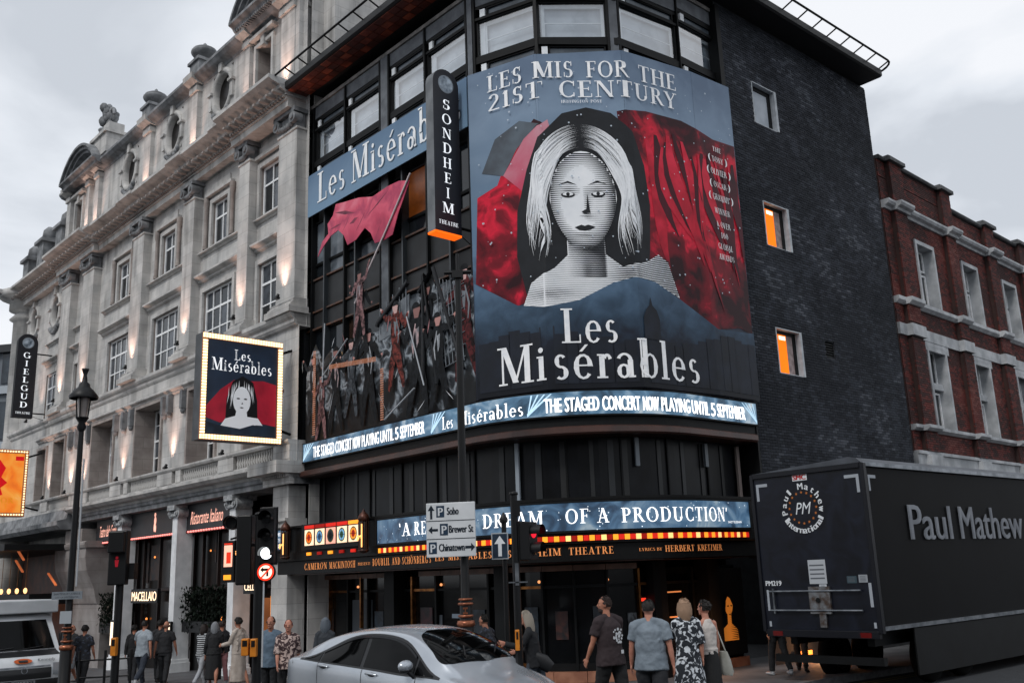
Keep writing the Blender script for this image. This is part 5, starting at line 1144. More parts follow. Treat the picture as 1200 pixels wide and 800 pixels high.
# ---- cut-out sheet with flag and crowd of figures (plain stand-in shapes)
CS = thing('cutout_display', 'large cut-out display of a pink flag above a dark crowd of figures', 'display', SF.P(-4, 6.4, .05))
q = lambda x, y, d: FF.P(x, y, -.02 + d)
def cut(name, pts, m_, d=0, th=.02, lab=None):
    """outline with thickness"""
    mb = MB(); n = len(pts); tri_poly(mb, pts, q, 0, d); vs = [q(x, y, d) for x, y in pts] + [q(x, y, d - th) for x, y in pts]
    mb.add(vs, [(i, (i + 1) % n, n + (i + 1) % n, n + i) for i in range(n)]); return part(name, mb, m_, CS, label=lab)
fp = printmat('flag_pink', [(0, '9c3450'), (.3, 'c24560'), (.5, 'd95c74'), (.66, 'b04260'), (.8, 'd4566e'), (1, 'e07a8c')], 11.0, 13.4, 1.3, 1.5)
cut('flag', [(-2.24, 12.68), (-2.75, 12.84), (-3.3, 12.86), (-4.0, 12.8), (-4.7, 13.0), (-5.5, 13.12), (-5.95, 13.2), (-6.1, 12.9), (-6.4, 12.72), (-6.35, 12.4), (-6.7, 12.25), (-6.95, 11.85), (-6.6, 12.1), (-6.2, 12.3), (-5.8, 12.35), (-5.5, 12.1), (-5.3, 11.75), (-4.85, 11.78), (-4.4, 12.0), (-4.1, 11.75), (-3.9, 11.4), (-3.5, 11.36), (-3.05, 11.4), (-2.8, 11.9)], fp, .06)
m = MB()
for a, b, c, d_, wd in ((-6.0, 12.95, -4.9, 12.6, .05), (-5.6, 12.2, -5.1, 12.7, .04), (-4.9, 12.0, -4.3, 12.55, .04), (-4.3, 12.3, -3.2, 12.75, .035), (-3.9, 11.5, -3.5, 12.1, .05), (-6.3, 12.5, -5.6, 12.5, .03), (-5.2, 12.35, -4.75, 12.42, .07)):
    m.add([q(a, b, .062), q((a + c) / 2, (b + d_) / 2 - wd, .062), q(c, d_, .062), q((a + c) / 2 + .05, (b + d_) / 2 + wd, .062)], [(0, 1, 2, 3)])
part('flag_folds', m, flatc('flag_dark', '5a2a3a', c2='8c3a50', ns=4), CS)
m = MB(); m.tube([q(-2.17, 12.85, .09), q(-3.3, 11.6, .09), q(-4.45, 10.4, .09), q(-4.85, 9.9, .09)], .028, 6); part('flag_pole', m, flatc('pole_pale', 'cfc4c6'), CS)
inkd = flatc('cut_black', '17191c', c2='24272b', ns=1.5); inkg = printmat('cut_grey', [(0, '0f1113'), (.4, '1a1d20'), (.55, '5d646b'), (.66, '989fa6'), (.78, '33373c'), (1, '121416')], 5.6, 10.2, 1.9, 2.4)
cut('crowd_backing', [(-7.62, 6.36), (-7.62, 8.3), (-7.35, 8.9), (-7.1, 9.2), (-6.7, 8.6), (-6.2, 8.9), (-5.75, 8.5), (-5.2, 8.75), (-4.9, 8.95), (-3.8, 8.9), (-3.4, 9.1), (-3.1, 8.75), (-2.6, 8.7), (-2.2, 9.1), (-1.8, 9.7), (-1.4, 9.8), (-1.2, 9.2), (-.9, 9.0), (-.5, 9.6), (-.2, 9.7), (.2, 9.4), (.2, 6.36)], inkg, .0)
def limb(mb, pts, ws, mi, d):
    for (p, q_), (w0, w1) in zip(zip(pts, pts[1:]), zip(ws, ws[1:])):
        dx, dy = q_[0] - p[0], q_[1] - p[1]; l = math.hypot(dx, dy) or 1; nx, ny = -dy / l, dx / l
        mb.add([q(p[0] + nx * w0, p[1] + ny * w0, d), q(q_[0] + nx * w1, q_[1] + ny * w1, d), q(q_[0] - nx * w1, q_[1] - ny * w1, d), q(p[0] - nx * w0, p[1] - ny * w0, d)], [(0, 1, 2, 3)], mi)
        d += .0007
        mb.add([q(q_[0] + w1 * math.cos(k * .785), q_[1] + w1 * math.sin(k * .785), d) for k in range(8)], [tuple(range(8))], mi)
        d += .0007
fmats = [[mat('cut_coat_%d' % i, c, .7, c2=c2, ns=5, spec=.15, ndist=1.5, thr=(.4, .6)) for i, (c, c2) in enumerate((('16181b', '2f3338'), ('22262b', '4a5056'), ('5a2628', '1c1112'), ('101214', '1f2226'), ('3a3f45', '8c9298'), ('8d6a6c', '3a2a2c'), ('7a3a34', '2f1816')))], [mat('cut_skin_%d' % i, c, .7, spec=.15) for i, c in enumerate(('b98a84', '8f6a66', 'c9a6a2'))], [mat('cut_shirt_%d' % i, c, .7, c2='6b7076', ns=6, spec=.15) for i, c in enumerate(('b4b8bd', 'c4a9aa', '7a8087'))]]
rg = random.Random(11)
def cutfig(x, z, s_, i, ci, arm=0, flip=1):
    m = MB(); d = .012 + i * .009; f = flip; A = lambda a, b: (x + f * a * s_, z + b * s_)
    limb(m, [A(.0, .8), A(.14, .4), A(.2, 0)], [.11 * s_, .08 * s_, .05 * s_], 0, d); limb(m, [A(.0, .8), A(-.1, .42), A(-.22, .02)], [.11 * s_, .08 * s_, .05 * s_], 0, d + .001)
    limb(m, [A(0, .78), A(.02, 1.05), A(.0, 1.32)], [.12 * s_, .14 * s_, .12 * s_], 0, d + .002)
    poly(m, [A(-.05, 1.36), A(.07, 1.36), A(.04, 1.0), A(.0, .92)], q, 2, d + .004)
    h1 = A(.42, 1.0 + .6 * arm); limb(m, [A(.13, 1.32), A(.3, 1.16 + .18 * arm), h1], [.065 * s_, .05 * s_, .035 * s_], 0, d + .005); limb(m, [h1, (h1[0] + f * .05 * s_, h1[1] + .05 * s_)], [.035 * s_, .022 * s_], 1, d + .007)
    h2 = A(-.36, .95 + .5 * rg.random()); limb(m, [A(-.13, 1.32), A(-.28, 1.08), h2], [.065 * s_, .05 * s_, .035 * s_], 0, d + .0055); limb(m, [h2, (h2[0] - f * .04 * s_, h2[1] + .03 * s_)], [.035 * s_, .022 * s_], 1, d + .0075)
    limb(m, [A(.0, 1.36), A(.01, 1.48)], [.045 * s_, .085 * s_], 1, d + .006)
    hc = A(-.01, 1.52); poly(m, [(hc[0] + .09 * s_ * math.cos(t), hc[1] + .075 * s_ * math.sin(t)) for t in [math.pi * k / 8 - .2 for k in range(10)]], q, 3, d + .0085)
    limb(m, [A(-.02, 1.28), A(-.1, 1.0), A(-.07, .8)], [.012 * s_, .02 * s_, .01 * s_], 2, d + .0088)
    part('figure', m, [fmats[0][ci], fmats[1][i % 3], fmats[2][i % 3], fmats[0][3]], CS)
for i, (x, z, s_, ci, arm) in enumerate([(-7.2, 6.9, 1.25, 0, .8), (-1.6, 7.6, 1.3, 3, .5), (-.1, 7.0, 1.75, 2, .1), (-6.7, 6.35, 1.2, 5, .9), (-5.9, 6.5, 1.5, 3, .4), (-5.1, 6.8, 1.35, 1, .8), (-4.2, 6.5, 1.6, 3, .2), (-2.0, 6.4, 1.8, 3, .3), (-2.9, 7.2, 1.45, 6, .8), (-1.1, 6.4, 1.5, 3, .7), (-4.5, 8.4, 1.3, 3, .9)]): cutfig(x, z, s_, i, ci, arm, 1 if i % 2 else -1)
cutfig(-4.45, 8.9, 1.15, 22, 5, 1.15, 1)
m = MB()
for k in range(16):                                                    # streaks of pale highlights, sticks, ropes of lamps
    u, z, a = -7.5 + rnd() * 7.5, 6.5 + rnd() ** 1.3 * 2.5, rnd() * 3.14; l_ = .1 + rnd() * .5; wd = .008 + rnd() * .02
    p = [(u - l_ * math.cos(a) * .5, z - l_ * math.sin(a)), (u + wd, z), (u + l_ * math.cos(a) * .5, z + l_ * math.sin(a)), (u - wd, z)]
    m.add([q(*v, .24 + k * .0005) for v in p], [(0, 1, 2, 3)], k % 3)
for (a, b, c, d_) in ((-6.3, 7.9, -6.2, 9.6), (-5.0, 8.9, -6.4, 8.0), (-1.9, 7.0, -3.2, 6.4), (-2.2, 8.9, -1.5, 7.0)): m.tube([q(a, b, .24), q(c, d_, .24)], .022, 5, 0)
part('highlight_print', m, [flatc('hl_grey', 'a7acb2'), flatc('hl_pink', 'b57c80'), flatc('hl_white', 'd5d8dc')], CS)
m = MB()
for (u, z0, z1) in ((-6.72, 6.45, 8.9), (-3.3, 6.4, 7.75)):
    z = z0
    while z < z1: m.fbox(FF, u - .07, u + .07, z, z + .03, .23, .24); z += .06
u = -5.9
while u < -3.6: m.fbox(FF, u, u + .03, 8.2 - (u + 5.9) * .09, 8.33 - (u + 5.9) * .09, .23, .24); u += .06
part('ladder_print', m, flatc('ladder_orange', 'c47850', c2='d8a088', ns=6), CS, kind='stuff')
# lattice frames behind
for (a, b, c, d_, e_, f_) in ((-1.9, 9.5, -1.3, 10.0, -.2, 7.2), (-1.75, 7.2, -1.7, 9.9, -1.2, 7.0), (-3.8, 9.0, -3.75, 9.1, -2.4, 9.9)):
    m = MB(); m.tube([q(a, b, .05), q(c, d_, .05), q(e_, f_, .05)], .07, 4); part('beam', m, inkd, CS)
m = MB()
for k in range(7): m.tube([q(-1.2 + k * .14, 9.7 - k * .05, .04), q(-1.0 + k * .14, 7.4, .04)], .012, 4)
for k in range(8): m.tube([q(-1.3, 9.4 - k * .3, .045), q(-.1, 9.6 - k * .3, .045)], .012, 4)
for k in range(5): m.tube([q(-3.7 + k * .3, 8.8, .03), q(-3.7 + k * .3, 9.5 + .12 * k, .03)], .014, 4)
part('lattice_print', m, flatc('lattice_grey', '7f868d'), CS)
cut('grey_board', [(-3.8, 8.6), (-3.8, 9.25), (-2.4, 9.6), (-2.4, 8.8)], flatc('board_grey', '7c8288', c2='565c63', ns=3), .008)

# ---- projecting blade signs
def blade(name, label, fr, s_, oa, ob, z0, z1, word, em, orange=None, side_m=None, th=.3, flip=1, fs=.32):
    """vertical blade, plane at right angles to the wall, rounded head, letters stacked on the face turned to the viewer"""
    t = thing(name, label, 'sign', fr.P(s_, z0, (oa + ob) / 2))
    n = fr.n1 if hasattr(fr, 'n1') else fr.n; d = (-(fr.d1) if hasattr(fr, 'd1') else -fr.d); n = Vector(n).normalized(); d = Vector(d).normalized()
    o0 = fr.P(s_, 0, 0); P = lambda x, z, y=0: Vector((*(o0 - n * (x) + d * y)[:2], z))      # x grows towards the wall, y towards the viewer's right
    x0, x1 = -ob, -oa; wd = x1 - x0; zc = z1 - wd * .5; pts = [(x0, z0), (x1, z0)] + [((x0 + x1) / 2 + wd / 2 * math.cos(a), zc + wd * .5 * math.sin(a)) for a in [math.pi * k / 14 for k in range(15)]]
    N_ = len(pts); m = MB(); m.add([P(x, z, 0) for x, z in pts] + [P(x, z, -th) for x, z in pts], [tuple(range(N_)), tuple(range(N_, 2 * N_))[::-1]], 0); m.add([P(x, z, 0) for x, z in pts] + [P(x, z, -th) for x, z in pts], [(i, (i + 1) % N_, N_ + (i + 1) % N_, N_ + i) for i in range(N_)], 1)
    part('case', m, [mat('blade_face', '14151d', .35, c2='191b24', ns=2), side_m or mat('blade_side', '74787c', .5, c2='565a5e', ns=2)], t)
    if orange:
        m = MB(); vs = [P(x, z0 - .006 - dz, y) for dz in (0, .05) for x, y in ((x0, 0), (x1, 0), (x1, -th), (x0, -th))]; m.add(vs, [(0, 1, 2, 3), (4, 5, 6, 7), (0, 1, 5, 4), (1, 2, 6, 5), (2, 3, 7, 6), (3, 0, 4, 7)]); part('underside_light', m, emis('blade_orange', 'ff6a14', 1.0), t)
    m = MB(); pw = lambda x, y, dd: P(x, y, .004 + dd); cx = (x0 + x1) / 2; n_ = len(word); zt = z1 - wd * .95; hh = (zt - z0 - .42) / n_
    for i, c in enumerate(word):
        wid = {'M': 1.1, 'I': .3, 'N': .85, 'O': .85, 'D': .8, 'G': .8, 'U': .8, 'H': .8}.get(c, .62) * fs; write(m, c, pw, cx - wid / 2, zt - (i + 1) * hh + hh * .16, wid, hh * .68 if hh * .68 < fs else fs, 'serif')
    write(m, 'THEATRE', pw, cx - wd * .36, z0 + .18, wd * .72, .1, 'serif', sp=.14); part('lettering', m, emis('blade_letter', em, .75), t)
    m = MB(); ec = (cx, z1 - wd * .5)
    m.add([P(ec[0] + wd * .3 * math.cos(k * .314), ec[1] + wd * .3 * math.sin(k * .314), .005) for k in range(20)], [tuple(range(20))], 0); m.add([P(ec[0] + wd * .26 * math.cos(k * .314), ec[1] + wd * .26 * math.sin(k * .314), .009) for k in range(20)], [tuple(range(20))], 1)
    part('emblem', m, [flatc('emblem_ring', '8c959e'), mat('emblem_blue', '3b4a59', .3, c2='b9c6d2', ns=5)], t)
    m = MB()
    for z in (z0 + .25, z1 - .9): m.tube([P(x1, z, -th / 2), P(x1 + max(.3, oa + .3), z, -th / 2)], .035, 6)
    m.tube([P(x1 + .02, z0 + .1, -th / 2), P(x1 + .35 + oa, z0 - .15, -th / 2)], .012, 5); part('bracket', m, bk, t)
    return t
blade('blade_sign', 'tall black vertical sign reading SONDHEIM THEATRE with an orange underside', SF, -.001, .12, .92, 10.45, 14.75, 'SONDHEIM', 'e8edf2', True)
blade('blade_sign', 'black vertical sign reading GIELGUD THEATRE on the far end of the stone theatre', GF, 23, .58, 1.46, 10.3, 14.3, 'GIELGUD', 'dfe4e8', side_m=bk, th=.25, fs=.4)

# ---- framed sign with bulbs, at right angles to the stone theatre
def framed(name, label, fr, s_, oa, ob, z0, z1, kind):
    t = thing(name, label, 'sign', fr.P(s_, z0, (oa + ob) / 2)); n, d = fr.n, -fr.d; o0 = fr.P(s_, 0, 0)
    P = lambda x, z, y=0: Vector((*(o0 - n * x + d * y)[:2], z)); x0, x1 = -ob, -oa; M = Matrix(((-n.x, -d.x, 0, P(x0, z0).x), (-n.y, -d.y, 0, P(x0, z0).y), (0, 0, 1, z0), (0, 0, 0, 1))); w_, h = x1 - x0, z1 - z0
    m = MB(); m.obox(M, 0, w_, .0, .42, 0, h); part('case', m, mat('sign_case', '24272a', .5, c2='3a3d40', ns=3), t)
    bw = .16
    m = MB(); 
    for a, b, c, e_ in ((0, w_, 0, bw), (0, w_, h - bw, h), (0, bw, bw, h - bw), (w_ - bw, w_, bw, h - bw)): m.obox(M, a, b, -.03, -.001, c, e_)
    part('frame', m, mat('frame_gold', '6b4a38', .4, metal=.3, emit='c07a50', es=.32), t)
    bm = MB(); q = MB(); q.box(-.028, .028, -.03, 0, -.028, .028); bme = q.mesh('bulb', bulb); nb = 0
    k = .05
    def bb(x, z):
        part('bulb', bme, None, t, M @ T(x, -.032, z))
    st = .083 if kind == 'les' else .11
    x = .04
    while x < w_ - .03:
        for z in ((.045, .115, h - .045, h - .115) if kind == 'les' else (.08, h - .08)): bb(x, z)
        x += st
    z = .2
    while z < h - .18:
        for x in ((.045, .115, w_ - .045, w_ - .115) if kind == 'les' else (.08, w_ - .08)): bb(x, z)
        z += st
    pw = lambda x, y, dd: M @ Vector((x, -.004 - dd, y))
    if kind == 'les':
        m = MB(); m.obox(M, bw, w_ - bw, -.004, -.001, bw, h - bw); part('picture', m, mat('sign_navy', '1c2433', .4, c2='2a3a4e', ns=1.5, emit='1c2838', es=.3), t)
        m = MB(); a, b = bw + .02, w_ - bw - .02
        tri_poly(m, [(a, .95), (.6, 1.45), (1.0, 1.75), (1.2, 1.2), (1.0, .6), (.6, .5), (a, .62)], pw, 0, .003); tri_poly(m, [(1.4, 1.75), (1.9, 1.8), (b, 1.72), (b, .5), (1.9, .55), (1.5, .7)], pw, 0, .003)
        tri_poly(m, [(.75, .45), (.78, 1.2), (.95, 1.7), (1.25, 1.88), (1.58, 1.72), (1.72, 1.2), (1.75, .5)], pw, 1, .006)
        tri_poly(m, [(.62, .42), (.75, .62), (1.05, .72), (1.08, .86), (1.4, .86), (1.42, .72), (1.75, .7), (1.95, .45), (1.6, .5), (1.2, .36), (.9, .32)], pw, 2, .009)
        tri_poly(m, [(1.24 + .27 * math.cos(k * .314), 1.17 + .4 * math.sin(k * .314)) for k in range(20)], pw, 2, .012)
        for s2 in (-1, 1): poly(m, [(1.24 + s2 * .11 + .055 * math.cos(k * .785), 1.22 + .022 * math.sin(k * .785)) for k in range(8)], pw, 1, .015)
        poly(m, [(1.17, .97), (1.24, .985), (1.31, .97), (1.24, .945)], pw, 1, .015); poly(m, [(1.22, 1.07), (1.28, 1.07), (1.26, 1.12)], pw, 1, .015)
        for k in range(18):
            s2 = -1 if k % 2 else 1; x = 1.24 + s2 * (.06 + rnd() * .36); zt = 1.8 - abs(x - 1.24) * .6; zb = 1.5 - rnd() * .3 if abs(x - 1.24) < .25 else .9 + rnd() * .3
            poly(m, [(x, zt), (x + .012, (zt + zb) / 2), (x + s2 * .05, zb), (x - .012, (zt + zb) / 2)], pw, 2, .016 + k * .0002)
        tri_poly(m, [(a, bw + .02), (a, .5), (.6, .42), (1.2, .36), (1.7, .5), (b, .5), (b, bw + .02)], pw, 3, .02)
        part('picture_print', m, [mat('sign_red', 'a01c30', .4, c2='6a1222', ns=2, emit='a01c30', es=.35), mat('sign_ink', '14161a', .4), mat('sign_pale', 'dfe2e6', .4, emit='dfe2e6', es=.25), mat('sign_hill', '2b3d50', .4, c2='1d2835', ns=3)], t)
        m = MB(); write(m, 'Les', pw, .98, 2.33, .5, .3, 'serif', lift=.0004); write(m, 'Misérables', pw, .3, 1.98, 1.85, .36, 'serif', lift=.0004); part('lettering', m, emis('sign_letters', 'eef1f4', .75), t)
    else:
        m = MB(); m.obox(M, bw, w_ - bw, -.004, -.001, bw, h - bw); part('picture', m, lit('orange_poster', ['e0560c', 'ff8212', 'ffa63a', 'ffd9a0'], .9, .85, .4, src='Object'), t)
        m = MB(); tri_poly(m, [(w_ * .42, h * .5), (w_ * .5, h * .62), (w_ * .46, h * .78), (w_ * .56, h * .84), (w_ * .66, h * .72), (w_ * .6, h * .58), (w_ * .7, h * .5), (w_ * .6, h * .42), (w_ * .64, h * .32), (w_ * .5, h * .28)], pw, 0, .004); poly(m, [(w_ - bw - .35, h - bw - .3), (w_ - bw - .02, h - bw - .3), (w_ - bw - .02, h - bw - .12), (w_ - bw - .35, h - bw - .12)], pw, 0, .005); part('picture_print', m, emis('poster_crimson', 'c0141c', .7), t)
        m = MB(); write(m, 'OR', pw, w_ * .62, h * .2, w_ * .2, .22, 'serif'); write(m, 'T', pw, w_ * .68, h * .12, .12, .18, 'serif'); part('lettering', m, emis('poster_gold', 'c8801c', .6), t)
    m = MB(); m.tube([M @ Vector((w_, .2, h * .9)), M @ Vector((w_ + .6, .2, h * .98))], .04, 6); m.tube([M @ Vector((w_, .2, h * .15)), M @ Vector((w_ + .6, .2, h * .1))], .04, 6); part('bracket', m, bk, t)
    return t
framed('framed_sign', 'square sign framed in small bulbs reading Les Miserables, projecting from the stone theatre', GF, .2, .32, 2.82, 6.33, 9.34, 'les')
framed('framed_sign', 'orange lit poster in a bulb frame at the far left edge', GF, 20, 1.45, 4.0, 5.57, 8.4, 'orange')
# left theatre canopy with lamps
t = thing('entrance_canopy', 'dark entrance canopy with warm lamps at the far left, over the van', 'canopy', GF.P(22, 2.5, 1.5))
m = MB(); m.fbox(GF, 18.2, 28, 4.1, 4.35, -1.0, 2.6); m.fbox(GF, 19.3, 28, 1.9, 2.35, -.4, 1.2); part('roof', m, bk, t)
m = MB(); m.fbox(GF, 19.3, 28, -1.2, 4.1, -1.2, -1.0); part('back_wall', m, mat('warm_wall', '3a1f16', .6, c2='5c2f1c', ns=2), t)
for k in range(7):
    a = 19.5 + k * 1.15; m = MB(); m.fbox(GF, a, a + 1.0, 1.25, 1.88, 1.1, 1.14); part('lit_panel', m, emis('amber_panel', 'ff9a2e', 1.0), t)
    m = MB(); m.ell(GF.P(a + .5, 2.5, 1.16), (.08, .08, .12), 8, 6); part('lamp', m, emis('lamp_globe', 'ffbf80', 2.2), t)
    m = MB(); m.tube([GF.P(a + .5, 2.6, 1.16), GF.P(a + .5, 4.1, 1.16)], .012, 5); part('lamp_rod', m, brass, t)
for a, z, o in ((19.0, 3.95, 1.8), (20.4, 3.5, 1.4), (18.6, 2.9, .6)): m = MB(); m.obox(GF.mat(a, z, o) @ Matrix.Rotation(R(25), 4, 'Y'), -.6, .6, 0, .08, 0, .05); part('light_tube', m, emis('tube_orange', 'c8683c', .6), t)
# small poster in the ground floor by the lorry (plain stand-in head)
t = thing('entrance_poster', 'black poster with an orange half-tone head beside the lorry', 'poster', SF.P(7.4, .5, -.8))
m = MB(); m.fbox(SF, 6.95, 8.12, .42, 2.4, -.86, -.8); part('sheet', m, flatc('poster_black', '101113'), t)
m = MB(); q = on(SF, -.796, 1, 7.5, 1.4)
poly(m, [(.16 * math.cos(t), .16 + .25 * math.sin(t)) for t in [k * .3142 for k in range(20)]], q, 0, 0); tri_poly(m, [(-.07, -.02), (-.08, -.28), (-.3, -.4), (-.34, -.66), (.3, -.66), (.28, -.42), (.07, -.28), (.07, -.02)], q, 0, .001); part('head_print', m, emis('print_orange', 'c8752a', .5), t)
m = MB(); tri_poly(m, [(-.2, -.1), (-.22, .2), (-.14, .42), (.02, .48), (.16, .4), (.22, .18), (.2, -.1), (.14, -.12), (.15, .15), (.06, .3), (-.02, .34), (-.12, .22), (-.14, -.12)], q, 0, .003); part('hair_print', m, flatc('poster_black', '101113'), t)
for z in range(16): m = MB(); m.add([q(-.0 + .02 * math.sin(z), -.62 + z * .04, .004), q(.28, -.63 + z * .04, .004), q(.28, -.605 + z * .04, .004)], [(0, 1, 2)]); part('hatch_print', m, flatc('poster_black', '101113'), t)
m = MB(); poly(m, [(-.08, .12), (-.01, .15), (.0, .1)], q, 0, .004); poly(m, [(.06, .14), (.14, .14), (.1, .1)], q, 0, .004); poly(m, [(-.03, -.06), (.08, -.05), (.03, -.09)], q, 0, .004); tri_poly(m, [(-.2, .2), (-.16, .42), (.0, .54), (.16, .46), (.02, .4), (-.08, .3), (-.12, .1)], q, 0, .003); part('ink_print', m, flatc('poster_black', '101113'), t)

# amber lamp and lights added for the orange glow out of the theatre
FL = thing('entrance_lamp', 'low amber lamp lighting the entrance steps beside the lorry', 'lamp', SF.P(9.3, .3, .1))
m = MB(); m.fbox(SF, 9.0, 9.6, .28, .42, -.06, .02); part('housing', m, bk, FL); m = MB(); m.fbox(SF, 9.04, 9.56, .3, .4, .021, .03); part('lamp_glass', m, emis('low_amber', 'ff8a3c', 2.0), FL)
pl_ = bpy.data.lights.new('amber_beam', 'POINT'); pl_.energy = 26; pl_.color = (1, .42, .16); pl_.shadow_soft_size = .1
link(bpy.data.objects.new('amber_beam', pl_), FL, T(SF.P(9.3, .5, .35))); link(bpy.data.objects.new('amber_beam', pl_), FL, T(SF.P(6.3, 1.0, -.4)))
# ================================================================ red brick building on the right
RB = thing('red_brick_building', 'red brick building with white window surrounds and bands, right of the grey brick flank', 'building', RF.P(7, 0, -3))
RZ1, RZ2 = 14.95, 15.6
RW1 = [(2.98, 4.5, 10.75, 13.1), (6.82, 8.34, 10.75, 13.1), (10.72, 12.25, 10.75, 13.1)]
RW2 = [(2.75, 4.3, 6.55, 9.45), (6.6, 8.1, 6.55, 9.45), (10.65, 12.2, 6.55, 9.45)]
holes = [(a, b, c, d) for a, b, c, d in RW1 + RW2]
rbk = [mat('red_brick', '63261f', .85, c2='4a1e1a', ns=3, bump=.3, bs=50), mat('red_brick_dark', '401f1c', .88, c2='301816', ns=3, bump=.3, bs=50), mat('red_brick_pale', '70372e', .8, c2='5c2e27', ns=3)]
whm = mat('white_stone', 'bcbfc2', .7, c2='94989c', ns=2, bump=.2, streak=.5)
m = MB(); wallholes(m, RF, .85, 15, 5.68, 14.9, holes, -.03, .45); m.fbox(RF, .85, 6.35, 14.9, 15.5, -.4, -.03); m.fbox(RF, .84, .85, -1, 15.5, -6, -.05); m.fbox(RF, .85, 15, 5.0, 15.0, -.9, -.7)
part('wall', m, mat('red_mortar', '3c2724', .9, c2='2c1e1c', ns=3), RB)
bricks(RF, .9, 15, 5.72, 14.9, 0, holes, rbk, RB, 0, nsingle=0, seed=5)
bricks(RF, .9, 6.35, 14.9, 15.5, 0, [], rbk, RB, 0, nsingle=0, seed=6)
for a, b, zt in ((1.45, 2.35, 15.5), (5.5, 6.3, 15.5), (9.3, 10.2, 15.0), (12.9, 13.8, 15.0)):
    m = MB(); m.fbox(RF, a + .03, b - .03, 5.72, zt, 0, .15); pr_ = part('brick_pier', m, mat('red_mortar', '3c2724', .9), RB)
    bricks(RF, a, b, 5.72, 9.4, .18, [], rbk, RB, 0, nsingle=0, seed=int(a * 10)); bricks(RF, a, b, 9.95, zt, .18, [], rbk, RB, 0, nsingle=0, seed=int(a * 10) + 1)
    m = MB(); m.fbox(RF, a - .12, b + .12, zt, zt + .13, -.3, .3); m.fbox(RF, a - .06, b + .06, zt + .13, zt + .2, -.3, .22); part('pier_cap', m, mat('cap_stone', '5b5d5f', .8, c2='3f4143', ns=4), RB)
def rp(a, b, prf, nm, mm=None):
    q = MB(); q.prof(RF, a, b, prf); return part(nm, q, mm or whm, RB)
cap = mat('cap_stone', '5b5d5f', .8, c2='3f4143', ns=4)
rp(.9, 6.35, [(-.4, 15.5), (.1, 15.5), (.14, 15.56), (.1, 15.63), (-.4, 15.63)], 'parapet_coping', cap); rp(6.36, 15, [(-.4, 14.92), (.1, 14.92), (.14, 14.98), (.1, 15.05), (-.4, 15.05)], 'parapet_coping', cap)
PR = [(1.45, 2.35), (5.5, 6.3), (9.3, 10.2), (12.9, 13.8)]
def banded(z, h, pj, nm, shape=None):
    prv = .9
    for a, b in PR + [(15, 15)]:
        rp(prv, a - .05, shape(pj) if shape else [(-.1, z), (pj, z), (pj, z + h), (-.1, z + h)], nm)
        if b > a: rp(a - .05, b + .05, [(o + (.2 if o > 0 else 0), zz) for o, zz in (shape(pj) if shape else [(-.1, z), (pj, z), (pj, z + h), (-.1, z + h)])], nm)
        prv = b + .05
cs = lambda z: (lambda pj: [(-.1, z), (.06, z), (.1, z + .07), (pj * .8, z + .12), (pj, z + .2), (pj, z + .27), (-.1, z + .27)])
banded(0, 0, .26, 'cornice', cs(13.75)); banded(0, 0, .16, 'string_course', lambda pj: [(-.1, 10.5), (.05, 10.5), (pj, 10.6), (pj, 10.72), (-.1, 10.72)])
banded(9.46, .38, .06, 'stone_band'); banded(0, 0, .16, 'string_course', lambda pj: [(-.1, 6.36), (.05, 6.36), (pj, 6.44), (pj, 6.54), (-.1, 6.54)])
rp(.9, 15, [(-.3, 4.0), (.08, 4.0), (.08, 5.62), (-.3, 5.62)], 'stone_band'); rp(.9, 15, [(-.3, 5.62), (.14, 5.62), (.14, 5.72), (-.3, 5.72)], 'string_course')
rp(.9, 15, [(-.3, -1), (.02, -1), (.02, 4.0), (-.3, 4.0)], 'ground_wall', mat('ground_wall', '2c2523', .7, c2='1e1b1a', ns=2))
for a, b in PR: rp(a, b, [(0, 4.02), (.25, 4.02), (.25, 5.6), (0, 5.6)], 'stone_pier')
wg = mat('dark_glass_red', '15181c', .1, c2='262b31', ns=2)
for i, (a, b, c, d) in enumerate(RW1 + RW2):
    m = MB(); dp = -.42
    m.fbox(RF, a, a + .13, c, d, dp, .05); m.fbox(RF, b - .13, b, c, d, dp, .05); m.fbox(RF, a + .13, b - .13, d - .14, d, dp, .05)
    if i >= 3: m.fbox(RF, a - .18, b + .18, 9.16, 9.455, -.05, .045)
    if i >= 3: m.fbox(RF, a + .13, b - .13, 8.0 - .06, 8.0 + .16, dp, -.18)
    part('window_surround', m, whm, RB)
    zt = 12.2 if i < 3 else 8.16; zl = zt - (.1 if i < 3 else .28)
    window(RB, RF.mat(a + .13, zt, -.33), b - a - .26, d - .14 - zt, (), (), gm=[wg], bar=.05, fr_w=.06); window(RB, RF.mat(a + .13, c, -.33), b - a - .26, zl - c, (.45,), (), gm=[wg], bar=.1, fr_w=.07)
m = MB(); m.fbox(RF, .86, 15, 14.9, 14.95, -6, -.3); part('roof', m, bk, RB)
m = MB(); m.fbox(RF, -.6, .84, -1, 12.5, -.9, -.7); m.tube([RF.P(.6, 0, -.5), RF.P(.6, 15.2, -.5)], .06, 8); part('drainpipe', m, bk, RB)

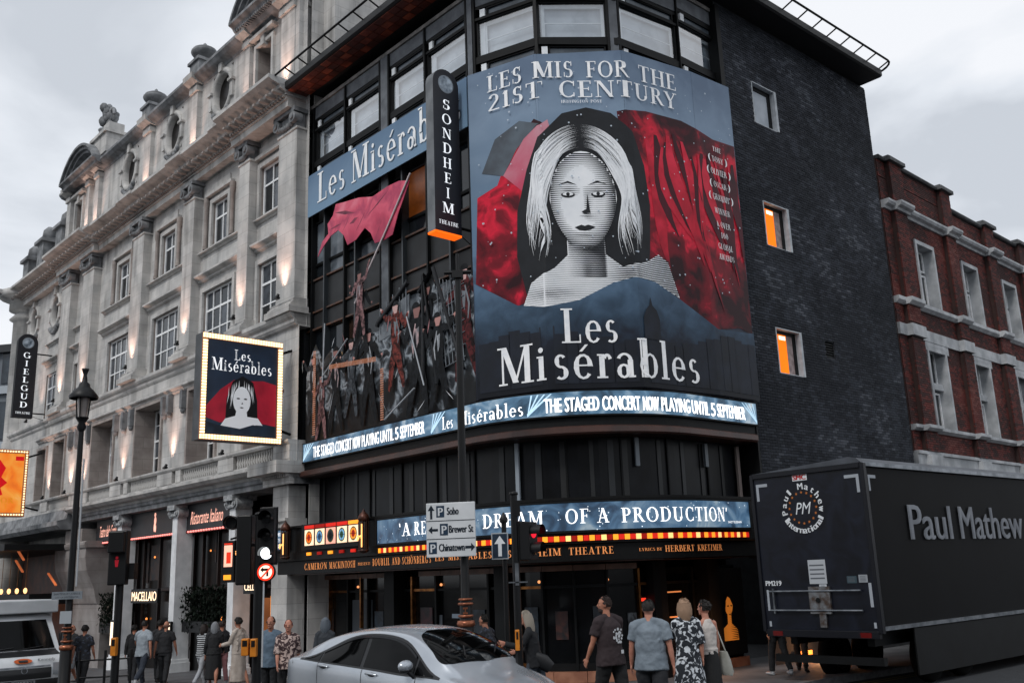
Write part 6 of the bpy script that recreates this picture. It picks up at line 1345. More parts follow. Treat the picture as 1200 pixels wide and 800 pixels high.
# ================================================================ far grey building at the left edge
FB = thing('far_office_building', 'small grey banded office building far away at the left edge, beyond the stone theatre', 'building', (-37, 62, 0))
FX = Flat(-30.5, 60, 170, .17, -.98, -1)
m = MB(); m.fbox(FX, -6, 14, -2, 17.5, -8, 0); part('wall', m, mat('far_wall', '6a7077', .8, c2='5a6067', ns=1), FB)
for k in range(4):
    m = MB(); m.fbox(FX, -6, 14, 4 + k * 3.6, 4.5 + k * 3.6, .0, .25); part('floor_band', m, mat('far_band', 'a1a8af', .7), FB)
    for j in range(9): m = MB(); m.fbox(FX, -5.6 + j * 2.1, -3.8 + j * 2.1, 5.0 + k * 3.6 - .3, 7.1 + k * 3.6, .0, .08); f = part('window', m, mat('far_glass', '1f252b', .1, c2='39424b', ns=1), FB)
m = MB(); m.fbox(FX, -6, 14, 17.5, 18.0, -8, .4); part('roof', m, mat('far_roof', '2b2e32', .7), FB)

# ================================================================ terrace across the street, behind the camera (seen only in reflections)
ob = mat('opposite_stone', '6d6963', .8, c2='4e4a46', ns=.5)
OPB = thing('opposite_building', 'long brown stone terrace across the street facing the theatres', 'building', (0, -16, 0))
FO = Flat(-30, -2, -40, .64, .77, -1)
m = MB(); m.fbox(FO, 0, 60, -1, 14, -8, 0); m.fbox(FO, 0, 60, 14, 14.4, -8, .5); part('wall', m, ob, OPB)
m = MB()
for k in range(22):
    for z in (1, 5, 8.6, 11.6): m.fbox(FO, 1 + k * 2.7, 2.6 + k * 2.7, z, z + (3 if z < 4 else 2.1), -.1, .03)
part('window', m, glass, OPB, kind='stuff')

# ================================================================ the lorry
TK_ = thing('articulated_lorry', 'dark navy lorry trailer lettered Paul Mathew International, parked at the right', 'truck', (6.5, 18.15, zg(6.5, 18.15)))
TM = Matrix.Translation((6.5, 18.15, 1.2)) @ Matrix.Rotation(R(41.2), 4, 'Z')      # local x along the side away from us, y to its left
navy = mat('lorry_navy', '0a0c14', .38, c2='151925', ns=1.8, ndist=1.5, spec=.25, streak=.4); navy2 = mat('lorry_side', '050507', .6, c2='08090c', ns=1.2, spec=.12)
TW, TH, TL = 2.5, 3.02, 12.5
m = MB(); m.obox(TM, .03, TL, .03, TW - .03, 0, TH - .04); part('trailer_body', m, navy2, TK_, bevel=.02)
m = MB(); m.obox(TM, -.02, .03, .0, TW, .0, TH); part('rear_shutter', m, navy, TK_)
al = mat('aluminium', '8d9298', .35, metal=.7, c2='5f646a', ns=5)
m = MB(); m.obox(TM, -.05, .06, -.03, .05, -.05, TH + .02); m.obox(TM, -.05, .06, TW - .05, TW + .03, -.05, TH + .02); m.obox(TM, -.06, .05, .05, TW - .05, TH - .07, TH + .03); m.obox(TM, -.05, .05, .05, TW - .05, -.14, -.002); part('rear_frame', m, mat('lorry_frame', '0c0e15', .4, spec=.3), TK_, bevel=.01)
m = MB(); m.obox(TM, -.03, TL + .02, -.025, .03, TH - .04, TH + .035); m.obox(TM, .05, TL, -.02, .03, .0, .07); part('top_rail', m, al, TK_)
m = MB(); vs = [TM @ Vector(v) for v in ((-.06, .0, TH + .03), (-.06, TW, TH + .03), (-.06, TW * .1, TH + .15), (-.06, TW * .04, TH + .12), (TL, 0, TH + .03), (TL, TW, TH + .03), (TL, TW * .1, TH + .15), (TL, TW * .04, TH + .12))]; m.add(vs, [(0, 1, 2, 3), (4, 5, 6, 7), (1, 2, 6, 5), (2, 3, 7, 6), (0, 3, 7, 4)]); part('roof', m, mat('lorry_roof', '4a4f57', .5, c2='34383f', ns=2), TK_)
LT = flatc('lorry_grey_letter', '868a91', c2='70747b', ns=3); LW = flatc('lorry_white', 'd6dade')
m = MB(); put_s = lambda x, y, d: TM @ Vector((x, .03 - .004 - d - .028, y)); write(m, 'Paul Mathew', put_s, 1.6, 1.72, 1.9, .72, weight=.02, cap=.76) if 0 else None; words(TK_, LT, [('Paul', 1.5, 1.62, 1.75, .74, 'sans', (('weight', .018), ('cap', .76))), ('Mathew', 3.65, 1.62, 3.1, .74, 'sans', (('weight', .018), ('cap', .76))), ('International', 7.5, 1.72, 4.6, .74, 'sans', (('weight', .018), ('cap', .76)))], put_s, 'side_lettering')
pr = lambda x, y, d: TM @ Vector((-.024 - d, TW - x, y))                # rear: x to the right
m = MB(); cx, cy = 1.14, 2.3
def ringtext(mb, tx, rad, a0, a1, h, inv=False, mi=0):
    n = len(tx)
    for i, c in enumerate(tx):
        if c == ' ': continue
        a = a0 + (a1 - a0) * (i + .5) / n
        ca, sa = math.cos(a), math.sin(a)
        def pp(x, y, d):
            if not inv: rx, ry = (rad + y) * ca + x * sa, (rad + y) * sa - x * ca
            else: rx, ry = (rad + h - y) * ca - x * sa, (rad + h - y) * sa + x * ca
            return pr(cx + rx, cy + ry, d + .002)
        wid = {'i': .5, 'l': .5, 'I': .6, 't': .7, 'w': 1.25, 'M': 1.4}.get(c, 1) * h * .62
        write(mb, c, pp, -wid / 2, 0, wid, h * (.8 if c.islower() and c not in 'tlhi' else 1), weight=.006, cap=.56 if (c.islower() and c not in 'tlhi') else .73, mi=mi)
ringtext(m, 'Paul Mathew', .36, R(200), R(-16), .13); ringtext(m, 'International', .36, R(206), R(336), .13, True); write(m, 'PM', lambda x, y, d: pr(x, y, d + .002), cx - .17, cy - .12, .36, .24, shear=.3); part('rear_lettering', m, LW, TK_)
m = MB()
for k in range(16):
    a = k * math.pi / 8; x, y = cx + .3 * math.cos(a), cy + .3 * math.sin(a)
    m.add([pr(x + (.032 if j % 2 == 0 else .014) * math.sin(j * .628), y + (.032 if j % 2 == 0 else .015) * math.cos(j * .628), .003) for j in range(10)], [tuple(range(10))])
part('star_ring', m, flatc('lorry_gold', 'b06a34'), TK_)
m = MB(); poly(m, [(.97, 2.83), (1.3, 2.83), (1.3, 2.97), (.97, 2.97)], pr, 0, .002); write(m, 'SMC', lambda x, y, d: pr(x, y, d + .005), .99, 2.85, .28, .1, weight=.008, mi=1); part('maker_badge', m, [LW, flatc('badge_red', 'b01c1c')], TK_)
tp = flatc('tape', '9aa0a8')
def tape(pts, put): m = MB(); poly(m, pts, put, 0, .003); part('reflective_tape', m, tp, TK_)
tape([(.1, TH - .52), (.16, TH - .52), (.16, TH - .24), (.37, TH - .24), (.37, TH - .18), (.1, TH - .18)], pr) if 0 else None
def tapeL(pts, put): m = MB(); tri_poly(m, pts, put, 0, .003); part('reflective_tape', m, tp, TK_)
tapeL([(.1, TH - .52), (.16, TH - .52), (.16, TH - .24), (.37, TH - .24), (.37, TH - .18), (.1, TH - .18)], pr)
tapeL([(TW - .1, TH - .52), (TW - .16, TH - .52), (TW - .16, TH - .24), (TW - .4, TH - .24), (TW - .4, TH - .18), (TW - .1, TH - .18)], pr)
for a, b, c, e_ in ((.12, .17, .35, .75), (TW - .16, TW - .1, .42, .85), (.12, .17, .05, .15), (TW - .14, TW - .09, .05, .15)): tape([(a, c), (b, c), (b, e_), (a, e_)], pr)
tapeL([(.12, TH - .5), (.18, TH - .5), (.18, TH - .26), (.4, TH - .26), (.4, TH - .2), (.12, TH - .2)], put_s)
m = MB(); poly(m, [(.42, .9), (.6, .9), (.6, .9), (.42, .9)], pr, 0, .002) if 0 else None; write(m, 'PM219', lambda x, y, d: pr(x, y, d + .003), .12, .83, .36, .1, weight=.006); part('fleet_number', m, LW, TK_)
for i, (a, b, c, e_, cc) in enumerate(((1.12, 1.5, .85, 1.3, 'a9aeb4'), (1.92, 2.12, .85, .98, '3a4a52'), (2.16, 2.34, .86, 1.0, '8b9096'), (1.32, 1.48, .75, .84, 'b4b9bf'))):
    m = MB(); poly(m, [(a, c), (b, c), (b, e_), (a, e_)], pr, 0, .003)
    for k in range(4): poly(m, [(a + .03, c + (e_ - c) * (.2 + k * .18)), (b - .04, c + (e_ - c) * (.2 + k * .18)), (b - .04, c + (e_ - c) * (.26 + k * .18)), (a + .03, c + (e_ - c) * (.26 + k * .18))], pr, 1, .005)
    part('notice', m, [flatc('notice_' + cc, cc), flatc('notice_ink', '5c6066')], TK_)
m = MB()
for z in (.36, .72): m.tube([pr(.22, z, .05), pr(2.2, z, .05)], .02, 6)
m.tube([pr(.3, .3, .05), pr(.3, .78, .05)], .02, 6); part('shutter_bar', m, al, TK_)
m = MB(); m.add([pr(x, y, d) for d in (0, .05) for x, y in ((1.1, .3), (1.55, .3), (1.55, .8), (1.1, .8))], [(4, 5, 6, 7), (0, 1, 5, 4), (1, 2, 6, 5), (2, 3, 7, 6), (3, 0, 4, 7)]); m.add([pr(1.3 + .05 * math.cos(k * .785), .55 + .05 * math.sin(k * .785), .07) for k in range(8)], [tuple(range(8))], 1); m.add([pr(x, y, d) for d in (0, .04) for x, y in ((1.28, .05), (1.42, .05), (1.42, .29), (1.28, .29))], [(4, 5, 6, 7), (0, 1, 5, 4), (1, 2, 6, 5), (2, 3, 7, 6), (3, 0, 4, 7)])
part('latch', m, [mat('latch_metal', '7a7e82', .4, metal=.5, c2='4a3c34', ns=9), bk], TK_)
m = MB(); m.obox(TM, .3, TL, .35, .5, -.3, -.02); m.obox(TM, .3, TL, TW - .5, TW - .35, -.3, -.02); m.obox(TM, 1.15, 12.4, .0, .03, -.86, -.02); m.obox(TM, .1, .22, .1, TW - .1, -.62, -.48); part('chassis', m, bk, TK_)
wm = MB(); wm.lathe([(.0, -.14), (.3, -.14), (.46, -.12), (.5, -.05), (.5, .05), (.46, .12), (.3, .14), (.0, .14)], 24); wme = wm.mesh('wheel', mat('tyre', '0b0b0b', .85, c2='101010', ns=6, spec=.1)); rm_ = MB(); rm_.lathe([(.0, .1), (.22, .12), (.28, .145), (.29, .15)], 18); rme = rm_.mesh('hub', mat('hub_metal', '1c1d1f', .6))
for x in (2.0, 3.3, 9.8):
    for y in (.25, TW - .25):
        g_ = zg(*(TM @ Vector((x, y, 0)))[:2]); M = TM @ T(x, y, g_ + .5 - 1.2) @ Matrix.Rotation(R(90), 4, 'X'); wh = part('wheel', wme, None, TK_, M); part('hub', rme, None, wh, M)
m = MB(); m.obox(TM, -.055, -.05, .2, .42, -.12, -.03); m.obox(TM, -.055, -.05, TW - .42, TW - .2, -.12, -.03); part('tail_light', m, mat('tail_red', '5c0f0f', .2), TK_)
m = MB(); m.obox(TM, 12.9, 14.9, .05, TW - .05, -.7, 2.1); m.obox(TM, 14.9, 15.2, .1, TW - .1, -.7, 1.0); m.obox(TM, 12.5, 15, .5, TW - .5, -.8, -.4); part('cab', m, navy2, TK_, bevel=.1)
for x in (13.9,):
    for y in (.25, TW - .25): M = TM @ T(x, y, .5 - 1.2 + zg(16, 27)) @ Matrix.Rotation(R(90), 4, 'X'); wh = part('wheel', wme, None, TK_, M); part('hub', rme, None, wh, M)
# ================================================================ ground
asph = mat('asphalt', '34363a', .8, c2='2a2c2f', ns=9, bump=.5, bs=120, spec=.35)
def gsheet(name, pts, dz, m, step=None, label=None, thick=0):
    from mathutils.geometry import tessellate_polygon
    mb = MB(); t = tessellate_polygon([[Vector((x, y, 0)) for x, y in pts]]); vs = [(x, y, zg(x, y) + dz) for x, y in pts]; mb.add(vs, [tuple(f) for f in t])
    if thick: n = len(pts); v2 = [(x, y, z - thick) for x, y, z in vs]; mb.add(vs + v2, [(i, (i + 1) % n, n + (i + 1) % n, n + i) for i in range(n)])
    return part(name, mb, m, kind='structure')
gsheet('ground', [(-400, -300), (400, -300), (400, 400), (-400, 400)], 0, asph)
def off(fr, a, o): v = fr.P(a, 0, o); return (v.x, v.y)
kerb = [off(GF, 40, 4.9), off(GF, 20, 4.9), off(GF, 6, 5.0), (-7.0, 21.5), (-3.6, 18.3), (-1.2, 16.2), (.6, 15.2), (2.0, 15.2), (3.2, 16.1), (4.6, 18.6), (5.6, 19.75), (9.2, 22.4), off(SF, 16, 1.9), off(SF, 34, 1.9)]
back = [off(SF, 34, -2), off(SF, 8, -2), (2, 24), off(SF, -8, -2), off(GF, 1, -2), off(GF, 40, -2)]
pave = mat('paving_stone', '5c5d60', .75, c2='48494c', ns=1.5, bump=.2, bs=60, joints=(.75, .6, .008))
gsheet('pavement', kerb + back, KERB - .004, pave)
m = MB(); kb = mat('kerb_granite', '6b6c6f', .7, c2='505155', ns=8)
for (x0, y0), (x1, y1) in zip(kerb, kerb[1:]):
    d = Vector((x1 - x0, y1 - y0, 0)); L_ = d.length; d.normalize(); n_ = Vector((-d.y, d.x, 0)); n = max(1, round(L_ / .9)) if L_ < 40 else 20
    for k in range(n):
        a, b = L_ * k / n + .004, L_ * (k + 1) / n - .004; q = [Vector((x0, y0, 0)) + d * t + n_ * s_ for t in (a, b) for s_ in (-.0, -.15 * -1)]
        vs = [(v.x, v.y, zg(v.x, v.y) + z) for v in q for z in (-.05, KERB + .002)]; m.add(vs, [(0, 1, 3, 2), (4, 6, 7, 5), (0, 4, 5, 1), (2, 3, 7, 6), (1, 5, 7, 3)])
part('kerb', m, kb, kind='structure')
for o in (.3, .5):
    m = MB()
    for (x0, y0), (x1, y1) in zip(kerb, kerb[1:]):
        d = Vector((x1 - x0, y1 - y0, 0)).normalized(); n_ = Vector((d.y, -d.x, 0)) * o; n2 = Vector((d.y, -d.x, 0)) * (o + .09)
        vs = [(x0 + n_.x, y0 + n_.y), (x1 + n_.x, y1 + n_.y), (x1 + n2.x, y1 + n2.y), (x0 + n2.x, y0 + n2.y)]; m.add([(x, y, zg(x, y) + .004) for x, y in vs], [(0, 1, 2, 3)])
    part('double_line', m, mat('yellow_line', '8a7430', .7, c2='5f5228', ns=9), kind='structure')
m = MB()
for k in range(9):
    x, y = -6 + k * 1.5, 14.6 - k * .55; m.add([(a, b, zg(a, b) + .006) for a, b in ((x, y), (x + .35, y - .1), (x + .75, y + .9), (x + .4, y + 1.0))], [(0, 1, 2, 3)])
part('crossing_stud', m, mat('road_white', '8a8c8e', .7, c2='5f6164', ns=8), kind='structure')

# ================================================================ posts, lamps, signals
copper = mat('copper_band', '9c5f43', .35, metal=.6, c2='6c3e2c', ns=6)
def at(px, d, py=725):
    """plan position d metres away in the direction of a bearing (used to place the street things)"""
    v = _f + _r * ((px - 600) / FPX) - _u * ((py - 400) / FPX); x, y = v.x / v.y * d, d; return x, y
def zt(px_y, px_x, d):
    v = _f + _r * ((px_x - 600) / FPX) - _u * ((px_y - 400) / FPX); return EYE + v.z / v.y * d
def lamp_post(x, y, label, h, lantern_=True, r0=.075, zb=1.36):
    t = thing('lamp_post', label, 'lamp post', (x, y, zg(x, y) + KERB), 'black lamp posts with copper bands'); 
    m = MB(); m.lathe([(.0, 0), (.22, 0), (.22, .12), (.17, .18), (r0 + .045, .24), (r0 + .045, zb - .06), (r0 + .02, zb), (r0 + .015, zb + .35), (.075, zb + .42), (.07, h * .55), (.055, h)], 18); lpart('post', m, black, t)
    m = MB()
    for z, e_, hh in ((zb - .06, .075, .12), (zb + .1, .05, .05), (zb + .3, .05, .05), (zb + .38, .04, .04)): m.lathe([(r0 - .02, z), (r0 + e_ * .8, z + hh * .1), (r0 + e_, z + hh * .5), (r0 + e_ * .8, z + hh * .9), (r0 - .02, z + hh)], 18)
    lpart('copper_band', m, copper, t)
    m = MB(); m.box(-.04, .04, -(r0 + .03), -(r0 + .015), zb + .16, zb + .19); m.box(-.04, .04, -(r0 + .03), -(r0 + .015), zb + .24, zb + .27); m.box(-.01, .01, -(r0 + .03), -(r0 + .015), zb + .19, zb + .24); lpart('crest', m, copper, t)
    if lantern_:
        m = MB(); m.lathe([(.05, h), (.1, h + .1), (.07, h + .2), (.12, h + .28), (.14, h + .32)], 12); 
        for k in range(4): a = k * math.pi / 2; m.tube([(.12 * math.cos(a), .12 * math.sin(a), h + .3), (.16 * math.cos(a), .16 * math.sin(a), h + .78)], .016, 5)
        m.lathe([(.3, h + .74), (.31, h + .8), (.2, h + .94), (.13, h + 1.0), (.11, h + 1.08), (.06, h + 1.12), (.05, h + 1.22), (.035, h + 1.28), (.07, h + 1.38), (.08, h + 1.42), (.01, h + 1.44)], 16); lpart('lantern_frame', m, black, t)
        m = MB(); m.lathe([(.09, h + .3), (.13, h + .76)], 10); lpart('lantern_glass', m, mat('lamp_glass', '7c7674', .2, c2='9a8f8a', ns=4), t)
    return t
x, y = at(80, 21.0); LPx = (x, y)
hl = zt(506, 93, 21) - zg(x, y) - KERB
t = lamp_post(x, y, 'tall black lamp post with a lantern head, at the left beside the van', hl)
m = MB(); m.box(-.32, .32, -.14, -.12, 2.34, 2.5); lpart('street_name_plate', m, flatc('plate_grey', '7c838a', c2='6a7178', ns=6), t)
m = MB(); write(m, 'SHAFTESBURY AVENUE', loc(W[t.name] @ T(0, -.142, 0)), -.28, 2.43, .56, .045); write(m, 'CITY OF WESTMINSTER', loc(W[t.name] @ T(0, -.142, 0)), -.25, 2.365, .5, .035); part('plate_lettering', m, flatc('plate_ink', '2a2d31'), t)
m = MB(); m.box(-.1, .14, -.18, -.15, 1.85, 2.1); lpart('notice', m, flatc('notice_pale', '9aa0a6'), t)
m = MB(); m.tube([(.12, 0, 2.6), (.1, 0, hl - .6)], .022, 6); lpart('conduit', m, mat('white_conduit', 'a9adb1', .5), t)
# post with the parking direction sign
x, y = at(546, 17.0); PZ = zg(x, y) + KERB
hp = zt(318, 540, 17) - PZ
t = lamp_post(x, y, 'tall black post with copper bands behind the silver car, carrying the parking direction sign', hp, False, .085, 1.5)
m = MB(); m.tube([(-.25, 0, hp - .02), (.25, 0, hp - .02)], .04, 6); m.tube([(0, 0, hp), (0, 0, hp + .35)], .03, 6); m.box(-.1, .1, -.1, .1, hp - .14, hp); lpart('post_head', m, black, t)
sg = thing('direction_sign', 'white parking direction sign reading Soho, Brewer St and Chinatown, on the banded post', 'sign', M=Matrix.Translation((x, y, zt(652, 528, 16.75))) @ Matrix.Rotation(R(-7), 4, 'Z'))
sw, sh = .86, (zt(588, 528, 16.75) - zt(652, 528, 16.75)); X0 = -.62
m = MB(); m.box(X0, X0 + sw, -.2, -.17, 0, sh); lpart('plate', m, mat('sign_white', 'd2d5d8', .45, c2='c4c8cb', ns=3), sg, bevel=.01)
m = MB(); m.box(-.06, .06, -.17, .04, .2, .26); m.box(-.06, .06, -.17, .04, sh - .26, sh - .2); lpart('clamp', m, black, sg)
pw = loc(W[sg.name] @ T(0, -.204, 0)); m = MB(); ink = flatc('sign_ink_blue', '15202b'); bl = flatc('sign_p_blue', '22364a'); sw_ = flatc('sign_p_white', 'c9cdd1')
rh = sh / 3
for i, (wd, px_) in enumerate((('Soho', .32), ('Brewer St', .4), ('Chinatown', .22))):
    z = sh - (i + 1) * rh
    if i: m.add([pw(X0 + .005, z + rh - .006, 0), pw(X0 + sw - .005, z + rh - .006, 0), pw(X0 + sw - .005, z + rh + .006, 0), pw(X0 + .005, z + rh + .006, 0)], [(0, 1, 2, 3)], 0)
    bx = X0 + (.18, .24, .04)[i]; m.add([pw(bx, z + .06, 0), pw(bx + .14, z + .06, 0), pw(bx + .14, z + rh - .05, 0), pw(bx, z + rh - .05, 0)], [(0, 1, 2, 3)], 1); write(m, 'P', lambda a, b, d: pw(a, b, d + .003), bx + .035, z + .085, .08, rh - .16, weight=.006, mi=2)
    write(m, wd, pw, X0 + px_ + (.05 if i == 0 else 0), z + .1, {'Soho': .2, 'Brewer St': .42, 'Chinatown': .44}[wd], .13, weight=.005)
def arrow(mb, put, cx, cy, ln, wd, ang, mi=0, d=0):
    pts = [(-.5, -.16), (.1, -.16), (.1, -.5), (.5, 0), (.1, .5), (.1, .16), (-.5, .16)]; c, s_ = math.cos(ang), math.sin(ang)
    tri_poly(mb, [(cx + (a * ln) * c - (b * wd) * s_, cy + (a * ln) * s_ + (b * wd) * c) for a, b in pts], put, mi, d)
arrow(m, pw, X0 + .09, sh - rh * .5, .24, .12, R(90)); arrow(m, pw, X0 + .12, sh - rh * 1.5, .17, .13, R(180)); arrow(m, pw, X0 + sw - .1, rh * .5, .17, .14, 0)
part('lettering', m, [ink, bl, sw_], sg)
# one-way arrow sign on its post
x, y = at(590, 17.5); t = thing('arrow_sign', 'small blue sign with a white upward arrow on a thin black post', 'sign', (x, y, zg(x, y) + KERB)); z0 = zt(655, 584, 17.5) - zg(x, y) - KERB; z1 = zt(624, 584, 17.5) - zg(x, y) - KERB
m = MB(); m.tube([(.06, .04, 0), (.06, .04, z1 + .2)], .045, 10); m.lathe([(.07, z1 + .18), (.08, z1 + .24), (.02, z1 + .34), (.01, z1 + .36)], 8, 0, T(.06, .04, 0)); lpart('post', m, black, t)
m = MB(); m.box(-.17, .13, -.03, -.01, z0, z1); lpart('plate', m, [flatc('arrow_border', 'a3a9ae')], t); m = MB(); m.box(-.15, .11, -.034, -.031, z0 + .02, z1 - .02); lpart('plate_face', m, flatc('arrow_blue', '2a3a4a', c2='223040', ns=3), t)
m = MB(); arrow(m, loc(W[t.name] @ T(-.02, -.038, 0)), 0, (z0 + z1) / 2, (z1 - z0) * .78, .2, R(90)); part('arrow', m, flatc('arrow_white', 'e0e4e8'), t)
# traffic signals
def sig_head(t, M, lamps, n=3, hood=True, w_=.25, name='signal_head', s=.3):
    m = MB(); m.obox(M, -w_ / 2, w_ / 2, 0, .2, 0, n * s + .04); m.obox(M, -w_ / 2 - .02, w_ / 2 + .02, .18, .2, -.02, n * s + .06); hd = part(name, m, black, t, bevel=.012)
    for i in range(n):
        z = n * s - i * s - s / 2 + .02; m = MB(); C_ = M @ T(0, -.005, z) @ Matrix.Rotation(R(90), 4, 'X')
        m.lathe([(.0, .01), (.09, .01), (.1, .0)], 18, 0, C_); part('lens', m, lamps[i] if lamps[i] else mat('dead_lens', '0d0e10', .25, c2='1a1b1d', ns=20), hd)
        m = MB(); m.lathe([(.115, -.02), (.115, .17)], 16, 0, C_, a0=R(-20), a1=R(200)); m.lathe([(.105, -.02), (.105, .17)], 16, 0, C_, a0=R(-20), a1=R(200)); part('hood', m, black, hd)
    return hd
wl_ = emis('signal_white', 'f4fbff', 2.0); rl_ = emis('signal_red', 'ff2438', 1.1)
def tpost(t, h, r=.057, x=0, y=0): m = MB(); m.tube([(x, y, -.05), (x, y, h)], r, 12); m.lathe([(r, h), (r + .015, h + .01), (r + .01, h + .05), (.01, h + .07)], 10, 0, T(x, y, 0)); lpart('post', m, black, t)
def ped_box(t, x, y, z0, z1, w_=.13, d=.12):
    m = MB(); m.box(x - w_ / 2, x + w_ / 2, y - d, y, z0, z1); lpart('push_button_box', m, mat('signal_yellow', 'd98520', .45, c2='b86c14', ns=5), t, bevel=.01)
    m = MB(); m.box(x - w_ / 2 + .02, x + w_ / 2 - .02, y - d - .006, y - d - .001, z0 + (z1 - z0) * .55, z1 - .03); lpart('button_panel', m, black, t)
d = 16.8; x, y = at(302, d); g = zg(x, y) + KERB
t = thing('traffic_signal', 'black traffic signal showing a white light above a lit no-left-turn disc, left of centre', 'traffic light', (x, y, g)); Mt = W[t.name]
h0 = zt(660, 314, d) - g; tpost(t, zt(604, 306, d) - g, .08)
sig_head(t, Mt @ T(.15, -.12, h0), [None, None, wl_])
C_ = Mt @ T(.15, -.13, h0 - .14); m = MB(); m.lathe([(0, 0), (.15, 0), (.15, -.1), (0, -.1)], 22, 0, C_ @ Matrix.Rotation(R(90), 4, 'X')); dd = part('turn_disc_case', m, black, t)
m = MB(); Q = C_ @ T(0, -.0, 0); qd = lambda a, b, e_: Q @ Vector((a, -.012 - e_, b)); poly(m, [(.142 * math.cos(k * .2618), .142 * math.sin(k * .2618)) for k in range(24)], qd, 0, 0); poly(m, [(.112 * math.cos(k * .2618), .112 * math.sin(k * .2618)) for k in range(24)], qd, 1, .004)
tri_poly(m, [(-.09, .04), (-.04, .085), (-.04, .06), (.05, .06), (.05, -.07), (.015, -.07), (.015, .02), (-.04, .02), (-.04, -.005)], qd, 2, .008); m.add([qd(-.08, -.085, .012), qd(-.06, -.1, .012), (qd(.1, .07, .012)), qd(.08, .085, .012)], [(0, 1, 2, 3)], 0)
part('turn_disc', m, [emis('disc_red', 'e8331c', 1.1), emis('disc_glow', 'ffd9c4', 1.2), black], dd)
m = MB(); m.obox(Mt, -.38, -.12, -.1, .18, zt(685, 290, d) - g, zt(603, 290, d) - g); part('signal_head', m, black, t, bevel=.03); m = MB(); m.obox(Mt, -.3, -.06, 0, .05, zt(640, 290, d) - g, zt(637, 290, d) - g); part('bracket', m, black, t)
hq = part('side_hood', (lambda q: (q.lathe([(.12, -.1), (.12, .12)], 14, 0, Mt @ T(-.5, .02, zt(612, 276, d) - g) @ Matrix.Rotation(R(90), 4, 'X')), q.lathe([(.0, 0), (.11, 0)], 14, 0, Mt @ T(-.5, .02, zt(612, 276, d) - g) @ Matrix.Rotation(R(90), 4, 'X')), q)[-1])(MB()), black, t)
ped_box(t, -.17, -.02, zt(767, 295, d) - g, zt(747, 295, d) - g, .12); ped_box(t, -.02, -.06, zt(768, 305, d) - g, zt(747, 305, d) - g, .1); m = MB(); m.box(.1, .125, -.1, -.08, 1.0, h0 - .1); lpart('white_strip', m, mat('white_conduit', 'a9adb1', .5), t)
d = 19.0; x, y = at(138, d); g = zg(x, y) + KERB
t = thing('pedestrian_signal', 'black pedestrian signal with a dim red man, in front of the stone shop piers', 'traffic light', (x, y, g)); Mt = W[t.name]
tpost(t, zt(640, 143, d) - g, .075); za, zb = zt(685, 141, d) - g, zt(622, 141, d) - g
m = MB(); m.obox(Mt, -.17, .17, -.2, .0, za, zb); m.obox(Mt, -.15, .15, -.32, -.2, zb - .42, zb - .02); part('signal_head', m, black, t, bevel=.02)
m = MB(); q = lambda a, b, e_: Mt @ Vector((a, -.206 - e_, b)); zc = zt(659, 141, d) - g
poly(m, [(.03 * math.cos(k * .785), zc + .09 + .03 * math.sin(k * .785)) for k in range(8)], q); poly(m, [(-.04, zc + .05), (.04, zc + .05), (.025, zc - .08), (-.025, zc - .08)], q); part('red_man', m, emis('man_red', '8a1824', .5), t)
m = MB(); m.obox(Mt, .2, .3, -.1, .1, za + .1, za + .4); part('side_head', m, black, t)
ped_box(t, .02, -.08, zt(767, 141, d) - g, zt(746, 141, d) - g, .1)
# guard rail beside it
t = thing('guard_rail', 'black metal guard rail in front of the white shop pier at the left', 'railing', (*at(118, 21.5), zg(*at(118, 21.5)) + KERB))
m = MB()
for k in range(3): m.tube([(-.4 + k * .55, 0, 0), (-.4 + k * .55, 0, 1.25)], .03, 8)
part('rail_post', m, black, t, W[t.name])
for z in (.35, .7, 1.05): m = MB(); m.tube([(-.4, 0, z), (.7, 0, z + .02)], .02, 6); lpart('rail', m, black, t)
d = 16.0; x, y = at(607, d); g = zg(x, y) + KERB
t = thing('traffic_signal', 'black traffic signal with a red light, in front of the long blue canopy sign', 'traffic light', (x, y, g)); Mt = W[t.name]
tpost(t, zt(580, 605, d) - g, .06); za, zb = zt(655, 625, d) - g, zt(611, 625, d) - g; Ms = Mt @ T(.3, 0, za) @ Matrix.Rotation(R(62), 4, 'Z')
n_ = 2; s_ = (zb - za) / 2 - .02; sig_head(t, Ms, [rl_, None], 2, s=s_, w_=.3); m = MB(); m.obox(Mt, 0, .25, -.03, .03, zb - .1, zb - .05); m.obox(Mt, 0, .2, -.03, .03, za + .1, za + .14); m.obox(Mt, .02, .1, -.06, .06, zb + .1, zb + .35); part('bracket', m, black, t)
m = MB(); m.obox(Mt, -.13, .18, -.07, -.05, za - .36, za - .34); m.obox(Mt, -.02, .04, -.07, -.06, za - .4, za - .05); part('cable_tie', m, al, t)
ped_box(t, -.02, -.06, zt(761, 604, d) - g, zt(737, 604, d) - g, .07)
d = 13.9

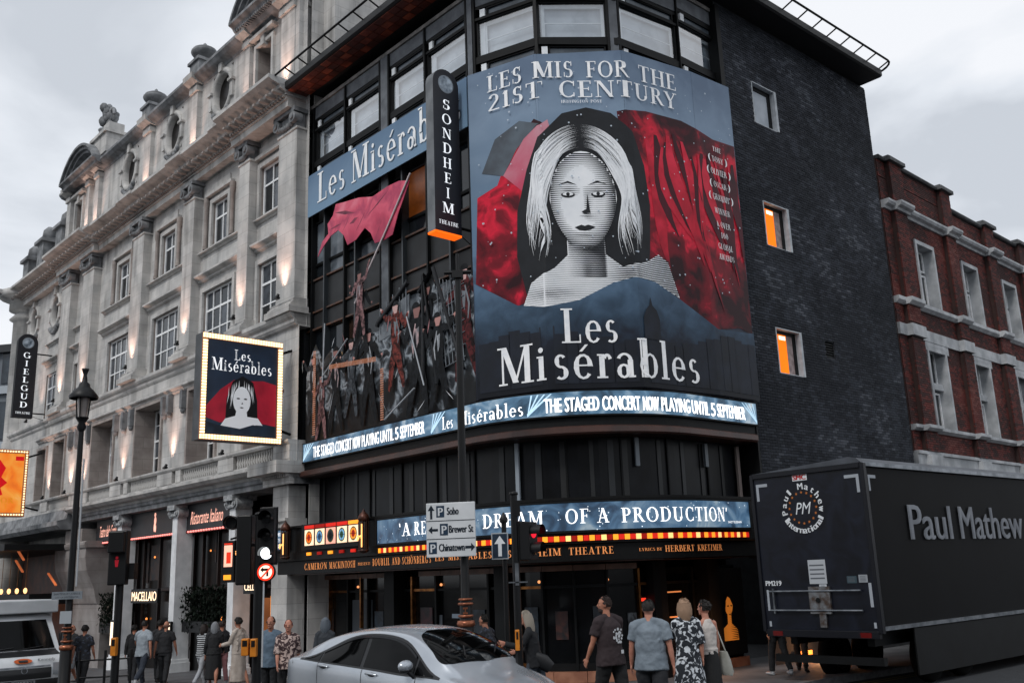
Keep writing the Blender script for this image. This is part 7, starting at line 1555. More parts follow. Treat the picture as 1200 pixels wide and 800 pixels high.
# ================================================================ silver car
CX, CY = -3.62, 18.2; CANG = R(-41); CSC = 1.115
CG = zg(CX + 1.5, CY - 1.6)
CR = thing('silver_car', 'silver five-door hatchback with a smooth arched roof crossing in the foreground', 'car', M=Matrix.Translation((CX, CY, CG)) @ Matrix.Rotation(CANG, 4, 'Z') @ Matrix.Scale(CSC, 4))
CM = W[CR.name]                                                        # x forward from the tail, y to its left, z up
silver = mat('silver_paint', 'b4bac1', .26, metal=.5, c2='a9b0b8', ns=2, spec=.5, coat=.4)
def interp(X, V, x):
    """smooth monotone interpolation"""
    n = len(X)
    if x <= X[0]: return V[0]
    if x >= X[-1]: return V[-1]
    for i in range(n - 1):
        if x <= X[i + 1]: break
    h = X[i + 1] - X[i]; t = (x - X[i]) / h
    m0 = (V[i + 1] - V[i - 1]) / (X[i + 1] - X[i - 1]) * h if i > 0 else (V[1] - V[0]); m1 = (V[i + 2] - V[i]) / (X[i + 2] - X[i]) * h if i < n - 2 else (V[-1] - V[-2])
    return (2 * t ** 3 - 3 * t * t + 1) * V[i] + (t ** 3 - 2 * t * t + t) * m0 + (-2 * t ** 3 + 3 * t * t) * V[i + 1] + (t ** 3 - t * t) * m1
CXs = [0, .12, .45, 1.0, 1.7, 2.3, 2.8, 3.35, 3.8, 4.2, 4.42, 4.5]
ROOF = [.98, 1.1, 1.22, 1.39, 1.485, 1.49, 1.42, 1.19, .93, .8, .68, .55]         # centre line
BELT = [.9, 1.02, 1.04, 1.01, .97, .93, .89, .87, .82, .72, .62, .5]
WB = [.66, .78, .85, .875, .88, .88, .875, .86, .83, .74, .62, .45]
WR = [.5, .55, .58, .6, .61, .6, .6, .66, .6, .5, .4, .3]
def csec(x, v):
    """v 0..1: sill, belt, shoulder, roof edge, centre -> half-width, height"""
    b, rf, wb, wr = interp(CXs, BELT, x), interp(CXs, ROOF, x), interp(CXs, WB, x), interp(CXs, WR, x)
    rf = max(rf, b + .01)
    P_ = [(wb * .93, .22), (wb * .99, .42), (wb * 1.005, .62), (wb * 1.0, b - .1), (wb * .965, b), (wb * .96 + (wr - wb * .96) * .5, b + (rf - .06 - b) * .52), (wr * 1.03, b + (rf - .05 - b) * .93), (wr * .88, rf - .015 - .02), (wr * .5, rf - .006), (0, rf)]
    T_ = [i / 9 for i in range(10)]
    return interp(T_, [p[0] for p in P_], v), interp(T_, [p[1] for p in P_], v)
def cp(x, v, s_, e=0):
    y, z = csec(x, v)
    if e:
        y2, z2 = csec(x, min(1, v + .01)); y1, z1 = csec(x, max(0, v - .01)); n = Vector((0, (z2 - z1), -(y2 - y1))).normalized(); y += n.y * e; z += n.z * e
    return Vector((x, s_ * y, z))
m = MB(); NX, NV = 110, 44
for s_ in (-1, 1):
    vs = [cp(4.5 * i / NX, j / NV, s_) for i in range(NX + 1) for j in range(NV + 1)]
    arch = lambda x, z: any((x - a) ** 2 + (z - .33) ** 2 < .36 ** 2 for a in (.85, 3.6))
    fs = []
    for i in range(NX):
        for j in range(NV):
            x, z = 4.5 * (i + .5) / NX, csec(4.5 * (i + .5) / NX, (j + .5) / NV)[1]
            if arch(x, z): continue
            k = i * (NV + 1) + j; fs.append((k, k + NV + 1, k + NV + 2, k + 1))
    m.add(vs, fs, 0, True)
for x in (0, 4.5): vs = [cp(x, j / 12, s_) for s_ in (-1,) for j in range(13)] + [cp(x, j / 12, 1) for j in range(12, -1, -1)]; m.add(vs, [tuple(range(26))], 0)
m.box(.3, 4.2, -.8, .8, .2, .24); lpart('body', m, silver, CR)
cg = mat('car_glass', '030303', .06, c2='08090a', ns=2, spec=.16); trim = mat('car_trim', '17191c', .4)
def patch(name, xs, vlo, vhi, s_, m_, e, nx=30, nv=10, par=CR):
    """glass laid on the body surface: v range as a function of x"""
    q = MB(); vs = []
    for i in range(nx + 1):
        x = xs[0] + (xs[1] - xs[0]) * i / nx; a, b = vlo(x), vhi(x)
        for j in range(nv + 1): vs.append(cp(x, a + (b - a) * j / nv, s_, e))
    q.add(vs, [(i * (nv + 1) + j, (i + 1) * (nv + 1) + j, (i + 1) * (nv + 1) + j + 1, i * (nv + 1) + j + 1) for i in range(nx) for j in range(nv)], 0, True)
    return lpart(name, q, m_, par)
def vt(x):      # upper edge of the side glass
    return max(.452, min(interp([.55, .8, 1.1, 1.6, 2.2, 2.7, 3.0, 3.3, 3.5], [.455, .5, .56, .635, .65, .63, .58, .5, .455], x), .66))
for s_ in (-1, 1):
    patch('window_trim', (.5, 3.52), lambda x: .44, lambda x: vt(x) + .016, s_, trim, .004)
    for a, b in ((.62, .98), (1.02, 1.92), (2.0, 3.02), (3.06, 3.4)): patch('side_window', (a, b), lambda x: .456, lambda x: max(.458, vt(x) - .004), s_, cg, .009)
    patch('window_deflector', (1.0, 3.0), lambda x: max(.458, vt(x) - .022), lambda x: max(.459, vt(x) - .005), s_, mat('deflector', '16181b', .2, spec=.3), .02)
    for x in (1.98, .97, 3.08):                                       # door shut lines
        q = MB(); vs = [cp(x + d_, v, s_, .002) for v in [.1 + k * .017 for k in range(21)] for d_ in (0, .012)]; q.add(vs, [(2 * k, 2 * k + 1, 2 * k + 3, 2 * k + 2) for k in range(20)]); lpart('shut_line', q, trim, CR)
    for x in (1.02, 2.1):                                             # handles
        q = MB(); q.tube([cp(x, .385, s_, .015), cp(x + .05, .388, s_, .045), cp(x + .17, .388, s_, .045), cp(x + .22, .385, s_, .015)], (.018), 8); hn = lpart('door_handle', q, silver, CR)
        q = MB(); c = cp(x + .11, .375, s_, .0); q.ell((c.x, c.y, c.z), (.085, .006, .035), 12, 6); lpart('handle_recess', q, trim, hn)
    q = MB(); c = cp(3.0, .46, s_, .13); q.ell((c.x, c.y, c.z + .06), (.075, .125, .08), 16, 10); mr = lpart('wing_mirror', q, silver, CR); q = MB(); q.tube([cp(3.05, .44, s_, 0), (c.x + .02, c.y * .98, c.z - .01)], (.03), 8); q.ell((c.x, c.y, c.z + .005), (.07, .1, .035), 12, 6); lpart('mirror_stalk', q, trim, mr)
    for xw in (.85, 3.6):
        M = CM @ T(xw, s_ * .74, .32) @ Matrix.Rotation(R(90 * -s_), 4, 'X'); q = MB(); q.lathe([(0, -.1), (.24, -.1), (.31, -.09), (.325, 0), (.31, .09), (.22, .1), (.2, .06), (0, .07)], 24); part('wheel', q, mat('tyre', '131414', .8), CR, M)
    q = MB(); vs = [cp(.04 + k * .05, .36 + .012 * k * (j == 1), s_, .006) for k in range(7) for j in (0, 1)]; q.add([cp(.03, .3, s_, .006), cp(.32, .36, s_, .006), cp(.3, .42, s_, .006), cp(.06, .42, s_, .006)], [(0, 1, 2, 3)]); lpart('tail_light', q, mat('tail_red', '5c0f0f', .2), CR)
    q = MB(); q.add([cp(4.1, .36, s_, .006), cp(4.4, .34, s_, .006), cp(4.34, .42, s_, .006), cp(3.95, .43, s_, .006)], [(0, 1, 2, 3)]); lpart('headlight', q, mat('lamp_clear', '8a9096', .1), CR)
    patch('windscreen', (2.72, 3.62), lambda x: interp([2.72, 2.85, 3.2, 3.5, 3.62], [.9, .8, .7, .66, .985], x) if x < 3.6 else .985, lambda x: 1, s_, cg, .006, 40, 12)
    patch('rear_window', (.5, 1.25), lambda x: interp([.5, .7, 1.0, 1.25], [.86, .76, .76, .8], x), lambda x: 1, s_, cg, .006)
    q = MB(); q.tube([cp(3.5, .9, s_, .02), cp(3.3, .96 if s_ < 0 else .8, s_, .02)], .01, 5); lpart('wiper', q, trim, CR)
m = MB(); m.tube([cp(1.0, 1, 1, .02), cp(.9, 1, 1, .06)], .02, 6); lpart('roof_aerial', m, trim, CR)
# pale things seen on the dashboard edge
# ================================================================ white van
VX, VY = at(33, 25.0); VG = zg(VX, VY)
VN = thing('white_box_van', 'white box van with an orange oval badge on its bonnet, cut by the left edge', 'van', M=Matrix.Translation((VX, VY, VG)) @ Matrix.Rotation(R(-48), 4, 'Z') @ Matrix.Scale(1.06, 4))   # x forward
vw = mat('van_white', 'c9cdd1', .35, c2='bcc1c5', ns=2, coat=.3); VW = 2.0
m = MB(); prf_ = [(-1.95, .35), (-.1, .35), (-.02, .5), (0, .75), (-.05, 1.0), (-.25, 1.12), (-.62, 1.22), (-1.22, 1.98), (-1.5, 2.1), (-1.95, 2.12)]
NS = 10
vs = []
for k in range(NS + 1):
    y = -1 + 2 * k / NS; sh_ = 1 - .0 * abs(y); 
    for a, b in prf_: nar = 1 - .1 * max(0, (b - 1.1)) - .05 * max(0, (a + .4)); bow = -.12 * y * y * (1 if a > -1.3 else 0); vs.append((a + bow, y * nar * VW / 2, b))
n_ = len(prf_)
m.add(vs, [(k * n_ + j, (k + 1) * n_ + j, (k + 1) * n_ + (j + 1) % n_, k * n_ + (j + 1) % n_) for k in range(NS) for j in range(n_)], 0, True); m.add(vs[:n_], [tuple(range(n_))]); m.add(vs[-n_:], [tuple(range(n_))[::-1]]); lpart('cab', m, vw, VN)
m = MB(); m.box(-5.6, -1.6, -1.02, 1.02, .55, 2.42); m.box(-1.7, -1.15, -1.02, 1.02, 2.1, 2.42); lpart('box_body', m, mat('van_box', 'bfc3c7', .5, c2='aeb3b7', ns=2), VN, bevel=.03)
vf = lambda y, z, e=.01: Vector((float(np.interp(z, [.35, .5, .75, 1.0, 1.12, 1.22, 1.98], [-.1, -.02, 0, -.05, -.25, -.62, -1.22])) - .12 * y * y + e, y * (1 - .1 * max(0, z - 1.1)), z))
def vpatch(name, y0, y1, z0, z1, m_, e=.012, tap=0, par=VN, n=8):
    q = MB(); vs = []
    for i in range(n + 1):
        for j in range(n + 1): z = z0 + (z1 - z0) * j / n; y = y0 + (y1 - y0) * i / n; y *= (1 - tap * (z - z0)); vs.append(vf(y, z, e) + Vector((0, 0, e * .6)))
    q.add(vs, [(i * (n + 1) + j, (i + 1) * (n + 1) + j, (i + 1) * (n + 1) + j + 1, i * (n + 1) + j + 1) for i in range(n) for j in range(n)], 0, True); return lpart(name, q, m_, par)
vpatch('windscreen', -.88, .88, 1.26, 1.93, cg, .015, .08); vpatch('scuttle', -.9, .9, 1.13, 1.24, trim, .012); vpatch('grille', -.62, .62, .62, .86, trim, .012); vpatch('bumper', -.95, .95, .36, .6, mat('bumper', '1b1d1f', .6), .015)
vpatch('grille_bar', -.6, .6, .87, .91, al, .02); vpatch('number_plate', -.26, .26, .47, .58, flatc('plate_pale', '8e9296'), .03)
for s_ in (-1, 1):
    vpatch('headlight', s_ * .66 if s_ > 0 else -.94, .94 if s_ > 0 else -.66, .68, .95, mat('lamp_clear', '8a9096', .1, c2='c3c8cc', ns=9), .014)
    q = MB(); q.box(-1.05, -.93, s_ * 1.12 - .08, s_ * 1.12 + .08, 1.25, 1.6); q.tube([(-1.0, s_ * .95, 1.3), (-1.0, s_ * 1.1, 1.35)], .02, 6); lpart('wing_mirror', q, trim, VN, bevel=.02)
    q = MB(); q.add([(-1.7, s_ * .955, 1.2), (-.95, s_ * .965, 1.2), (-1.35, s_ * .93, 1.85), (-1.7, s_ * .925, 1.85)], [(0, 1, 2, 3)]); lpart('side_window', q, cg, VN)
    for xw in (-.75, -4.4):
        M = W[VN.name] @ T(xw, s_ * .88, .36) @ Matrix.Rotation(R(90), 4, 'X'); q = MB(); q.lathe([(0, -.11), (.3, -.11), (.36, -.08), (.36, .08), (.3, .11), (0, .11)], 20); part('wheel', q, mat('tyre', '131414', .8), VN, M)
vput = lambda x, y, d: W[VN.name] @ (vf(x, y, .03 + d) + Vector((0, 0, .02 + d * .5)))
m = MB(); write(m, 'FP16 LYF', lambda x, y, d: vput(x, y, d + .012), -.23, .485, .46, .08, weight=.004); part('plate_lettering', m, flatc('plate_ink', '2a2d31'), VN)
m = MB(); poly(m, [(-.02 + .2 * math.cos(k * .3), 1.02 + .055 * math.sin(k * .3)) for k in range(21)], vput); part('oval_badge', m, flatc('badge_orange', 'b5562a'), VN)
m = MB(); write(m, 'Kennedy', vput, .3, 1.0, .42, .06, shear=.3); poly(m, [(-.12, 1.0), (.08, 1.0), (.08, 1.04), (-.12, 1.04)], vput, 0, .004); part('bonnet_lettering', m, flatc('plate_ink', '2a2d31'), VN)
m = MB(); 
for r_ in (.07,): m.add([vput(r_ * math.cos(k * .314) * f_, .8 + r_ * math.sin(k * .314) * f_, .01) for f_ in (1, .8) for k in range(20)], [(k, (k + 1) % 20, 20 + (k + 1) % 20, 20 + k) for k in range(20)])
part('grille_badge', m, al, VN)
q = MB(); q.tube([vf(-.7, 1.27, .04), vf(-.1, 1.33, .04)], .012, 5); q.tube([vf(.0, 1.27, .04), vf(.6, 1.33, .04)], .012, 5); lpart('wiper', q, trim, VN)
# ================================================================ people
skin = mat('skin', 'b07c66', .55, c2='9c6853', ns=9, spec=.3); skin2 = mat('skin_pale', 'c08c78', .55, c2='a8705e', ns=9, spec=.3)
def V3(*a): return Vector(a)
def remesh(o, vx, sm=3, it=True):
    r = o.modifiers.new('remesh', 'REMESH'); r.mode = 'VOXEL'; r.voxel_size = vx; r.use_smooth_shade = True
    if sm: s_ = o.modifiers.new('smooth', 'SMOOTH'); s_.factor = .5; s_.iterations = sm
fold_t = bpy.data.textures.new('folds', 'CLOUDS'); fold_t.noise_scale = .11; hair_t = bpy.data.textures.new('locks', 'CLOUDS'); hair_t.noise_scale = .025
def disp(o, tx, s_, mid=.28):
    d_ = o.modifiers.new('folds', 'DISPLACE'); d_.texture = tx; d_.strength = s_; d_.mid_level = mid; d_.texture_coords = 'LOCAL'
def person(name_label, px, d, H, rz, top, bottom, hair, hairc, shoes='1a1a1c', pose=None, sk=None, build=1.0, topkind='tee', botkind='trousers', group=None, topmat=None, botmat=None, lift=KERB, fine=1, hairlen=0):
    """one figure: continuous body, clothes as separate skins, hair. local x right, y forward, z up; unit height 1.75"""
    p = dict(la=-10, ra=10, le=12, re=12, lab=8, rab=8, ll=14, rl=-14, lk=4, rk=10, lean=2, head=0, nod=0); p.update(pose or {})
    x, y = at(px, d); k = H / 1.75
    t = thing('person', name_label, 'person', M=Matrix.Translation((x, y, zg(x, y) + lift)) @ Matrix.Rotation(R(rz), 4, 'Z') @ Matrix.Scale(k, 4), group=group)
    M = W[t.name]; sk = sk or skin; b = build
    L1, L2 = .43, .42; hipz = .9
    def leg(s_, a, kn):
        h = V3(.085 * s_ * b, 0, hipz); a = R(a); kn = R(kn)
        kne = h + V3(.01 * s_, math.sin(a) * L1, -math.cos(a) * L1); a2 = a - kn; an = kne + V3(0, math.sin(a2) * L2, -math.cos(a2) * L2); toe = an + V3(.03 * s_, .15, -.03 if an.z < .12 else -.09); return h, kne, an, toe
    LG = [leg(-1, p['ll'], p['lk']), leg(1, p['rl'], p['rk'])]; mn = min(l[2].z for l in LG); dz = .075 - mn
    LG = [tuple(v + V3(0, 0, dz) for v in l) for l in LG]; hz = hipz + dz
    ln = R(p['lean']); up = lambda h_, xx=0, yy=0: V3(xx, yy + math.sin(ln) * h_, hz + math.cos(ln) * h_)
    sh = [up(.49, -.165 * b, -.01), up(.49, .165 * b, -.01)]
    def arm(s_, a, e_, ab):
        a, e_, ab = R(a), R(e_), R(ab); S0 = sh[0] if s_ < 0 else sh[1]
        el = S0 + V3(s_ * math.sin(ab) * .28, math.sin(a) * .28 * math.cos(ab), -math.cos(a) * .28 * math.cos(ab)); a2 = a + e_; tw = p.get('tw', 0)
        wr = el + V3(s_ * (math.sin(ab) * .12 - tw), math.sin(a2) * .245, -math.cos(a2) * .245); dd = (wr - el).normalized(); return S0, el, wr, dd
    AR = [arm(-1, p['la'], p['le'], p['lab']), arm(1, p['ra'], p['re'], p['rab'])]
    hd = up(.72, 0, .02 + p.get('hf', 0)); Mh = Matrix.Translation(hd) @ Matrix.Rotation(R(p['head']), 4, 'Z') @ Matrix.Rotation(R(-p['nod']), 4, 'X')
    m = MB()                                                           # body
    m.tube([up(-.08), up(.0), up(.12), up(.28), up(.42), up(.5), up(.54)], [(.12 * b, .1 * b), (.16 * b, .115 * b), (.14 * b, .1 * b), (.15 * b, .11 * b), (.165 * b, .105 * b), (.13 * b, .08 * b), (.06, .055)], 18, ref=(1, 0, 0))
    m.tube([up(.5, 0, 0), up(.58, 0, .005), up(.66, 0, .02)], [.062, .055, .056], 12)
    m.ell((0, 0, .01), (.074, .092, .112), 20, 14, 0, Mh); m.ell((0, .022, -.052), (.052, .066, .058), 16, 10, 0, Mh)      # skull, jaw
    m.tube([Mh @ V3(0, .088, .018), Mh @ V3(0, .108, -.012), Mh @ V3(0, .094, -.03)], [.009, .015, .012], 8)                 # nose
    for s_ in (-1, 1): m.ell((s_ * .075, -.005, -.005), (.012, .022, .032), 10, 8, 0, Mh); m.ell((s_ * .03, .078, -.012), (.022, .014, .016), 8, 6, 0, Mh)
    m.ell((0, .084, -.055), (.024, .012, .01), 10, 6, 0, Mh); m.ell((0, .078, .03), (.055, .014, .012), 12, 6, 0, Mh); m.ell((0, .078, -.085), (.022, .018, .018), 10, 6, 0, Mh)
    for (S0, el, wr, dd), s_ in zip(AR, (-1, 1)):
        m.ell(S0 + V3(0, 0, -.012), (.052 * b, .052 * b, .055 * b), 14, 10); m.tube([S0 + V3(0, 0, -.01), S0.lerp(el, .6), el, el.lerp(wr, .3), el.lerp(wr, .8), wr], [.05 * b, .044 * b, .038, .04, .029, .025], 12); m.tube([up(.56, s_ * .02), S0 + V3(-s_ * .03, 0, -.002)], [.036, .038 * b], 10)
        side = V3(s_, 0, 0) if abs(dd.x) < .9 else V3(0, 1, 0); fw = dd.cross(side).normalized(); lat = fw                     # palm lies in the plane of dd and lat
        pc = wr + dd * .05; m.tube([wr, wr + dd * .03, wr + dd * .085], [(.026, .019), (.04, .017), (.038, .014)], 12, ref=lat)
        curl = -side
        for q, (off_, ln_) in enumerate(((-.03, .062), (-.01, .074), (.011, .07), (.03, .054))):
            a0 = wr + dd * .08 + lat * off_; a1 = a0 + dd * ln_ * .5 + curl * .008; a2 = a1 + dd * ln_ * .38 + curl * .022; m.tube([a0, a1, a2], [.0095, .009, .0075], 7)
        a0 = wr + dd * .025 + lat * .032 * (1 if fw.y > 0 else -1); lt = lat * (1 if fw.y > 0 else -1); m.tube([a0, a0 + dd * .03 + lt * .025, a0 + dd * .06 + lt * .03 + curl * .012], [.013, .011, .009], 7)
    for h, kne, an, toe in LG:
        m.tube([h + V3(0, 0, .04), h.lerp(kne, .3), kne, kne.lerp(an, .3), kne.lerp(an, .8), an + V3(0, 0, -.01)], [.088 * b, .08 * b, .054, .056 * b, .036, .034], 14); m.tube([an + V3(0, -.03, -.03), an + V3(0, .04, -.045), toe], [.035, .034, .025], 10)
    bo = part('body', m, sk, t, M); remesh(bo, .0085 if fine else .012, 3)
    # eyes, brows, mouth
    m = MB()
    for s_ in (-1, 1): m.ell((s_ * .03, .0915, .0), (.012, .004, .0055), 8, 6, 0, Mh); m.tube([Mh @ V3(s_ * .014, .0945, .022), Mh @ V3(s_ * .03, .0955, .026), Mh @ V3(s_ * .047, .087, .021)], .003, 5)
    part('eyes', m, mat('eye_dark', '1c1512', .3), t, M); m = MB(); m.ell((0, .0965, -.056), (.022, .004, .005), 10, 5, 0, Mh); part('mouth', m, mat('lip', '7c3d38', .5), t, M)
    # top
    if top:
        m = MB(); tm = topmat or mat('cloth_' + top, top, .85, c2=None, bump=.4, bs=14)
        hem = p.get('hem', -.04); fl = p.get('flare', 0)
        m.tube([up(hem, 0, .0), up(.02), up(.14), up(.28), up(.42), up(.5), up(.545)], [(.188 * b + fl, .145 * b + fl * .7), (.184 * b, .138 * b), (.166 * b, .125 * b), (.168 * b, .126 * b), (.172 * b, .116 * b), (.125 * b, .085 * b), (.068, .064)], 22, ref=(1, 0, 0))
        sl = {'tee': .5, 'long': 1, 'none': 0, 'half': .8}[topkind]
        for (S0, el, wr, dd), s_ in zip(AR, (-1, 1)):
            if not sl: continue
            if sl <= .8: e2 = S0.lerp(el, sl * 1.35 if sl < .8 else 1.1); m.ell(S0 + V3(0, 0, -.012), (.06 * b, .06 * b, .063 * b), 14, 10); m.tube([S0 + V3(0, 0, -.015), S0.lerp(e2, .5), e2], [.059 * b, .06 * b, .064 * b], 14); m.tube([up(.558, s_ * .03), S0 + V3(-s_ * .02, 0, .008)], [.05, .058 * b], 12)
            else: m.ell(S0 + V3(0, 0, -.012), (.06 * b, .06 * b, .063 * b), 14, 10); m.tube([S0 + V3(0, 0, -.015), S0.lerp(el, .5), el, el.lerp(wr, .5), wr], [.059 * b, .056 * b, .052, .048, .04], 14); m.tube([up(.558, s_ * .03), S0 + V3(-s_ * .02, 0, .008)], [.05, .058 * b], 12)
        for q in range(5): m.tube([up(.05 + rnd() * .3, (rnd() - .5) * .3 * b, (.1 if rnd() > .5 else -.1) * b), up(.1 + rnd() * .3, (rnd() - .5) * .3 * b, (.1 if rnd() > .5 else -.1) * b)], .012, 6)
        to = part('top', m, tm, t, M); remesh(to, .011, 4); disp(to, fold_t, .03)
    if botkind == 'dress' or botkind == 'skirt' or botkind == 'longdress':
        m = MB(); z0 = {'dress': -.42, 'skirt': -.4, 'longdress': -.72}[botkind]; bm = botmat or mat('cloth_' + bottom, bottom, .85, bump=.4, bs=14)
        w0 = {'dress': .24, 'skirt': .2, 'longdress': .2}[botkind]
        n = 30; rings = [(.12, .155 * b, .115), (.0, .18 * b, .14), (z0 * .5, (.18 + (w0 - .18) * .6) * b, .165), (z0, w0 * b, .19)]; vs = []
        for i, (h_, rx, ry) in enumerate(rings):
            for q in range(n): a = q * 2 * math.pi / n; f = 1 + (.06 * math.sin(a * 7 + i) if i > 1 else 0); sw = (LG[1][1].y + LG[0][1].y) * .5; vs.append(up(h_, rx * math.cos(a) * f, ry * math.sin(a) * f) if i < 2 else V3(rx * math.cos(a) * f, ry * math.sin(a) * f + sw * .5, hz + h_))
        m.add(vs, [(i * n + q, i * n + (q + 1) % n, (i + 1) * n + (q + 1) % n, (i + 1) * n + q) for i in range(3) for q in range(n)], 0, True); ob_ = part('skirt', m, bm, t, M); s2 = ob_.modifiers.new('thickness', 'SOLIDIFY'); s2.thickness = .008; ss = ob_.modifiers.new('smooth', 'SUBSURF'); ss.levels = ss.render_levels = 1
    elif bottom:
        m = MB(); bm = botmat or mat('cloth_' + bottom, bottom, .85, bump=.4, bs=16); short = botkind == 'shorts'
        m.tube([up(-.1), up(-.02), up(.06), up(.1)], [(.15 * b, .12 * b), (.175 * b, .13 * b), (.165 * b, .122 * b), (.155 * b, .115 * b)], 20, ref=(1, 0, 0))
        for h, kne, an, toe in LG:
            if short: m.tube([h + V3(0, 0, .05), h.lerp(kne, .5), h.lerp(kne, 1.05)], [.105 * b, .1 * b, .09 * b], 14)
            else: m.tube([h + V3(0, 0, .05), h.lerp(kne, .35), kne, kne.lerp(an, .4), an + V3(0, 0, .02)], [.09 * b, .09 * b, .068 * b, .064 * b, .055], 16); 
            if not short:
                for q in range(3): m.tube([kne.lerp(an, .55 + q * .15) + V3(-.03, .03, 0), kne.lerp(an, .6 + q * .15) + V3(.03, .03, 0)], .02, 6)
        bt = part('shorts' if short else 'trousers', m, bm, t, M); remesh(bt, .012, 4); disp(bt, fold_t, .028)
    m = MB()
    for h, kne, an, toe in LG: m.tube([an + V3(0, -.06, -.045), an + V3(0, -.02, -.04), an + V3(0, .06, -.045), toe + V3(0, 0, -.01), toe + V3(0, .03, -.015)], [(.03, .03), (.042, .04), (.044, .034), (.04, .026), (.02, .015)], 12, ref=(1, 0, 0)); m.tube([an + V3(0, 0, -.02), an + V3(0, 0, .03)], .044, 12)
    part('shoes', m, mat('shoe_' + shoes, shoes, .6), t, M)
    # hair
    if hair:
        m = MB(); hc = mat('hair_' + hairc, hairc, .55, c2=None, bump=.8, bs=90, spec=.4)
        r_ = {'crop': (.08, .097, .1), 'short': (.085, .102, .108), 'full': (.095, .11, .115), 'long': (.09, .106, .115), 'bob': (.1, .11, .118), 'bun': (.086, .1, .11), 'ring': (.08, .097, .1), 'bald': (0, 0, 0), 'scarf': (.1, .115, .125)}[hair]
        if r_[0]:
            n, rg = 22, 14; vs = []
            for i in range(rg + 1):
                ph = math.pi * (.02 + .62 * i / rg)
                for q in range(n):
                    a = 2 * math.pi * q / n; dx, dy, dz_ = math.sin(ph) * math.cos(a), math.sin(ph) * math.sin(a), math.cos(ph)
                    f = 1 + .03 * math.sin(q * 3.7 + i * 1.9)
                    x_, y_, z_ = dx * r_[0] * f, dy * r_[1] * f - .006, dz_ * r_[2] * f + .016
                    if dy > .2 and dz_ < .52: x_, y_, z_ = dx * .06, dy * .06 + .0, min(z_, .07)                    # tucked away over the face
                    vs.append(Mh @ V3(x_, y_, z_))
            if hair != 'ring': m.add(vs, [(i * n + q, i * n + (q + 1) % n, (i + 1) * n + (q + 1) % n, (i + 1) * n + q) for i in range(rg) for q in range(n)] + [tuple(range(n))], 0, True)
            if hair == 'ring':
                for q in range(11): a = R(160 + q * 22); m.ell((.076 * math.cos(a) * 1, .094 * math.sin(a) * 1, -.01), (.02, .02, .04), 8, 6, 0, Mh)
            if hair in ('long', 'bob', 'scarf') or hairlen:
                ln_ = hairlen or {'long': .3, 'bob': .12, 'scarf': .16}[hair]; n = 16
                for q in range(n):
                    a = R(178 + 184 * q / (n - 1)); x_, y_ = .088 * math.cos(a), .1 * math.sin(a); jt = rnd() * .03
                    m.tube([Mh @ V3(x_ * .9, y_ * .9, .06), Mh @ V3(x_ * 1.05, y_ * 1.05, -.03), Mh @ V3(x_ * 1.02, y_ * .98 - .01, -.03 - ln_ * .5), Mh @ V3(x_ * .85 + (rnd() - .5) * .02, y_ * .85 - .015, -.03 - ln_ - jt)], [.022, .026, .024, .008], 7)
            if hair == 'bun': m.ell((0, -.11, .02), (.05, .05, .05), 12, 8, 0, Mh)
            if hair == 'full':
                for q in range(30): a, e_ = rnd() * 6.28, rnd(); m.ell((.085 * math.cos(a) * (1 - e_ * .5), -.02 + .09 * math.sin(a) * (1 - e_ * .5) if math.sin(a) < .3 else .02, .03 + e_ * .08), (.03, .03, .03), 6, 4, 0, Mh)
            if hair in ('crop', 'short', 'full', 'bun', 'long', 'bob'):
                for q in range(60):
                    a, e_ = R(150 + rnd() * 240), rnd(); rr = math.cos(e_ * 1.45); m.tube([Mh @ V3(r_[0] * .92 * math.cos(a) * rr, r_[1] * .92 * math.sin(a) * rr, .02 + r_[2] * math.sin(e_ * 1.45)), Mh @ V3(r_[0] * 1.07 * math.cos(a + .25) * rr, r_[1] * 1.07 * math.sin(a + .25) * rr, -.005 + r_[2] * 1.02 * math.sin(e_ * 1.45))], [.012, .004], 5)
            ho = part('hair', m, hc, t, M); disp(ho, hair_t, .012)
    if p.get('beard'):
        m = MB(); m.ell((0, .04, -.075), (.052, .062, .05), 14, 10, 0, Mh); m.ell((0, .088, -.062), (.03, .014, .02), 10, 6, 0, Mh); part('beard', m, mat('hair_' + hairc, hairc, .6), t, M)
    return t, M, AR, up, Mh, LG, b
def bag(t, M, pts, r, m_, nm='bag', sz=(.12, .05, .16), hang=None, strap=None):
    c = V3(*pts[-1]); q = MB(); n = 10
    q.tube([c + V3(0, 0, .0), c + V3(0, 0, -sz[2] * .5), c + V3(0, 0, -sz[2] * 1.6), c + V3(0, 0, -sz[2] * 2)], [(sz[0] * .85, sz[1] * .4), (sz[0], sz[1]), (sz[0] * 1.05, sz[1]), (sz[0] * .9, sz[1] * .8)], 14, ref=(0, 1, 0))
    return q
floral = mat('floral_navy', '1a2028', .8, c2='c3c9cf', ns=15, nd=1, thr=(.53, .58), bump=.3, bs=14, ndist=.8); floral2 = mat('floral_pink', '3c2a2c', .8, c2='b9a49c', ns=16, nd=1, thr=(.48, .54), ndist=.8); patt = mat('dark_pattern', '1c1f26', .8, c2='3a4150', ns=15, nd=1, thr=(.56, .62))
stripe = bpy.data.materials.new('striped_knit'); stripe.use_nodes = True; t_ = stripe.node_tree; P_ = t_.nodes['Principled BSDF']; tc_ = t_.nodes.new('ShaderNodeTexCoord'); wv_ = t_.nodes.new('ShaderNodeTexWave'); wv_.bands_direction = 'Z'; wv_.inputs['Scale'].default_value = 5.5; wv_.inputs['Distortion'].default_value = .6; cr_ = t_.nodes.new('ShaderNodeValToRGB'); cr_.color_ramp.elements[0].position = .62; cr_.color_ramp.elements[0].color = (.01, .011, .013, 1); cr_.color_ramp.elements[1].position = .7; cr_.color_ramp.elements[1].color = (.5, .52, .54, 1)
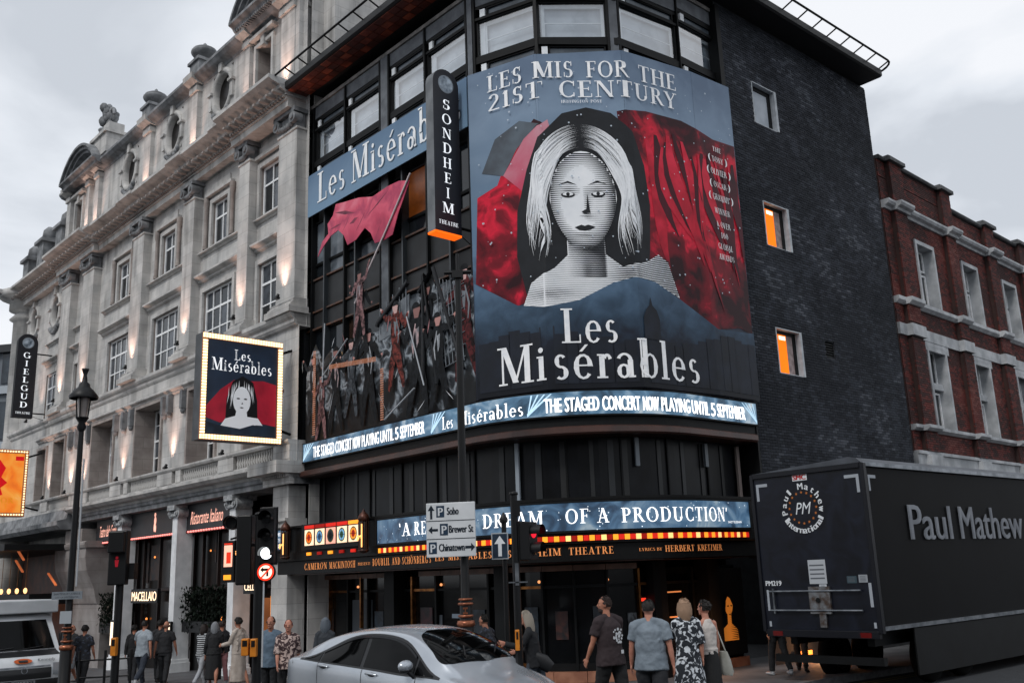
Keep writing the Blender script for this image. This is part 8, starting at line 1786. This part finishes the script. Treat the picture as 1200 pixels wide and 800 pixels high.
t_.links.new(tc_.outputs['Object'], wv_.inputs[0]); t_.links.new(wv_.outputs['Fac'], cr_.inputs[0]); t_.links.new(cr_.outputs[0], P_.inputs['Base Color']); P_.inputs['Roughness'].default_value = .85
# --- right-hand group
r1 = person('blonde woman in a black jacket and dark jeans walking left while holding a phone', 625, 16.7, 1.71, 82, '16181c', '3a434e', 'long', '9c9488', '17181a', dict(lean=9, la=34, le=70, ra=10, re=66, ll=24, rl=-18, rk=22, hem=-.08, head=4, nod=8, flare=.02), skin2, topkind='long', hairlen=.26)
t, M, AR = r1[:3]; wr, dd = AR[0][2], AR[0][3]; q = MB(); q.box(-.035, .035, -.006, .006, -.01, .13); part('phone', q, mat('phone_black', '0d0e10', .15), None, M @ Matrix.Translation(wr + dd * .09 + V3(.0, .02, .01)) @ Matrix.Rotation(R(-35), 4, 'X')); o = bpy.data.objects[[k for k in W if k.startswith('phone')][-1]]; o['label'] = 'black phone in the hand of the blonde woman'; o['category'] = 'phone'
q = MB(); q.tube([r1[3](.1, -.12, .0) , r1[3](.0, -.14, -.16), r1[3](-.1, -.12, -.26)], [(.03, .09), (.05, .13), (.04, .1)], 12); o = part('handbag', q, mat('bag_black', '15171a', .5), None, M); o['label'] = 'black handbag at the hip of the blonde woman in the jacket'; o['category'] = 'bag'
r2 = person('bearded man in a dark brown T-shirt with a round white back print, walking left', 713, 15.0, 1.85, 38, '2a1f22', '121315', 'short', '2a1c18', '141414', dict(lean=3, la=12, le=14, ra=24, re=20, lab=12, rab=12, ll=16, rl=-16, hem=-.1, beard=1, head=42, flare=.01), skin, 1.18)
t, M, AR, up = r2[:4]; m = MB(); b = 1.18; c0 = up(.3, .03, -.128 * b - .02)
for a in range(26):
    an = a * 2.4; rr = .1 * math.sqrt(rnd()); e_ = .012 + rnd() * .012; cx_, cz_ = rr * math.cos(an), rr * math.sin(an); m.add([c0 + V3(cx_ + e_ * math.cos(k * 1.26), .012 * abs(cx_) * 6, cz_ + e_ * math.sin(k * 1.26)) for k in range(5)], [tuple(range(5))])
part('back_print', m, flatc('tee_print', 'c9cdd1'), t, M); m = MB(); m.add([up(.06 + z, .05 + x, -.13 * b - .022) for x, z in ((0, 0), (.05, 0), (.05, .05), (0, .05))], [(0, 1, 2, 3)]); part('back_print', m, flatc('tee_print', 'c9cdd1'), t, M)
person('stocky man in a grey-blue polo shirt seen from behind, left of the flowered dress', 760, 13.9, 1.76, -14, '6e7f8e', '1b1d22', 'short', '1c1714', '141414', dict(lean=1, la=4, le=10, ra=-4, re=8, lab=12, rab=14, hem=-.08, flare=.005, ll=10, rl=-10), skin2, 1.22, topmat=mat('polo_blue', '77828c', .85, c2='67727c', ns=6, bump=.5, bs=12))
r3 = person('fair-haired woman in a dark dress with pale flowers seen from behind', 803, 15.0, 1.72, 6, '1a2028', '1a2028', 'bob', '9c7f68', '2a2422', dict(lean=0, la=34, le=60, ra=-4, re=12, lab=16, ll=8, rl=-8), skin2, 1.02, topkind='half', botkind='dress', topmat=floral, botmat=floral, hairlen=.14)
r4 = person('dark-haired woman in a white top and long black skirt carrying a pale tote bag', 827, 15.3, 1.68, 35, 'b9b3ae', '131416', 'full', '17120f', '141414', dict(lean=0, la=8, le=20, ra=-2, re=10, ll=8, rl=-8, hem=.1, head=20), skin2, .95, topkind='none', botkind='longdress')
t, M, AR, up = r4[:4]; m = MB(); c = up(.05, .26, -.05); m.tube([c, c + V3(.01, 0, -.12), c + V3(.02, 0, -.3), c + V3(.02, 0, -.36)], [(.1, .03), (.15, .05), (.19, .055), (.17, .04)], 16, ref=(0, 1, 0)); m.tube([c + V3(0, .07, 0), sh_ := up(.53, .17, .0), c + V3(0, -.07, 0)], .012, 6); o = part('tote_bag', m, mat('canvas', '9a9b96', .85, c2='85867f', ns=6, bump=.4, bs=12), None, M); o['label'] = 'pale canvas tote bag hanging from the shoulder of the dark-haired woman'; o['category'] = 'bag'
# --- behind the banded post
person('person in dark patterned clothes half hidden behind the silver car, right of the banded post', 574, 18.4, 1.62, 60, '1c1f26', '131416', 'short', '17140f', '141414', dict(lean=10), skin, 1.05, topkind='long', topmat=patt)
person('dark figure with a grey hood standing in the theatre entrance behind the silver car', 381, 21.5, 1.66, 0, '2b3036', '15171a', 'scarf', '5a626b', '141414', {}, skin, 1.0, topkind='long')
# --- left of the silver car
person('man in a blue-grey short-sleeved shirt facing the street, just right of the traffic signal', 318, 19.6, 1.76, 172, '56697a', '15171b', 'crop', '241a15', '141414', dict(lean=0, la=-4, le=8, ra=0, re=8, hem=-.1, ll=6, rl=-6), skin, 1.08, topmat=mat('shirt_blue', '5a6d7e', .85, c2='495a6a', ns=5, bump=.5, bs=14))
person('short red-haired woman in a flowered blouse, left of the silver car', 338, 19.4, 1.68, 205, '8f7f7c', '1b1b1e', 'crop', '7a3420', '141414', dict(lean=0, hem=-.1, ll=6, rl=-6, head=-20), skin2, 1.08, topkind='half', topmat=floral2)
r5 = person('dark-haired woman in a long cream dress with a dark bag strap, walking', 281, 25.0, 1.74, 60, 'b5a99e', 'b5a99e', 'full', '17110e', '2a1a14', dict(lean=3, la=20, le=60, ra=-12, re=20, ll=14, rl=-14), skin, .98, topkind='long', botkind='longdress', topmat=mat('cream_cloth', 'b5aaa0', .85, c2='a0948a', ns=6, bump=.5, bs=12), botmat=mat('cream_cloth', 'b5aaa0', .85), fine=0)
person('grey-haired woman in a long black coat seen from behind', 252, 26.6, 1.64, 10, '141518', '141518', 'scarf', '7c7f84', '3a2a24', dict(lean=4, la=-10, le=26, ra=10, re=40, ll=14, rl=-14), skin, 1.08, topkind='long', botkind='longdress', fine=0)
person('woman in pink trousers partly hidden behind the black coat', 261, 27.4, 1.66, 30, '1b1c20', '8c5f62', 'full', '2a1c18', '8a8a8c', dict(ll=16, rl=-12), skin, .95, topkind='long', fine=0)
person('dark-haired woman in a black and white striped jumper and white jeans', 238, 26.9, 1.62, -25, '999999', '9a9da2', 'bob', '241a16', 'a5a8ac', dict(lean=4, la=30, le=24, ra=-18, re=14, ll=20, rl=-16, rk=20), skin, .95, topkind='long', topmat=stripe, fine=0)
person('bald man with a black waistcoat over a grey T-shirt seen from behind', 195, 28.2, 1.72, 4, '16171a', '17191d', 'ring', '7a5a4c', '141414', dict(lean=2, la=-6, ra=6, le=10, re=14, lab=16, rab=16, ll=14, rl=-14, hem=-.02), skin, 1.1, topmat=mat('vest_black', '15161a', .85, c2='1c1d21', ns=5), fine=0)
person('man in a pale grey T-shirt and dark jeans striding away, seen from behind', 169, 28.0, 1.82, -6, '8e979f', '272e3a', 'short', '15110f', 'b5b8bb', dict(lean=4, la=28, le=24, ra=-14, re=14, lab=20, rab=12, ll=22, rl=-24, rk=26, hem=-.1), skin, 1.04, topmat=mat('tee_grey', '97a0a8', .85, c2='848d95', ns=5, bump=.5, bs=12), fine=0)
person('dark-haired person in dark clothes hidden behind the pale grey T-shirt man', 158, 29.5, 1.66, 10, '17181b', '1b1d22', 'full', '120f0e', 'a5a8ac', dict(ll=14, rl=-12), skin, .95, topkind='long', fine=0)
person('dark-haired man just behind the bald man in the waistcoat', 188, 29.4, 1.76, 0, '1b1c20', '17191d', 'full', '120f0e', '141414', {}, skin, 1.0, topkind='long', fine=0)
person('man in a dark patterned shirt and black trousers beside the lamp post, seen from behind', 100, 27.6, 1.74, 5, '1c1f26', '14161a', 'full', '120f0e', '8b8e91', dict(lean=2, la=-8, le=10, ra=8, re=14, lab=14, rab=12, ll=14, rl=-16, hem=-.1), skin, 1.08, topmat=patt, fine=0)
person('bald man in a black T-shirt and pale shorts beside the lamp post', 87, 31.0, 1.74, 150, '15171a', '8d9298', 'ring', '8a6a5c', '5a5d60', dict(lean=1, la=20, le=60, ra=10, re=40, hem=-.04), skin, 1.08, botkind='shorts', fine=0)
# --- seen under the lorry
person('person in black trousers and white trainers whose legs show under the lorry', 908, 21.2, 1.7, 20, '1a1b1e', '17181b', 'short', '17120f', '9a9c9f', dict(ll=12, rl=-14), skin, 1, topkind='long', fine=0)
person('person in brown trousers whose legs show under the left part of the lorry', 935, 21.8, 1.68, -20, '1a1b1e', '2c2320', 'short', '17120f', '1a1a1c', dict(ll=18, rl=-18), skin, 1, topkind='long', fine=0)
person('person in wide blue-grey jeans whose legs show under the lorry', 972, 21.6, 1.76, -60, '1a1b1e', '2f3743', 'short', '17120f', '1a1a1c', dict(ll=22, rl=-22, rk=14), skin, 1.1, topkind='long', fine=0)
